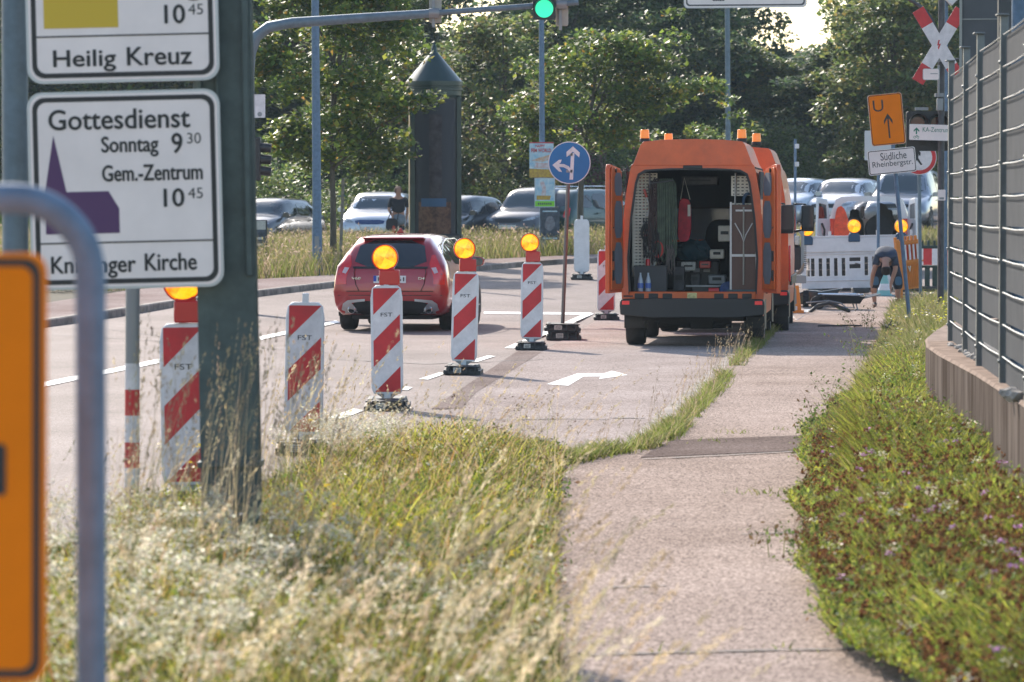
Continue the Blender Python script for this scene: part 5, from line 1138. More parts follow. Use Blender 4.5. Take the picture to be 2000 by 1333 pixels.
# ---------------------------------------------------------------- orange workshop van with open rear doors
M_VAN = mat('orange van paint', (.64, .098, .022), .42, 0, coat=.35, var=.16, scale=2.2)
M_VIN = mat('orange inner sheet', (.56, .11, .022), .5, var=.12, scale=5)
M_INSET = mat('grey door lining', (.12, .135, .16), .7, var=.12, scale=6)
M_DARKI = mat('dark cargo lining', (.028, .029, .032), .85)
VAN_TH = R(-5)
g = gnd(1347, 674); VY = g.y - .95
def vsect(y, top=1.0, w=1.0, z0=.42):
    hp = [(.955, z0), (.965, z0 + .3), (.97, 1.15), (.955, 1.6), (.91, 2.05), (.855, 2.38), (.83, 2.46), (.80, 2.50), (.71, 2.74), (.67, 2.785), (.4, 2.81), (0, 2.82)]
    return [(a * w, z0 + (b - z0) * top) for a, b in hp]
def van(label, loc, rz, open_rear=True, group='orange vans parked in a row'):
    t = thing('van', label, 'van', loc, rz, group)
    stv = [(0, 1, 1), (.05, 1, 1), (1.5, 1, 1), (3.3, 1, 1), (3.9, .985, 1), (4.15, .96, .99), (4.75, .62, .97), (5.35, .50, .93), (5.6, .44, .86), (5.7, .36, .78)]
    vs, fs = [], []; ring = 0
    for y, tp, w in stv:
        hp = vsect(y, tp, w); full = hp + [(-a, b) for a, b in hp[-2::-1]]; ring = len(full); vs += [(a, y, b) for a, b in full]
    n = len(stv); fs = [(i * ring + k, (i + 1) * ring + k, (i + 1) * ring + k + 1, i * ring + k + 1) for i in range(n - 1) for k in range(ring - 1)]
    fs.append(tuple(range((n - 1) * ring, n * ring))); mb = MB(); mb.add(vs, fs, M_VAN)
    # rear frame ring with the door opening
    hp = vsect(0); outer = [(a, b) for a, b in hp if b <= 2.47]; outer = [(.955, .62)] + [p for p in outer if p[1] > .7]
    outl = outer + [(-a, b) for a, b in outer[::-1]]
    inner = [(.86, .72), (.88, 1.2), (.84, 1.75), (.775, 2.22), (.735, 2.34), (.64, 2.395), (.3, 2.415)]; inl = inner + [(-a, b) for a, b in inner[::-1]]
    if open_rear: mb.plate(outl, -.004, .07, M_VAN, holes=[inl])
    else: mb.plate(outl, -.004, .05, M_VAN)
    mb.build('body', t, bevel=0, smooth=35)
    if open_rear:
        sm_ = MB(); sm_.plate([(a * 1.012, .735 + (b - .735) * 1.006) for a, b in inl], -.014, .02, M_TRIM, holes=[[(a * .978, .745 + (b - .735) * .985) for a, b in inl]]); sm_.build('door_seal', t)
    b2 = MB(); capo = [(p[0], p[1]) for p in hp if p[1] >= 2.455]; cap = capo + [(-a, b) for a, b in capo[-2::-1]]; b2.plate(cap, -.012, .02, M_VAN); b2.box((0, -.016, 2.44), (.26, .02, .045), M_TRIM); b2.build('roof_cap', t, bevel=.008)
    mb = MB(); mb.plate(chaikin([(-.97, .40), (.97, .40), (.985, .60), (.95, .66), (-.95, .66), (-.985, .60)], 1), -.16, .12, M_TRIM)
    mb.build('bumper', t, bevel=.02)
    for s in (-1, 1):
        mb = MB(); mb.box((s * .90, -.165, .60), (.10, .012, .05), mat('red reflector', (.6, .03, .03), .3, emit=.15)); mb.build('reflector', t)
        mb = MB(); mb.box((s * .985, .05, 1.05), (.03, .12, .55), M_TAIL); mb.build('tail_light', t, bevel=.01)
        mb = MB(); mb.box((s * .985, 2.4, .78), (.03, 3.4, .14), M_TRIM); mb.build('side_moulding', t, bevel=.01)
        mb = MB(); mb.box((s * .955, 4.45, 1.72), (.02, .85, .5), M_GLASSD); mb.build('side_window', t, bevel=.01)
        mb = MB(); mb.tube([(s * .95, 4.75, 1.5), (s * 1.12, 4.7, 1.55), (s * 1.12, 4.7, 1.95), (s * .95, 4.75, 1.95)], .02, M_TRIM); mb.box((s * 1.16, 4.68, 1.72), (.2, .12, .42), M_TRIM); o = mb.build('door_mirror', t, bevel=.02); mb = MB(); mb.box((s * 1.16, 4.615, 1.74), (.17, .012, .34), M_GLASSL); mb.build('mirror_glass', o)
    for x, y in () if not open_rear else ((-.66, .12), (.66, .12), (-.50, 3.3), (.76, 3.3)):
        mb = MB(); mb.cyl((x, y, 2.78), (x, y, 2.83), .07, M_TRIM); mb.cyl((x, y, 2.83), (x, y, 2.95), .064, mat('amber beacon', (.85, .20, .005), .25, emit=.25, coat=.6), .058); o = mb.build('roof_beacon', t, bevel=.006)
    for x in (-.82, .82):
        for y in (.95, 4.55):
            if y < 2: wheel(t, x, y, .34, .26)
            else: wheel(t, x, y, .34, .22)
    arches(t, .962, (.95, 4.55), .35)
    mb = MB(); mb.box((0, 2.6, .40), (1.4, 4.6, .12), M_UNDER); mb.cyl((-.5, .8, .33), (.5, .8, .33), .1, M_UNDER); mb.box((.1, .7, .34), (.3, .4, .22), M_UNDER); mb.build('underbody', t)
    return t
v1 = van('orange workshop van with wide open rear doors and tools inside', (g.x, VY, .004), VAN_TH)
# interior shell
mb = MB()
mb.box((0, 1.75, .70), (1.74, 3.3, .04), mat('cargo floor', (.09, .085, .08), .7, var=.3, scale=6)); mb.build('cargo_floor', v1)
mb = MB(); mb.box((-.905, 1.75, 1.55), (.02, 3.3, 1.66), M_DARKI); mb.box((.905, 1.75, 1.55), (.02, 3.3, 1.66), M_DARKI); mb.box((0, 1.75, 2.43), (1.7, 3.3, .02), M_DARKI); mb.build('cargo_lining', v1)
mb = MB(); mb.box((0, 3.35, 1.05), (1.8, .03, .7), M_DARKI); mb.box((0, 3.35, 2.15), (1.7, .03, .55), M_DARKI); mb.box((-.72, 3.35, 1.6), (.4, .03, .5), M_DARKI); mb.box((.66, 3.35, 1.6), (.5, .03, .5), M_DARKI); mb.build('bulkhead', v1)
mb = MB(); mb.plate([(-.7, 1.42), (.7, 1.42), (.62, 1.9), (-.62, 1.9)], 4.6, 4.61, mat('screen glow glass', (.16, .26, .42), .1, coat=1)); mb.build('windscreen', v1)
mb = MB(); mb.plate(chaikin([(-.25, .9), (.25, .9), (.24, 1.55), (.14, 1.72), (-.14, 1.72), (-.24, 1.55)], 2), 3.0, 3.2, mat('black seat cloth', (.01, .01, .011), .9)); o = mb.build('seat', v1, loc=(.28, 0, .0), bevel=.03)
# sill strip with vents
mb = MB(); mb.box((0, -.03, .685), (1.72, .05, .13), M_VIN)
mb.build('sill', v1, bevel=.012)
mb = MB()
for x in (-.72, -.53, -.34, .36, .55, .74): mb.plate(rrect(x - .065, .655, x + .065, .725, .012), -.058, None, M_TRIM)
mb.build('sill_vent', v1)
mb = MB(); mb.plate(rrect(-.07, .64, .06, .735, .005), -.06, None, mat('yellow sticker', (.5, .45, .2), .5, var=.3, scale=40)); mb.build('sticker', v1)
# rear doors: hinged at the corners
def door(s, ang):
    h = bpy.data.objects.new('rear_door', None); COL.objects.link(h); h.parent = v1; h.location = (s * .955, -.02, 0); h.rotation_euler = (0, 0, s * R(ang))
    # closed door reaches from the hinge towards the middle: local -s*x
    prof = [(0, .74), (.0, 1.2), (.015, 1.7), (.06, 2.1), (.13, 2.42), (.80, 2.47), (.86, 2.40), (.86, .74)]
    P = [(-s * a, b) for a, b in prof]; mb = MB(); mb.plate(P, -.06, 0, M_VAN); mb.build('door_skin', h, bevel=.012)
    mb = MB(); mb.plate([(-s * (a * .9 + .045), .79 + (b - .74) * .95) for a, b in prof], 0, .025, M_VIN); mb.build('door_lining', h, bevel=.012)
    mb = MB()
    for z0, z1 in ((.86, 1.42), (1.48, 1.98), (2.05, 2.36)): mb.plate([(-s * a, b) for a, b in chaikin([(.14, z0), (.66, z0), (.66, z1), (.14 + max(0, z1 - 2) * .15, z1)], 1)], .030, None, M_INSET)
    mb.build('door_panel', h)
    mb = MB()
    for z in (.98, 1.24): mb.box((-s * .74, .028, z), (.09, .02, .14), M_TRIM)
    mb.cyl((-s * .75, .03, 1.62), (-s * .75, .04, 1.62), .012, M_TRIM); mb.cyl((-s * .6, .03, 2.39), (-s * .6, .045, 2.39), .03, M_TRIM); mb.build('door_latch', h, bevel=.004)
    return h
door(-1, 98); door(1, 104)
v2 = van('second orange van parked right ahead of the open van', (g.x + .72, VY + 6.55, zt(66)), VAN_TH, False)
v2.scale = (1.03, 1, 1)
# cargo, positioned by van coordinates
VM = Matrix.Translation((g.x, VY, .004)) @ Matrix.Rotation(VAN_TH, 4, 'Z')
def vth(name, label, cat, x, y, z, group=None):
    p = VM @ Vector((x, y, z)); return thing(name, label, cat, p, VAN_TH, group)
vx_ = lambda px, y=.4: (px - 1346) / 143.0 + .01
vz_ = lambda py, y=.4: 1.9 + (405 - py) / 143.0
M_PEG = mat('cream pegboard', (.72, .67, .56), .6, var=.08, scale=8)
def pegboard(label, x, y0, y1, z0, z1, face):
    """perforated board on the side wall plus its narrow end facing the doors"""
    t = vth('pegboard', label, 'pegboard', x, y0, z0); mb = MB(); h = z1 - z0
    mb.box((0, (y1 - y0) / 2, h / 2), (.02, y1 - y0, h), M_PEG); mb.build('side_panel', t)
    mb = MB(); wd = face; s = -1 if x > 0 else 1; hs = []
    cols, rows = max(2, int(wd / .055)), int(h / .042)
    for r in range(rows):
        for c in range(cols):
            cx = s * (.02 + (c + .5) * (wd - .03) / cols); cz = (r + .5) * h / rows; hs.append([(cx - .016, cz - .007), (cx + .016, cz - .007), (cx + .016, cz + .007), (cx - .016, cz + .007)])
    mb.plate([(0, 0), (s * wd, 0), (s * wd, h), (0, h)], 0, .012, M_PEG, holes=hs); mb.build('front_panel', t); return t
pegboard('tall cream slotted pegboard at the left inside of the orange van', -.83, .35, 1.6, .95, 2.36, .33)
pegboard('cream slotted panel at the upper right inside of the orange van', .83, .32, .7, 2.05, 2.32, .32)
pegboard('cream slotted panel right of the van seat above the brown board', .78, .36, .7, 1.5, 1.95, .26)
M_ROPE = mat('green hose', (.07, .095, .06), .7, var=.4, scale=10); M_ROPE2 = mat('brown belt', (.06, .035, .03), .8, var=.4, scale=10)
t = vth('hose_coil', 'long coil of dark green hose hanging at the left inside of the van', 'hose', vx_(1284), .25, 0)
mb = MB(); rr_ = random.Random(2)
for i in range(9):
    a = -.15 + .03 * i; dx = rr_.uniform(-.01, .01); zt_, zb_ = 2.28, 1.28 - rr_.uniform(-.03, .25)
    mb.tube([(a + dx, 0, zb_ + .1), (a + dx, -.02, 1.8), (a, 0, zt_ - .06), (a + .04, .03, zt_), (a + .08, .05, zt_ - .06), (a + .1, .04, 1.8), (a + .09, .02, zb_ + .08), (a + .05, 0, zb_)], .014, M_ROPE if i > 2 else M_ROPE2, n=7, close=True)
mb.build('loop', t); mb = MB(); mb.tube([(-.16, .06, 2.24), (-.16, -.03, 2.22), (.15, -.03, 2.26)], .012, M_MAST); mb.build('hook', t)
for i, (px, z0, z1, lb, m) in enumerate(((1262, 1.3, 2.2, 'thin brown belt strap hanging left of the hose coil', M_ROPE2), (1252, 1.2, 1.75, 'bundle of dark cables hanging low on the left pegboard', M_TRIM), (1268, 1.15, 1.6, 'second tangle of cables below the hose coil', M_TRIM), (1297, .98, 1.38, 'grey brown strap end hanging under the hose coil', mat('strap', (.12, .1, .09), .8)))):
    t = vth('strap', lb, 'strap', vx_(px), .22, 0); mb = MB()
    for j in range(3):
        o_ = (j - 1) * .035; mb.tube([(o_, 0, z1), (o_ + .02, -.02, (z0 + z1) / 2 + .1), (o_ - .03 * j, -.02, (z0 + z1) / 2 - .08), (o_ + .01, 0, z0), (o_ + .04, 0, z0 + .06), (o_ + .03, 0, z1 - .05)], .009, m, n=6)
    mb.build('strand', t)
t = vth('bag', 'red bag hanging by its cord from the van ceiling', 'bag', vx_(1322), .9, 0); mb = MB()
mb.plate(chaikin([(-.09, 1.42), (.06, 1.42), (.10, 1.6), (.09, 2.0), (-.06, 2.02), (-.08, 1.8)], 2), -.06, .06, mat('red bag cloth', (.5, .02, .04), .7, var=.4, scale=6)); mb.build('body', t, bevel=.03); mb = MB(); mb.tube([(-.05, 0, 2.0), (0, 0, 2.3), (.08, 0, 2.0)], .006, M_PEG, n=6); mb.box((.07, -.07, 1.85), (.04, .01, .16), M_PEG); mb.build('cord', t)
M_BROWN = mat('dark brown plywood', (.10, .045, .03), .5, var=.15, scale=3, stretch=(6, 1, 1))
t = vth('sign_stand', 'folded brown panel with white metal frame leaning at the right van wall', 'stand', vx_(1443), .12, .72)
mb = MB(); mb.box((0, 0, .62), (.32, .02, 1.18), M_BROWN); mb.build('board', t)
M_FRW = mat('white frame tube', (.6, .58, .55), .4)
for x in (-.175, .175):
    mb = MB(); mb.box((x, -.012, .62), (.025, .03, 1.25), M_FRW); mb.build('frame', t)
mb = MB(); mb.box((0, -.02, .52), (.33, .02, .035), M_FRW); mb.box((0, -.02, 1.13), (.22, .02, .025), M_FRW); mb.cyl((0, -.025, .12), (0, -.025, 1.18), .012, mat('worn rod', (.3, .29, .24), .5)); mb.tube([(-.12, -.02, .96), (-.03, -.03, .8), (0, -.03, .7), (.03, -.03, .8), (.12, -.02, .96)], .008, M_FRW, n=6); mb.build('rod', t)
mb = MB(); mb.box((0, -.02, .03), (.44, .08, .05), mat('teal foot', (.02, .08, .1), .5)); mb.box((0, -.03, .0), (.48, .1, .012), M_FRW); mb.build('foot', t)
t = vth('tool_rack', 'narrow rack of cream tools right of the brown panel in the van', 'rack', .79, .2, .9)
mb = MB()
for i in range(9): mb.box((0, 0, .08 + i * .06), (.05, .03, .028), M_PEG)
mb.box((0, .02, .35), (.02, .02, .75), M_MAST); mb.build('tool', t); mb = MB()
for i in range(4): mb.tube([(-.05 + .03 * i, -.01, .75), (-.05 + .03 * i, -.02, .64), (-.04 + .03 * i, -.01, .62)], .005, M_CHROME, n=5)
mb.build('hook', t)
t = vth('crate', 'dark crate with water bottles at the left of the van sill', 'crate', vx_(1262), .2, .72); mb = MB()
for d, c in (((.44, .02, .36), (0, -.14, .18)), ((.44, .02, .36), (0, .14, .18)), ((.02, .26, .36), (-.21, 0, .18)), ((.02, .26, .36), (.21, 0, .18)), ((.42, .28, .02), (0, 0, .01))): mb.box(c, d, mat('crate grey', (.03, .035, .04), .6))
mb.build('box', t); mb = MB(); mb.box((0, 0, .37), (.46, .3, .02), M_TRIM); mb.build('rim', t)
for i, px in enumerate((1243, 1258)):
    t = vth('bottle', ('left' if i == 0 else 'right') + ' clear water bottle with blue label in front of the van crate', 'bottle', vx_(px), .03, .725); mb = MB(); mb.lathe([(.035, 0), (.04, .02), (.04, .16), (.03, .2), (.014, .25), (.014, .28)], mat('bottle plastic', (.30, .36, .42), .1, coat=1), n=14); mb.build('body', t); mb = MB(); mb.lathe([(.041, .07), (.041, .14)], mat('bottle label', (.05, .12, .4), .4), n=14); mb.build('label', t)
t = vth('can', 'small red spray can on the crate lid in the van', 'can', vx_(1256), .2, 1.1); mb = MB(); mb.lathe([(.03, 0), (.03, .07), (.02, .09)], M_LAMPRED, n=12); mb.build('body', t)
t = vth('cloth', 'crumpled petrol blue jacket lying deep inside the van', 'cloth', vx_(1338), 1.5, 1.28); mb = MB(); bm = bmesh.new(); bmesh.ops.create_icosphere(bm, subdivisions=3, radius=1)
for v in bm.verts: v.co = Vector((v.co.x * .24, v.co.y * .2, v.co.z * .16)) * (1 + .22 * math.sin(9 * v.co.x + 4 * v.co.z) * math.cos(7 * v.co.y))
mb.add([v.co for v in bm.verts], [[v.index for v in f.verts] for f in bm.faces], mat('petrol cloth', (.012, .06, .085), .9)); bm.free(); mb.build('cloth', t)
t = vth('shelf_box', 'black machine box carrying the jacket in the van middle', 'box', vx_(1345), 1.6, .72); mb = MB(); mb.box((0, 0, .22), (.6, .5, .44), M_TRIM); mb.build('case', t, bevel=.02); mb = MB()
for i in range(3): mb.box((-.15 + .14 * i, -.255, .3), (.09, .01, .05), M_GREYM)
mb.build('control', t)
for (px, z, wd, h, lb, m) in ((1385, 1.18, .2, .13, 'small black and white control unit deep inside the van', M_PEG), (1385, .82, .25, .14, 'grey flat tool case on the van floor', M_GREYM), (1342, .80, .15, .18, 'dim rounded canister on the van floor', M_MAST)):
    t = vth('tool_case', lb, 'tool case', vx_(px), 1.25, z); mb = MB(); mb.box((0, 0, h / 2), (wd, .2, h), m); mb.build('case', t, bevel=.02); mb = MB(); mb.box((0, -.105, h * .6), (wd * .5, .01, h * .3), M_TRIM); mb.build('handle', t)
t = vth('drawer', 'dark drawer unit at the rear edge of the van floor', 'drawer', vx_(1365), .5, .72); mb = MB(); mb.box((0, 0, .05), (.34, .3, .1), M_TRIM); mb.build('case', t, bevel=.01); mb = MB(); mb.box((0, -.155, .1), (.5, .02, .02), M_GREYM); mb.build('handle', t)
t = vth('tool_bag', 'blue tool bag beside the brown panel on the van floor', 'bag', vx_(1408), .3, .72); mb = MB(); mb.plate(chaikin([(-.1, 0), (.1, 0), (.11, .1), (.05, .17), (-.06, .14)], 2), -.08, .08, mat('blue bag', (.03, .06, .16), .8, var=.4, scale=20)); mb.build('body', t, bevel=.02)
t = vth('can', 'small red can lying before the blue tool bag in the van', 'can', vx_(1385), .15, .76); mb = MB(); mb.cyl((-.07, 0, 0), (.07, 0, 0), .04, M_LAMPRED); mb.build('body', t)
t = vth('shelf', 'shelf with dark blue boxes at the right inside of the van', 'shelf', .68, .5, 1.72); mb = MB(); mb.box((0, 0, 0), (.36, .4, .02), M_PEG); mb.build('board', t)
for i, px in enumerate((-.12, .0, .11)):
    t2 = vth('shelf_box', ('left', 'middle', 'right')[i] + ' small dark blue box on the right van shelf', 'box', .68 + px, .42, 1.735); mb = MB(); mb.box((0, 0, .06), (.09, .15, .11), mat('navy box', (.015, .025, .06), .5)); mb.build('case', t2, bevel=.01)

# more clutter: hand tools on the left board, coiled leads, small cases
M_STEEL = mat('tool steel', (.3, .3, .31), .35, .7); rr_ = random.Random(31)
for i in range(9):
    x, z = vx_(1247 + rr_.uniform(0, 34)), 1.02 + 1.2 * i / 9
    t = vth('hand_tool', 'small hand tool hanging on the left pegboard inside the van', 'tool', x, .3, z, 'hand tools on the left pegboard'); t.rotation_euler = (0, rr_.uniform(-.3, .3), VAN_TH)
    m = (M_LAMPRED, M_LBL, M_STEEL, M_TRIM)[i % 4]
    mb = MB(); mb.box((0, 0, 0), (.035, .03, .12), m); mb.build('handle', t, bevel=.006); mb = MB(); mb.box((0, 0, -.11), (.018, .02, .12), M_STEEL); mb.box((.01, 0, -.175), (.045, .02, .03), M_STEEL); mb.build('head', t)
for i, (px, z, lb, m) in enumerate(((1252, 1.55, 'black coiled lead high on the left pegboard', M_TRIM), (1272, 1.34, 'red coiled lead in the middle of the left pegboard', M_LAMPRED), (1258, 1.2, 'grey coiled lead low on the left pegboard', M_LBL), (1450, 1.98, 'blue coiled lead over the brown board at the right', M_LAMPBLUE))):
    t = vth('cable_coil', lb, 'cable', vx_(px), .26, z); mb = MB()
    for j in range(3): mb.tube([(.07 * math.cos(a) + .01 * j, -.012 * j, .11 * math.sin(a) - .01 * j) for a in [2 * math.pi * q / 18 for q in range(18)]], .009, m, n=6, close=True)
    mb.build('loop', t); mb = MB(); mb.box((0, .02, .12), (.02, .05, .02), M_STEEL); mb.build('hook', t)
for i, (px, z, wd, h, m, lb) in enumerate(((1312, .74, .16, .34, M_MAST, 'tall grey canister beside the crate in the van'), (1330, 1.02, .2, .12, M_LBL, 'pale carton under the red bag in the van'), (1362, 1.05, .16, .1, M_LAMPRED, 'small red case on the machine box in the van'), (1400, 1.42, .18, .22, M_PEG, 'cream box hanging beside the van seat'), (1350, 2.2, .5, .12, M_MAST, 'dark long box under the van ceiling'))):
    t = vth('tool_case', lb, 'tool case', vx_(px), .9 + .12 * i, z); mb = MB(); mb.box((0, 0, h / 2), (wd, .2, h), m); mb.build('case', t, bevel=.015); mb = MB(); mb.box((0, -.106, h * .55), (wd * .6, .012, h * .2), M_TRIM); mb.build('label', t)
for x in (-.62, .55):
    mb = MB(); mb.tube([(x, .3, .74), (x + .02, .3, 2.36)], .014, M_STEEL, n=6); mb.build('cargo_rail', v1)
mb = MB(); mb.box((0, -.018, .70), (.6, .01, .04), M_RED); mb.plate([(-.93, .68), (-.80, .68), (-.80, .70), (-.93, .70)], -.165, None, M_TRIM); mb.build('sill_strip', v1)
# ================================================================ TREES
M_LEAF = leafmat('leaves', tr=.5, rough=.45, spec=.35)
M_BARK = mat('bark', (.10, .085, .065), .95, var=.4, scale=8, bump=.8, stretch=(1, 1, .3))
def crown_quads(clusters, per, size, cols, wts, seed, flat=.35):
    global rng
    keep = rng; rng = np.random.default_rng(seed); Vv, Cc = [], []
    for (c, r) in clusters:
        n = int(per * (r / .7) ** 2 * rng.uniform(.7, 1.3)); d = rng.normal(0, 1, (n, 3)); d /= np.linalg.norm(d, axis=1)[:, None]
        P = np.array(c) + d * (r * rng.uniform(.25, 1.08, n) ** .6)[:, None] * np.array([1, 1, .55])
        ci = np.clip(pal(n, cols, wts, .28) * np.array([1.66, 1.68, 1.36]) * rng.uniform(.68, 1.28), 0, 1)
        v, q = cards(P, rng.uniform(.6, 1.3, n) * size, ci, .3, .75); Vv.append(v); Cc.append(q)
    rng = keep
    return np.concatenate(Vv), np.concatenate(Cc)
def tree(name, label, loc, H, crown, trunk_r, clear, ncl, clr, per, leaf, cols, wts, seed, group=None, cat='tree', limbs=14, shape=None, lean=0, extra=()):
    """crown = (rx, ry, z0, z1): ellipsoid-ish envelope above clear stem height"""
    t = thing(name, label, cat, loc, 0, group); r_ = random.Random(seed); rx, ry, z0, z1 = crown; cl = []
    while len(cl) < ncl:
        u, v, q = r_.uniform(-1, 1), r_.uniform(-1, 1), r_.uniform(0, 1)
        prof = shape(q) if shape else math.sqrt(max(0, 1 - (2 * q - .85) ** 2 / 1.4))
        rad = math.hypot(u, v)
        if rad > 1 or (rad < .45 and r_.random() < .6): continue
        k = prof * r_.uniform(.85, 1.12); cl.append(((u * rx * k + lean * q, v * ry * k, z0 + (z1 - z0) * q), clr * r_.uniform(.65, 1.25)))
    cl += list(extra)
    mb = MB(); n = 8; pts = [(.06 * math.sin(i * 1.3) * i / n + lean * max(0, i / n - .3), .05 * math.cos(i * 1.7) * i / n, H * .86 * i / n) for i in range(n + 1)]
    mb.tube(pts, trunk_r, M_BARK, n=9, rs=[trunk_r * (1.15 if i == 0 else 1 - .85 * i / n) for i in range(n + 1)])
    for c, r in r_.sample(cl, min(limbs, len(cl))):
        zz_ = max(clear, c[2] * r_.uniform(.55, .8)); k = min(1, zz_ / (H * .86)); a = Vector((lean * max(0, k - .3), 0, zz_)); b = Vector(c); m_ = a.lerp(b, .5) + Vector((0, 0, .15 * (b - a).length * .5))
        mb.tube([a, m_, b], .05, M_BARK, n=6, rs=[trunk_r * .42, trunk_r * .25, trunk_r * .08])
    mb.build('trunk', t)
    V, C = crown_quads(cl, per, leaf, cols, wts, seed)
    quads_obj('crown', V, C, M_LEAF, t)
    return t
MAPLE = [(.095, .135, .022), (.065, .105, .022), (.17, .18, .03), (.04, .07, .022), (.22, .13, .025)]; MW = [4, 4, 2.4, 3, .5]
def ploc(px, Y): return Vector((at(px, 400, Y).x, Y, zt(Y)))
# two street maples
tree('maple_tree', 'broad street maple with dense dark crown left of the advertising column', ploc(650, 99), 7.2, (1.85, 1.7, 2.35, 7.6), .085, 2.3, 135, .52, 240, .16, MAPLE, MW, 11, extra=[((1.3, -.4, 3.6), .45), ((1.7, -.5, 3.75), .42), ((2.05, -.5, 3.8), .4), ((2.3, -.5, 3.95), .33), ((1.0, -.3, 3.2), .5)])
tree('maple_tree', 'wide young street maple with a pointed yellowish leader above the orange van', ploc(1133, 112), 6.0, (2.0, 1.7, 2.65, 5.6), .10, 2.5, 85, .52, 220, .155, MAPLE, MW, 23, lean=.6,
     extra=[((.9 + .32 * i, .1 * (-1) ** i, 3.3 + .28 * i * (1 - i / 15)), .55 - .02 * i) for i in range(9)] + [((2.3, .1, 5.0), .5), ((2.4, 0, 5.6), .45), ((2.4, .1, 6.2), .33), ((2.35, 0, 6.7), .24), ((3.3, 0, 4.4), .45), ((3.7, .1, 4.0), .4), ((4.0, 0, 3.6), .34), ((4.5, -.1, 3.1), .3), ((4.35, 0, 3.3), .3), ((3.0, 0, 3.2), .4), ((1.4, 0, 5.0), .5), ((1.9, 0, 4.5), .6), ((2.6, 0, 4.2), .6)])
t = thing('tree_stake', 'grey wooden stake beside the street maple trunk', 'stake', ploc(664, 98.7), tilt=R(2)); mb = MB(); mb.cyl((0, 0, 0), (0, 0, 2.1), .035, mat('grey wood', (.2, .18, .15), .9, var=.3, scale=9)); mb.build('stake', t); mb = MB(); mb.tube([(-.1, .25, 1.7), (.04, -.04, 1.72), (.06, 0, 1.7), (-.1, .28, 1.68)], .012, mat('teal strap', (.03, .14, .15), .7)); mb.build('tie', t)
# wood beyond the car park: five prototypes, copied
WOODC = [[(.06, .10, .032), (.042, .075, .032), (.10, .13, .04), (.15, .155, .045)], [(.045, .08, .036), (.034, .062, .034), (.075, .11, .042), (.12, .13, .045)], [(.09, .12, .032), (.06, .09, .03), (.15, .16, .042), (.2, .16, .045)]]
protos = []
for i in range(5):
    H = (13, 14, 12, 13.5, 11)[i]
    protos.append(tree('deciduous_tree', '', (0, 0, 0), H, ((3.6, 3.2, 3.0, 4.0, 3.1)[i], 3.2, 1.6, H), .2, 1.5, 200, .95, 85, .27, WOODC[(0, 1, 2, 1, 0)[i]], [4, 4, 2.2, .9], 100 + i, shape=lambda q: math.sqrt(max(0, 1 - (2 * q - .75) ** 2 / 1.62))))
GW = {0: 'mid green tree in the wood beyond the parked cars', 1: 'dark blue green tree in the wood beyond the parked cars', 2: 'yellowish green tree in the wood beyond the parked cars', 3: 'broad dark green tree in the wood beyond the parked cars', 4: 'smaller mid green tree in the wood beyond the parked cars'}
spots = []
rt = random.Random(8)
# (px, Y, top row in the photo, proto)
for row, Y, step, off in ((0, 150, 175, 40), (1, 163, 165, 110), (2, 177, 160, 30), (3, 192, 150, 90)):
    px = -140 + off
    while px < 2150:
        top = -120 - rt.uniform(0, 140)
        if 790 < px < 1090: top = rt.uniform(48, 80)
        if 1440 < px < 1740: top = rt.uniform(85, 125)
        if 1440 < px < 1740 and 1580 < px < 1650: top = 100
        spots.append((px + rt.uniform(-30, 30), Y + rt.uniform(-4, 4), top, rt.choice([0, 1, 1, 2, 3, 3, 4] if row < 2 else [1, 3, 1, 0]))); px += step
used = set()
for px, Y, top, k in spots:
    H = (at(px, top, Y).z - zt(Y)); s = H / (13, 14, 12, 13.5, 11)[k]
    sx = max(.8, min(1.15, s)) * rt.uniform(.9, 1.12)
    lb = GW[k]
    if k not in used: o = protos[k]; used.add(k); o.location = ploc(px, Y); o.rotation_euler = (0, 0, rt.uniform(0, 6.28)); o['label'] = lb; o['group'] = 'trees of the wood'
    else: o = dup(protos[k], ploc(px, Y), rt.uniform(0, 6.28), lb, group='trees of the wood')
    o.scale = (sx, sx, s)
for k in range(5):
    if k not in used: bpy.data.objects.remove(protos[k])
# mid-distance lighter trees behind the column and at the right
tree('deciduous_tree', 'loose light green tree right of the advertising column', ploc(985, 136), 7, (2.9, 2.4, 1.2, 6.6), .12, 1.4, 110, .7, 95, .2, [(.08, .11, .03), (.06, .09, .03), (.13, .13, .04), (.16, .12, .04)], [4, 3, 2, 1], 51)
tree('deciduous_tree', 'tall light olive tree behind the leaning orange detour sign', ploc(1745, 138), 8, (2.6, 2.4, 1.2, 7.4), .14, 1.4, 150, .75, 95, .21, [(.07, .095, .028), (.05, .075, .026), (.11, .115, .035), (.15, .115, .035)], [4, 3, 2, 1], 52)
tree('deciduous_tree', 'tall olive tree right behind the railway crossing sign', ploc(1850, 142), 10, (3.1, 2.6, 1.2, 10.5), .14, 1.4, 140, .75, 90, .21, [(.06, .09, .028), (.045, .07, .026), (.10, .11, .035)], [4, 3, 2], 53)
tree('deciduous_tree', 'tall loose tree with autumn tints rising behind the left street maple', ploc(725, 132), 10, (2.2, 2.0, 3.5, 9.0), .14, 3, 100, .7, 90, .2, [(.07, .10, .028), (.13, .12, .035), (.18, .09, .03), (.05, .08, .025)], [4, 2, .8, 3], 54)
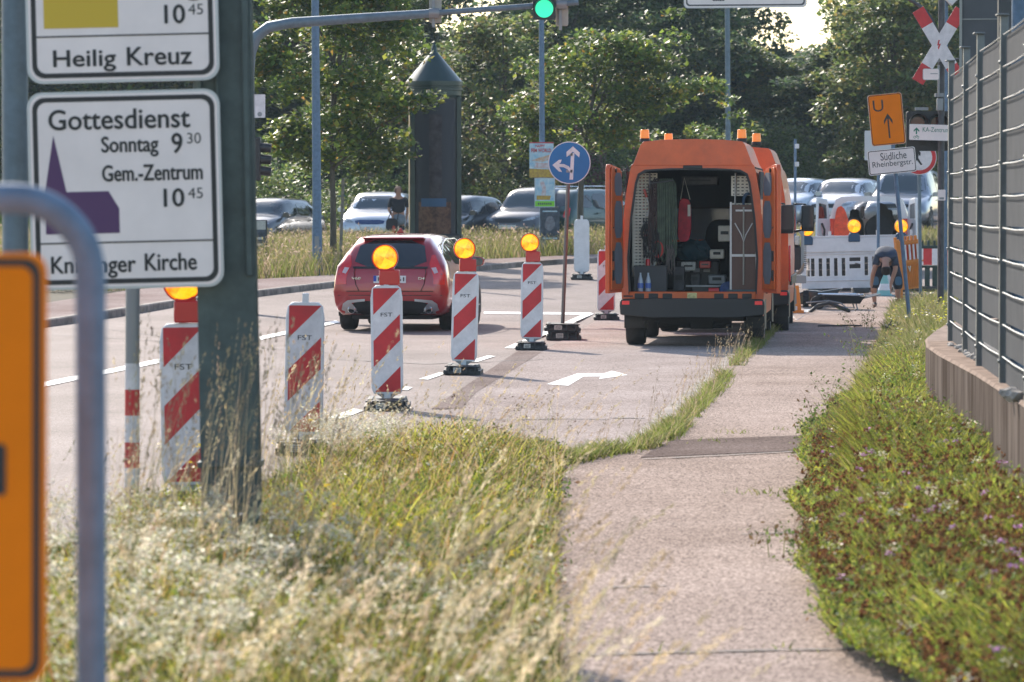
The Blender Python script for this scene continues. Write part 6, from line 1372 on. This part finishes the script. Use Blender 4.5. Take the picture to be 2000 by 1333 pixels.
# bushes
def bush(label, px, Y, wd, h, cols, wts, seed, leaf=.13, n=34, group=None):
    tree('bush', label, ploc(px, Y), h * .7, (wd, wd * .8, .25, h), .05, .2, n, wd * .36, 110, leaf, cols, wts, seed, cat='bush', limbs=8, group=group)
GB = [(.07, .11, .025), (.045, .08, .022), (.12, .14, .035)]; PB = [(.06, .025, .035), (.085, .035, .045), (.045, .03, .03), (.05, .06, .025)]
bush('purple leaved bush between the blue sign and the orange van', 1180, 134, 1.5, 3.6, PB, [4, 3, 2, 1.5], 61)
bush('purple leaved bush left of the posters', 968, 139, 1.2, 4.6, PB, [3, 2, 2, 2], 62)
bush('bright green bush under the left street maple, beside the steel post', 545, 127, 1.7, 3.0, GB, [3, 2, 3], 63)
bush('green bush behind the grey lamp pole and the stake', 720, 130, 1.9, 2.9, GB, [3, 3, 2], 64)
bush('pale yellow green bush left of the dark hatchback behind the posters', 975, 132, .75, 2.2, [(.17, .17, .06), (.12, .13, .04)], [2, 2], 65)
bush('low dark bush under the wood behind the silver parked car', 620, 136, 2.2, 2.6, GB, [1, 3, .6], 66)
bush('low dark bush behind the dark small parked car', 900, 140, 2.2, 2.8, GB, [1, 3, .6], 67)
bush('low dark bush behind the green estate car', 1230, 142, 2.4, 3.2, GB, [1, 3, .5], 68)
bush('low dark bush behind the white parked saloon', 1640, 144, 2.6, 3.0, GB, [1, 4, .3], 69)
bush('low dark bush behind the orange van roof', 1450, 146, 2.8, 3.4, GB, [1, 4, .4], 70)
bush('yellow green bush behind the roof beacons of the orange van', 1395, 130, 1.3, 3.1, GB, [3, 2, 3], 72)
bush('dark bush at the far right behind the fence end', 1860, 146, 2.6, 4.0, GB, [1, 3, .4], 71)
# ================================================================ PEOPLE
M_SKIN = mat('skin', (.36, .19, .13), .55, var=.08, scale=12)
M_NAVY = mat('navy work cloth', (.016, .022, .038), .9, var=.3, scale=8)
M_NAVY2 = mat('dark blue shirt cloth', (.022, .034, .06), .85, var=.3, scale=7)
M_SHOE = mat('shoe', (.05, .045, .04), .8)
def skin_mesh(name, J, E, m, parent, root=0, sub=2):
    me = bpy.data.meshes.new(name); me.from_pydata([j[:3] for j in J], E, []); o = bpy.data.objects.new(name, me); COL.objects.link(o); o.parent = parent
    sk = o.modifiers.new('skin', 'SKIN'); ss = o.modifiers.new('sub', 'SUBSURF'); ss.levels = ss.render_levels = sub
    for i, j in enumerate(J): me.skin_vertices[0].data[i].radius = (j[3], j[4] if len(j) > 4 else j[3]); me.skin_vertices[0].data[i].use_root = (i == root)
    dg = bpy.context.evaluated_depsgraph_get(); nm = bpy.data.meshes.new_from_object(o.evaluated_get(dg)); o.modifiers.clear(); o.data = nm
    nm.materials.clear(); nm.materials.append(m); nm.polygons.foreach_set('use_smooth', [True] * len(nm.polygons)); return o
def hand(J, E, wrist, d, side):
    """palm and five short fingers continuing from joint index wrist along direction d"""
    w = Vector(J[wrist][:3]); d = Vector(d).normalized(); s = Vector(side).normalized()
    J.append((*(w + d * .05), .030, .018)); p = len(J) - 1; E.append((wrist, p))
    for k, (o_, l) in enumerate(((-.03, .06), (-.01, .075), (.01, .07), (.03, .055))):
        J.append((*(w + d * .09 + s * o_), .010)); a = len(J) - 1; J.append((*(w + d * (.09 + l) + s * o_ * 1.2 + Vector((0, .015, 0))), .008)); E += [(p, a), (a, a + 1)]
    J.append((*(w + d * .05 + s * .045), .011)); a = len(J) - 1; J.append((*(w + d * .09 + s * .065), .009)); E += [(p, a), (a, a + 1)]
# worker bending forward, legs apart, seen from behind right
g = gnd(1730, 602); W = thing('person', 'worker in dark blue clothes bending down behind the leaning sign pole', 'person', (g.x, g.y, g.z + .022))
k = S(g.y); q = lambda px, py, y=0: ((px - 1730) / k, y, (602 - py) / k)
def v3(*a): return Vector(a)
# facing the camera, hips behind, back arching forward, head hanging, arms reaching for the ground
J, E = [], []
def chain(pts, start=None):
    p = start
    for a in pts:
        J.append(a); i = len(J) - 1
        if p is not None: E.append((p, i))
        p = i
    return p
pel = chain([(.04, .22, .84, .15, .12)]); chest = chain([(.0, .02, .97, .15, .13), (-.03, -.24, .90, .16, .13)], pel)
neck = chain([(-.04, -.36, .83, .07), (-.04, -.41, .77, .06)], chest); hd = chain([(-.04, -.44, .71, .082, .095), (-.04, -.45, .63, .078, .09), (-.04, -.43, .57, .05)], neck)
l1 = chain([(-.09, .18, .72, .09), (-.19, .06, .47, .072), (-.20, .05, .40, .064), (-.205, .08, .22, .05), (-.19, .10, .07, .036), (-.195, .06, .035, .035), (-.21, -.05, .024, .028)], pel)
l2 = chain([(.15, .18, .72, .09), (.22, .06, .47, .072), (.225, .05, .40, .064), (.22, .08, .22, .05), (.235, .10, .07, .036), (.24, .06, .035, .035), (.255, -.05, .024, .028)], pel)
a1 = chain([(-.17, -.24, .87, .062), (-.22, -.28, .70, .046), (-.26, -.26, .56, .042), (-.27, -.22, .44, .030)], chest); hand(J, E, a1, (-.05, .05, -1), (0, 1, 0))
a2 = chain([(.13, -.24, .85, .06), (.15, -.30, .68, .045), (.10, -.32, .54, .040), (.06, -.34, .40, .029)], chest); hand(J, E, a2, (0, -.05, -1), (0, 1, 0))
body = skin_mesh('body', J, E, M_SKIN, W)
def garment(name, pts, edges, m, pr): return skin_mesh(name, pts, edges, m, pr)
garment('shirt', [(.04, .2, .88, .18, .15), (.0, .02, 1.0, .19, .15), (-.03, -.24, .92, .19, .155), (-.035, -.36, .83, .11), (-.17, -.24, .88, .085), (-.215, -.275, .73, .074), (.13, -.24, .86, .085), (.148, -.29, .71, .072)], [(0, 1), (1, 2), (2, 3), (2, 4), (4, 5), (2, 6), (6, 7)], M_NAVY2, W)
garment('trousers', [(.04, .22, .86, .19, .15), (-.09, .18, .70, .125), (-.19, .06, .46, .10), (-.205, .06, .30, .095), (.15, .18, .70, .125), (.22, .06, .46, .10), (.222, .06, .28, .095)], [(0, 1), (1, 2), (2, 3), (0, 4), (4, 5), (5, 6)], M_NAVY, W)
for (x, y, z) in ((-.19, -.06, .46), (.22, -.06, .46)):
    mb = MB(); mb.plate(chaikin([(-.06, -.075), (.06, -.075), (.055, .08), (-.055, .08)], 2), -.012, .03, mat('knee pad', (.06, .14, .23), .8)); mb.build('knee_pad', W, loc=(x, y, z), bevel=.01)
garment('hair', [(-.04, -.48, .73, .10, .12), (-.04, -.50, .64, .10, .11), (-.04, -.48, .565, .07)], [(0, 1), (1, 2)], mat('dark hair', (.016, .011, .009), .9), W)
for (x, y) in ((-.19, .10), (.235, .10)):
    o = garment('shoe', [(x, y + .05, .05, .045), (x, y - .03, .04, .046), (x - .02, y - .13, .03, .036)], [(0, 1), (1, 2)], M_SHOE, W); o2 = garment('sock', [(x, y, .13, .044), (x, y, .05, .042)], [(0, 1)], mat('pale sock', (.45, .42, .38), .9), W)
# distant person standing in front of the silver white car, seen from behind
Yp = 114; k = S(Yp); P = thing('person', 'distant person in a dark top with a bag standing beside the advertising column', 'person', (at(778, 400, Yp).x, Yp, zt(Yp) + .02), R(8))
J, E = [], []
pel = chain([(0, 0, .92, .14, .11)]); ch = chain([(0, 0, 1.12, .135, .10), (0, 0, 1.32, .17, .11)], pel); nk = chain([(0, 0, 1.46, .055), (0, -.01, 1.55, .085, .095), (0, -.01, 1.64, .085, .095), (0, 0, 1.70, .05)], ch)
for s in (-1, 1):
    chain([(s * .09, 0, .84, .09), (s * .09, .01, .5, .06), (s * .09, .03, .28, .055), (s * .09, .03, .08, .04), (s * .1, -.02, .04, .04), (s * .11, -.12, .03, .032)], pel)
    w_ = chain([(s * .19, 0, 1.36, .055), (s * .25, 0, 1.1, .042), (s * (.22 if s > 0 else .16), -.12 if s < 0 else .05, .92, .03)], ch); hand(J, E, w_, (0, -.1, -1), (0, 1, 0))
skin_mesh('body', J, E, M_SKIN, P)
garment('top', [(0, 0, .98, .19, .16), (0, 0, 1.15, .19, .15), (0, 0, 1.33, .21, .15), (.19, 0, 1.37, .07), (.25, 0, 1.13, .06), (-.19, 0, 1.37, .07), (-.25, 0, 1.13, .06)], [(0, 1), (1, 2), (2, 3), (3, 4), (2, 5), (5, 6)], mat('black top', (.014, .016, .022), .9), P)
garment('skirt', [(0, 0, 1.02, .19, .15), (0, 0, .86, .21, .17), (0, 0, .66, .21, .17)], [(0, 1), (1, 2)], mat('grey blue skirt', (.16, .19, .23), .9, var=.2, scale=9), P)
for s in (-1, 1): garment('legging', [(s * .09, 0, .74, .085), (s * .09, .01, .5, .066), (s * .09, .03, .1, .05)], [(0, 1), (1, 2)], mat('dark legging', (.012, .013, .016), .9), P)
garment('hair', [(0, .02, 1.50, .10, .11), (0, .02, 1.62, .125, .125), (0, .01, 1.72, .07)], [(0, 1), (1, 2)], mat('auburn hair', (.10, .045, .025), .8), P)
B = thing('shoulder_bag', 'dark bag with an orange red patch carried by the distant person', 'bag', P.location + Vector((-.17, -.16, .55))); mb = MB(); mb.plate(chaikin([(-.16, 0), (.15, 0), (.17, .3), (-.14, .34)], 2), -.06, .06, mat('dark bag', (.02, .02, .026), .8)); mb.build('body', B, bevel=.02)
mb = MB(); mb.plate(chaikin([(.0, -.1), (.09, -.1), (.1, .12), (.02, .14)], 2), -.075, -.062, mat('orange red patch', (.42, .06, .03), .7)); mb.build('flap', B); mb = MB(); mb.tube([(-.1, 0, .3), (.1, .08, .78), (.22, .1, .8), (.15, 0, .28)], .012, M_TRIM, n=6); mb.build('strap', B)
# ================================================================ BUILDING SITE
# white plastic barrier with slots and feet
Y0 = 84.5; k = S(Y0); p0, p1 = at(1566, 580, Y0), at(1772, 580, Y0); zg = zt(Y0)
t = thing('site_barrier', 'white plastic site barrier with vertical slots in front of the open white van', 'barrier', (p0.x, Y0, zg), tilt=R(-1.2))
Lb = p1.x - p0.x; X = lambda px: (px - 1566) / k; Z = lambda py: (586 - py) / k
M_BAR = mat('white barrier plastic', (.64, .61, .63), .55, var=.08, scale=4)
hs = []
for px in (1579, 1588.5, 1603.5, 1618.5, 1633.5, 1648.5): hs.append(rrect(X(px - 3.6), Z(552), X(px + 3.6), Z(517), .01, 3))
hs += [rrect(X(1660), Z(524), X(1682), Z(516.5), .01, 3), rrect(X(1660), Z(538), X(1682), Z(529.5), .01, 3)]
for px in (1693, 1708, 1723, 1738, 1753): hs.append(rrect(X(px - 3.6), Z(552), X(px + 3.6), Z(515), .01, 3))
mb = MB(); mb.plate([(0, Z(576)), (Lb, Z(576)), (Lb, Z(476)), (0, Z(476))], -.02, .02, M_BAR, holes=hs)
mb.build('panel', t, bevel=.006)
mb = MB(); mb.box((Lb / 2, -.035, Z(492)), (Lb, .03, .26), M_BAR); mb.box((Lb / 2, -.03, Z(561)), (Lb, .02, .012), M_BAR); mb.box((Lb / 2, -.03, Z(509)), (Lb, .02, .02), M_BAR); mb.box((Lb / 2, -.005, Z(475)), (Lb, .06, .03), M_BAR); mb.build('reflective_board', t, bevel=.006)
for px in (1623, 1716, 1786 - 4):
    mb = MB(); mb.box((X(px), 0, Z(470)), (.05, .05, .11), M_BAR); mb.build('peg', t)
for px in (1590, 1680, 1762):
    mb = MB(); mb.box((X(px), 0, .05), (.3, .75, .10), M_RUBBER); mb.build('foot', t, bevel=.02)
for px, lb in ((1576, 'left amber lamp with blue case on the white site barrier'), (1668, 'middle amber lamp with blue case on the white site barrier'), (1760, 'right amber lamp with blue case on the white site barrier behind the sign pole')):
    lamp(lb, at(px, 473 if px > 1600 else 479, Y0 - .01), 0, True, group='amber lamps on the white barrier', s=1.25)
# leaning orange barrier, the red-white board barrier at the right
M_ORP = mat('orange barrier plastic', (.62, .20, .025), .5, var=.12, scale=5)
Y1 = 80.0; k = S(Y1); g0 = at(1783, 597, Y1); t = thing('orange_barrier', 'orange plastic barrier with red and white slats leaning behind the sign pole', 'barrier', (g0.x, Y1, zt(Y1) + .03), R(28), tilt=R(-5))
X = lambda px: (px - 1783) / k; Z = lambda py: (600 - py) / k
hs = [rrect(X(x0), Z(518), X(x0 + 4.5), Z(488), .008, 3) for x0 in (1765, 1775, 1784, 1793)]
mb = MB(); mb.plate([(X(1750), Z(575)), (X(1806), Z(575)), (X(1806), Z(480)), (X(1750), Z(480))], -.02, .02, M_ORP, holes=hs)
for x0 in (1752, 1772, 1781, 1790, 1799): mb.box((X(x0), 0, Z(477)), (.045, .04, .1), M_ORP)
mb.box((0, -.03, Z(522)), (X(1806) - X(1750), .03, .03), M_ORP); mb.box((0, -.03, Z(484)), (X(1806) - X(1750), .03, .02), M_ORP)
for i in range(9): mb.box((X(1768 + i * 4), -.025, Z(549)), (.012, .015, .42), M_ORP)
mb.build('panel', t, bevel=.004)
for i, x0 in enumerate((1765, 1775, 1784, 1793)):
    mb = MB(); mb.box((X(x0 + 7), -.028, Z(503)), (.035, .012, .28), M_WHITE); mb.build('white_slat', t)
    mb = MB(); mb.box((X(x0 + 2.2), .006, Z(503)), (.038, .012, .29), M_RED); mb.build('red_slat', t)
mb = MB(); mb.box((X(1754), -.02, Z(540)), (.08, .07, 1.2), M_ORP); mb.build('side_post', t, bevel=.01); mb = MB(); mb.tube([(X(1775), -.04, Z(530)), (X(1777), -.06, Z(540)), (X(1780), -.04, Z(530))], .012, M_PEG, n=6); mb.build('handle', t)
Y2 = 86; k = S(Y2); t = thing('board_barrier', 'green framed barrier with a red and white board beside the fence end', 'barrier', (at(1826, 590, Y2).x, Y2, zt(Y2)))
Z = lambda py: at(0, py, Y2).z - zt(Y2); M_DGREEN = mat('dark green plastic', (.012, .035, .028), .6)
for i in range(-2, 4):
    mb = MB(); mb.box((.17 * i + .02, -.02, (Z(486) + Z(518)) / 2), (.17, .03, Z(486) - Z(518)), M_RED if i % 2 else M_WHITE); o = mb.build('board_field', t)
mb = MB(); mb.box((.1, .03, Z(483)), (1.2, .06, .06), M_DGREEN); mb.box((.1, .03, Z(521)), (1.2, .06, .05), M_DGREEN)
for i in range(-3, 5): mb.box((.15 * i, .03, Z(545)), (.1, .04, .5), M_DGREEN)
for i in range(5): mb.box((-.25 + .12 * i, .03, Z(476)), (.05, .05, .12), M_DGREEN)
mb.build('frame', t, bevel=.01)
mb = MB(); mb.box((0, .1, .05), (.9, .4, .1), M_RUBBER); mb.build('foot', t, bevel=.02)
# orange trestle at the van flank
Y3 = 75; k = S(Y3); t = thing('orange_trestle', 'orange plastic trestle with white reflective field beside the orange vans', 'barrier', (at(1551, 607, Y3).x, Y3, zt(Y3)), R(-4))
h = 56 / k
mb = MB(); mb.plate([(-17 / k, 0), (15 / k, 0), (9 / k, h), (-9 / k, h)], -.03, .03, M_ORP, holes=[[(-7 / k, .35 * h), (-4 / k, .35 * h), (-2.5 / k, .9 * h), (-4.5 / k, .9 * h)], [(1 / k, .35 * h), (5 / k, .35 * h), (4 / k, .9 * h), (1 / k, .9 * h)]]); mb.build('frame', t, bevel=.008)
mb = MB(); mb.plate([(-13 / k, .07 * h), (7 / k, .07 * h), (6 / k, .28 * h), (-11 / k, .28 * h)], -.04, -.031, M_WHITE); mb.build('reflective_field', t); mb = MB(); mb.box((0, .05, .04), (.34, .4, .06), M_ORP); mb.build('foot', t, bevel=.01)
# compressor beside the vans
Y4 = 77.5; k = S(Y4); t = thing('site_compressor', 'black pump unit with a tube frame standing right of the vans', 'machine', (at(1554, 600, Y4).x, Y4, zt(Y4)), R(-4))
Z = lambda py: at(0, py, Y4).z - zt(Y4); X = lambda px: (px - 1554) / k
mb = MB(); mb.tube([(X(1540), 0, Z(535)), (X(1540), 0, Z(452)), (X(1560), 0, Z(451)), (X(1567), 0, Z(460)), (X(1567), 0, Z(530)), (X(1562), 0, Z(534)), (X(1546), 0, Z(534))], .03, M_GREYM, n=8); mb.tube([(X(1540), .5, Z(535)), (X(1540), .5, Z(452)), (X(1567), .5, Z(452)), (X(1567), .5, Z(530))], .03, M_GREYM, n=8); mb.build('tube_frame', t)
mb = MB(); mb.box((X(1553), .25, Z(505)), (.2, .4, .42), M_TRIM); mb.cyl((X(1552), .1, Z(482)), (X(1552), .4, Z(482)), .09, M_TRIM); mb.box((X(1557), .1, Z(470)), (.09, .2, .16), M_LBL); mb.build('engine', t, bevel=.02)
mb = MB()
for i in range(12): mb.cyl((X(1570), .1, Z(480) - i * .035), (X(1570), .1, Z(480) - i * .035 - .018), .045, M_TRIM, n=10)
mb.build('spring_hose', t); mb = MB(); mb.tube([(X(1545), -.02, Z(533)), (X(1558), -.03, Z(534)), (X(1566), -.02, Z(525)), (X(1569), 0, Z(515))], .026, mat('rusty pipe', (.32, .22, .16), .6, .4), n=8); mb.build('exhaust_pipe', t)
mb = MB(); mb.box((X(1556), .25, Z(546)), (.34, .5, .14), M_GREYM); mb.box((X(1556), .25, .2), (.06, .06, .4), M_GREYM); mb.build('base', t, bevel=.01)
for x in (-.18, .18):
    mb = MB(); mb.cyl((x - .05, .3, .16), (x + .05, .3, .16), .16, M_TYRE, n=18); mb.build('wheel', t)
t = thing('cable', 'thin black cable lying from the pump unit to the kerb', 'cable', gnd(1540, 612)); mb = MB(); a = t.location
pts = [at(1544, 575, 75) - a, at(1541, 595, 74.5) - a] + [gnd(px, py) - a + Vector((0, 0, .015)) for px, py in ((1546, 612), (1550, 622), (1556, 628), (1570, 620))]; mb.tube(pts, .012, M_TRIM, n=6); mb.build('cable', t)
# wheelbarrow on its side, metal plate, black panels
t = thing('wheelbarrow', 'black wheelbarrow standing in front of the white barrier', 'wheelbarrow', gnd(1650, 607) + Vector((0, 0, .02)), R(4)); t.scale = (.8, .8, .75); k = S(t.location.y)
mb = MB(); vs = [(-.34, -.25, .14), (.30, -.25, .14), (.30, .25, .14), (-.34, .25, .14), (-.52, -.34, .34), (.40, -.34, .31), (.40, .34, .31), (-.52, .34, .34)]
mb.add(vs, [(3, 2, 1, 0), (0, 1, 5, 4), (1, 2, 6, 5), (2, 3, 7, 6), (3, 0, 4, 7)], M_TRIM); mb.build('tray', t)
mb = MB(); mb.tube([(-.55, -.34, .36), (.2, -.36, .34), (.35, -.35, .36), (.42, -.2, .33), (.42, .2, .33), (.3, .35, .36), (-.55, .34, .36)], .018, M_CHROME, n=8); mb.tube([(-.5, -.22, .08), (.1, -.24, .2), (.75, -.26, .36)], .018, M_GREYM, n=8); mb.tube([(-.5, .22, .08), (.1, .24, .2), (.75, .26, .36)], .018, M_GREYM, n=8); mb.tube([(.2, -.24, .2), (.25, -.24, .0), (.25, .24, .0), (.2, .24, .2)], .016, M_GREYM, n=8); mb.build('frame', t)
mb = MB(); mb.cyl((-.6, -.05, .16), (-.6, .05, .16), .16, M_TYRE, n=20); mb.build('wheel', t)
t = thing('car_part', 'dark curved panel lying on trestles left of the wheelbarrow', 'panel', gnd(1597, 603) + Vector((0, .4, .02)), R(-6)); mb = MB()
mb.plate([(-.32, .05), (.2, .05), (.48, .34), (.1, .28), (-.1, .30), (-.34, .25)], -.25, .25, mat('dark teal panel', (.015, .03, .035), .35, coat=.5)); mb.build('panel', t, bevel=.02); mb = MB(); mb.box((-.2, -.26, .13), (.2, .03, .13), mat('khaki box', (.10, .09, .05), .7)); mb.build('cover', t, bevel=.01)
t = thing('metal_sheet', 'thin bright metal sheet lying on the path in front of the dark panel', 'sheet', gnd(1575, 612) + Vector((0, 0, .025))); k = S(t.location.y)
mb = MB(); mb.add([(-.32, -.25, .0), (.02, -.25, .0), (.22, .5, .03), (-.14, .5, .03)], [(0, 1, 2, 3)], mat('bright sheet', (.5, .5, .5), .3, .7)); mb.add([(-.32, -.25, -.012), (.02, -.25, -.012), (.22, .5, .018), (-.14, .5, .018)], [(3, 2, 1, 0)], M_GREYM); mb.build('sheet', t, fixn=False)
t = thing('car_part', 'black bent trim strip arching over the path beside the metal sheet', 'panel', gnd(1620, 613) + Vector((0, 0, .02))); mb = MB(); mb.tube([(-.35, 0, .0), (-.2, .05, .12), (.0, .1, .16), (.2, .05, .08), (.36, 0, .02)], .035, M_TRIM, n=8); mb.tube([(-.4, .1, .17), (0, .12, .2), (.2, .1, .16), (.36, .02, .03)], .012, M_GREYM, n=6); mb.build('strip', t)
t = thing('hose', 'short black hose piece lying on the shaded path', 'hose', gnd(1660, 641) + Vector((0, 0, .03))); mb = MB(); mb.tube([(-.5, 0, 0), (-.3, .1, .0), (0, .05, .01), (.2, .1, 0)], .014, M_TRIM, n=6); mb.build('tube', t)
t = thing('debris', 'tangle of dark dry twigs at the path edge below the leaning sign pole', 'debris', gnd(1757, 668) + Vector((0, 0, .02))); mb = MB(); rr_ = random.Random(9)
for i in range(30):
    a = Vector((rr_.uniform(-.14, .14), rr_.uniform(-.2, .2), rr_.uniform(0, .16))); mb.tube([a, a + Vector((rr_.uniform(-.12, .12), rr_.uniform(-.1, .1), rr_.uniform(-.06, .1))), a + Vector((rr_.uniform(-.16, .16), 0, rr_.uniform(0, .16)))], .008, M_TRIM if i % 3 else M_LBL, n=5)
mb.build('twig', t)
# traffic cone behind the worker
t = thing('traffic_cone', 'pale teal cone with a band between the legs of the worker', 'cone', at(1727, 590, 83) * 1 + Vector((0, 0, -.0))); t.location.z = zt(83); mb = MB(); mb.lathe([(.17, .0), (.15, .03), (.10, .2), (.05, .46), (.04, .5)], mat('pale teal plastic', (.2, .42, .40), .5), n=20); mb.build('cone', t); mb = MB(); mb.box((0, 0, .015), (.42, .42, .03), mat('teal base', (.01, .12, .16), .5)); mb.build('base', t, bevel=.01); mb = MB(); mb.lathe([(.125, .13), (.085, .27)], M_WHITE, n=20); mb.build('band', t)
# white van with open rear doors behind the barrier
Y5 = 95.5; k = S(Y5); g = Vector((at(1697, 400, Y5).x, Y5, zt(Y5) + .05))
M_VW = mat('white van paint', (.62, .63, .66), .3, coat=.8, var=.03, scale=2)
t = thing('white_van', 'small white van seen from behind with both rear doors open', 'van', g, R(-6)); X = lambda px: (px - 1697) / k; Z = lambda py: at(0, py, Y5).z - g.z
H = Z(383)
prof = [(.86, .35), (.90, .8), (.89, 1.1), (.82, H - .35), (.72, H - .08), (.6, H - .02), (0, H)]
vs, fs = [], []
for y, sz in ((0, 1), (.1, 1), (2.2, 1), (2.5, .98), (3.3, .62), (4.1, .5), (4.2, .35)):
    hp = [(a * (1 if sz > .9 else .96), .35 + (b - .35) * sz) for a, b in prof]; full = hp + [(-a, b) for a, b in hp[-2::-1]]; n = len(full); vs += [(a, y, b) for a, b in full]
fs = [(i * n + j, (i + 1) * n + j, (i + 1) * n + j + 1, i * n + j + 1) for i in range(6) for j in range(n - 1) if not (i == 3 and 4 <= j <= 7)] + [tuple(range(6 * n, 7 * n))]
mb = MB(); mb.add(vs, fs, M_VW); op = [(.70, .62), (.72, 1.0), (.66, H - .36), (.58, H - .17), (.45, H - .12)]; inl = op + [(-a, b) for a, b in op[::-1]]
mb.plate([(p_[0], p_[1]) for p_ in prof] + [(-a, b) for a, b in prof[-2::-1]], -.01, .06, M_VW, holes=[inl]); mb.build('body', t, smooth=35)
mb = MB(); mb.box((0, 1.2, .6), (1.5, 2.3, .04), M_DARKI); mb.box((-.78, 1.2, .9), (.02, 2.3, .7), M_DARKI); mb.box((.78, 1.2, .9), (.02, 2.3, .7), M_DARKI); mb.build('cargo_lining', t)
mb = MB(); mb.plate([(-.66, H - .85), (.66, H - .85), (.56, H - .24), (-.56, H - .24)], 2.75, 2.76, mat('clear pane', (.30, .34, .30), .05, coat=.3, alpha=.15)); mb.build('windscreen', t)
for x in (-.36, .38):
    mb = MB(); mb.plate(chaikin([(x - .22, .6), (x + .22, .6), (x + .2, 1.15), (x + .11, 1.22), (x + .1, 1.4), (x - .1, 1.4), (x - .11, 1.22), (x - .2, 1.15)], 1), 1.9, 2.05, M_DARKI); mb.build('seat', t, bevel=.02)
for s in (-1, 1):
    mb = MB(); mb.box((s * .80, -.02, 1.02), (.11, .05, .36), M_TAIL); mb.build('tail_light', t, bevel=.02)
    hd = bpy.data.objects.new('rear_door', None); COL.objects.link(hd); hd.parent = t; hd.location = (s * .84, -.03, 0); hd.rotation_euler = (0, 0, s * R(112 if s < 0 else 106))
    P = [(-s * a, b) for a, b in ((0, .6), (0, 1.1), (.05, H - .35), (.16, H - .07), (.66, H - .04), (.72, .6))]; mb = MB(); mb.plate(P, -.05, 0, M_VW, holes=[[(-s * a, b) for a, b in ((.14, 1.2), (.2, H - .2), (.6, H - .16), (.63, 1.2))]]); mb.build('door_skin', hd, bevel=.01)
    mb = MB(); mb.plate([(-s * a, b) for a, b in ((.12, 1.18), (.19, H - .19), (.61, H - .15), (.64, 1.18))], -.03, -.02, M_GLASSD); mb.build('door_window', hd); mb = MB(); mb.tube([(-s * .4, .02, .8), (-s * .45, .06, .95), (-s * .5, .02, 1.1)], .025, M_TRIM, n=6); mb.build('door_handle', hd)
mb = MB(); mb.plate(chaikin([(-.88, .3), (.88, .3), (.88, .58), (-.88, .58)], 1), -.12, .05, M_TRIM); mb.build('bumper', t, bevel=.02); mirror_cap(t, .92, 2.6, 1.15, M_TRIM)
mb = MB(); mb.plate([(.1, 1.2), (.5, 1.15), (.35, 1.5), (.2, 1.55)], -.03, .03, M_TRIM); mb.build('seat_belt', t, loc=(0, 1.6, 0))
for x in (-.76, .76):
    for y in (.75, 3.4): wheel(t, x, y, .31)
wv = Matrix.Translation(g) @ Matrix.Rotation(R(-6), 4, 'Z')
t2 = thing('safety_vest', 'bright orange red safety vest hanging at the left of the open white van', 'vest', wv @ Vector((-.60, -.08, .62)), R(-6)); mb = MB(); mb.plate(chaikin([(-.16, .0), (-.05, -.06), (.05, .06), (.15, -.04), (.2, .1), (.17, .5), (.08, .78), (-.0, .86), (-.1, .82), (-.16, .45)], 2), -.03, .03, mat('neon orange cloth', (.85, .09, .03), .7, var=.2, scale=12)); mb.build('vest', t2, bevel=.02)
t2 = thing('spare_wheel', 'black wheel standing in the load space of the white van', 'wheel', wv @ Vector((.22, .5, .95)), R(-6)); mb = MB(); mb.lathe([(.2, -.1), (.31, -.1), (.33, 0), (.31, .1), (.2, .1)], M_TYRE, M=Matrix.Rotation(R(75), 4, 'X'), n=28); mb.build('tyre', t2); mb = MB(); mb.lathe([(.02, 0), (.2, .02)], M_TRIM, M=Matrix.Rotation(R(75), 4, 'X'), n=20); mb.build('rim', t2)
t2 = thing('cargo_box', 'black rucksack standing in the load space behind the safety vest', 'bag', wv @ Vector((-.36, .4, .62)), R(-6)); mb = MB(); mb.plate(chaikin([(-.16, 0), (.16, 0), (.15, .6), (-.13, .62)], 2), -.12, .12, M_DARKI); mb.build('body', t2, bevel=.03)

t = thing('slot_backing', 'added stack of dark boards darkening the slots of the white site barrier', 'boards', (at(1668, 560, 86.5).x, 86.5, zt(86.5)))  # made-up backing, blocks the bright ground so the barrier slots look dark
for i in range(5):
    mb = MB(); mb.box((.03 * (i % 2), .02 * (i % 3), .07 + .135 * i), (1.85, .5, .125), mat('dark board', (.02, .02, .022), .8, var=.3, scale=3)); mb.build('board', t, bevel=.008)
# ================================================================ haze: the light summer air in front of the wood
hm = bpy.data.materials.new('haze'); hm.use_nodes = True; t_ = hm.node_tree; t_.nodes.clear()
vo = t_.nodes.new('ShaderNodeVolumePrincipled'); ou = t_.nodes.new('ShaderNodeOutputMaterial'); t_.links.new(vo.outputs[0], ou.inputs['Volume'])
vo.inputs['Color'].default_value = (.70, .86, 1, 1); vo.inputs['Density'].default_value = .00022; vo.inputs['Anisotropy'].default_value = .1
mb = MB(); mb.box((0, 195, 10.5), (1000, 430, 23.5), hm); hz = mb.build('haze', smooth=0); hz['kind'] = 'stuff'
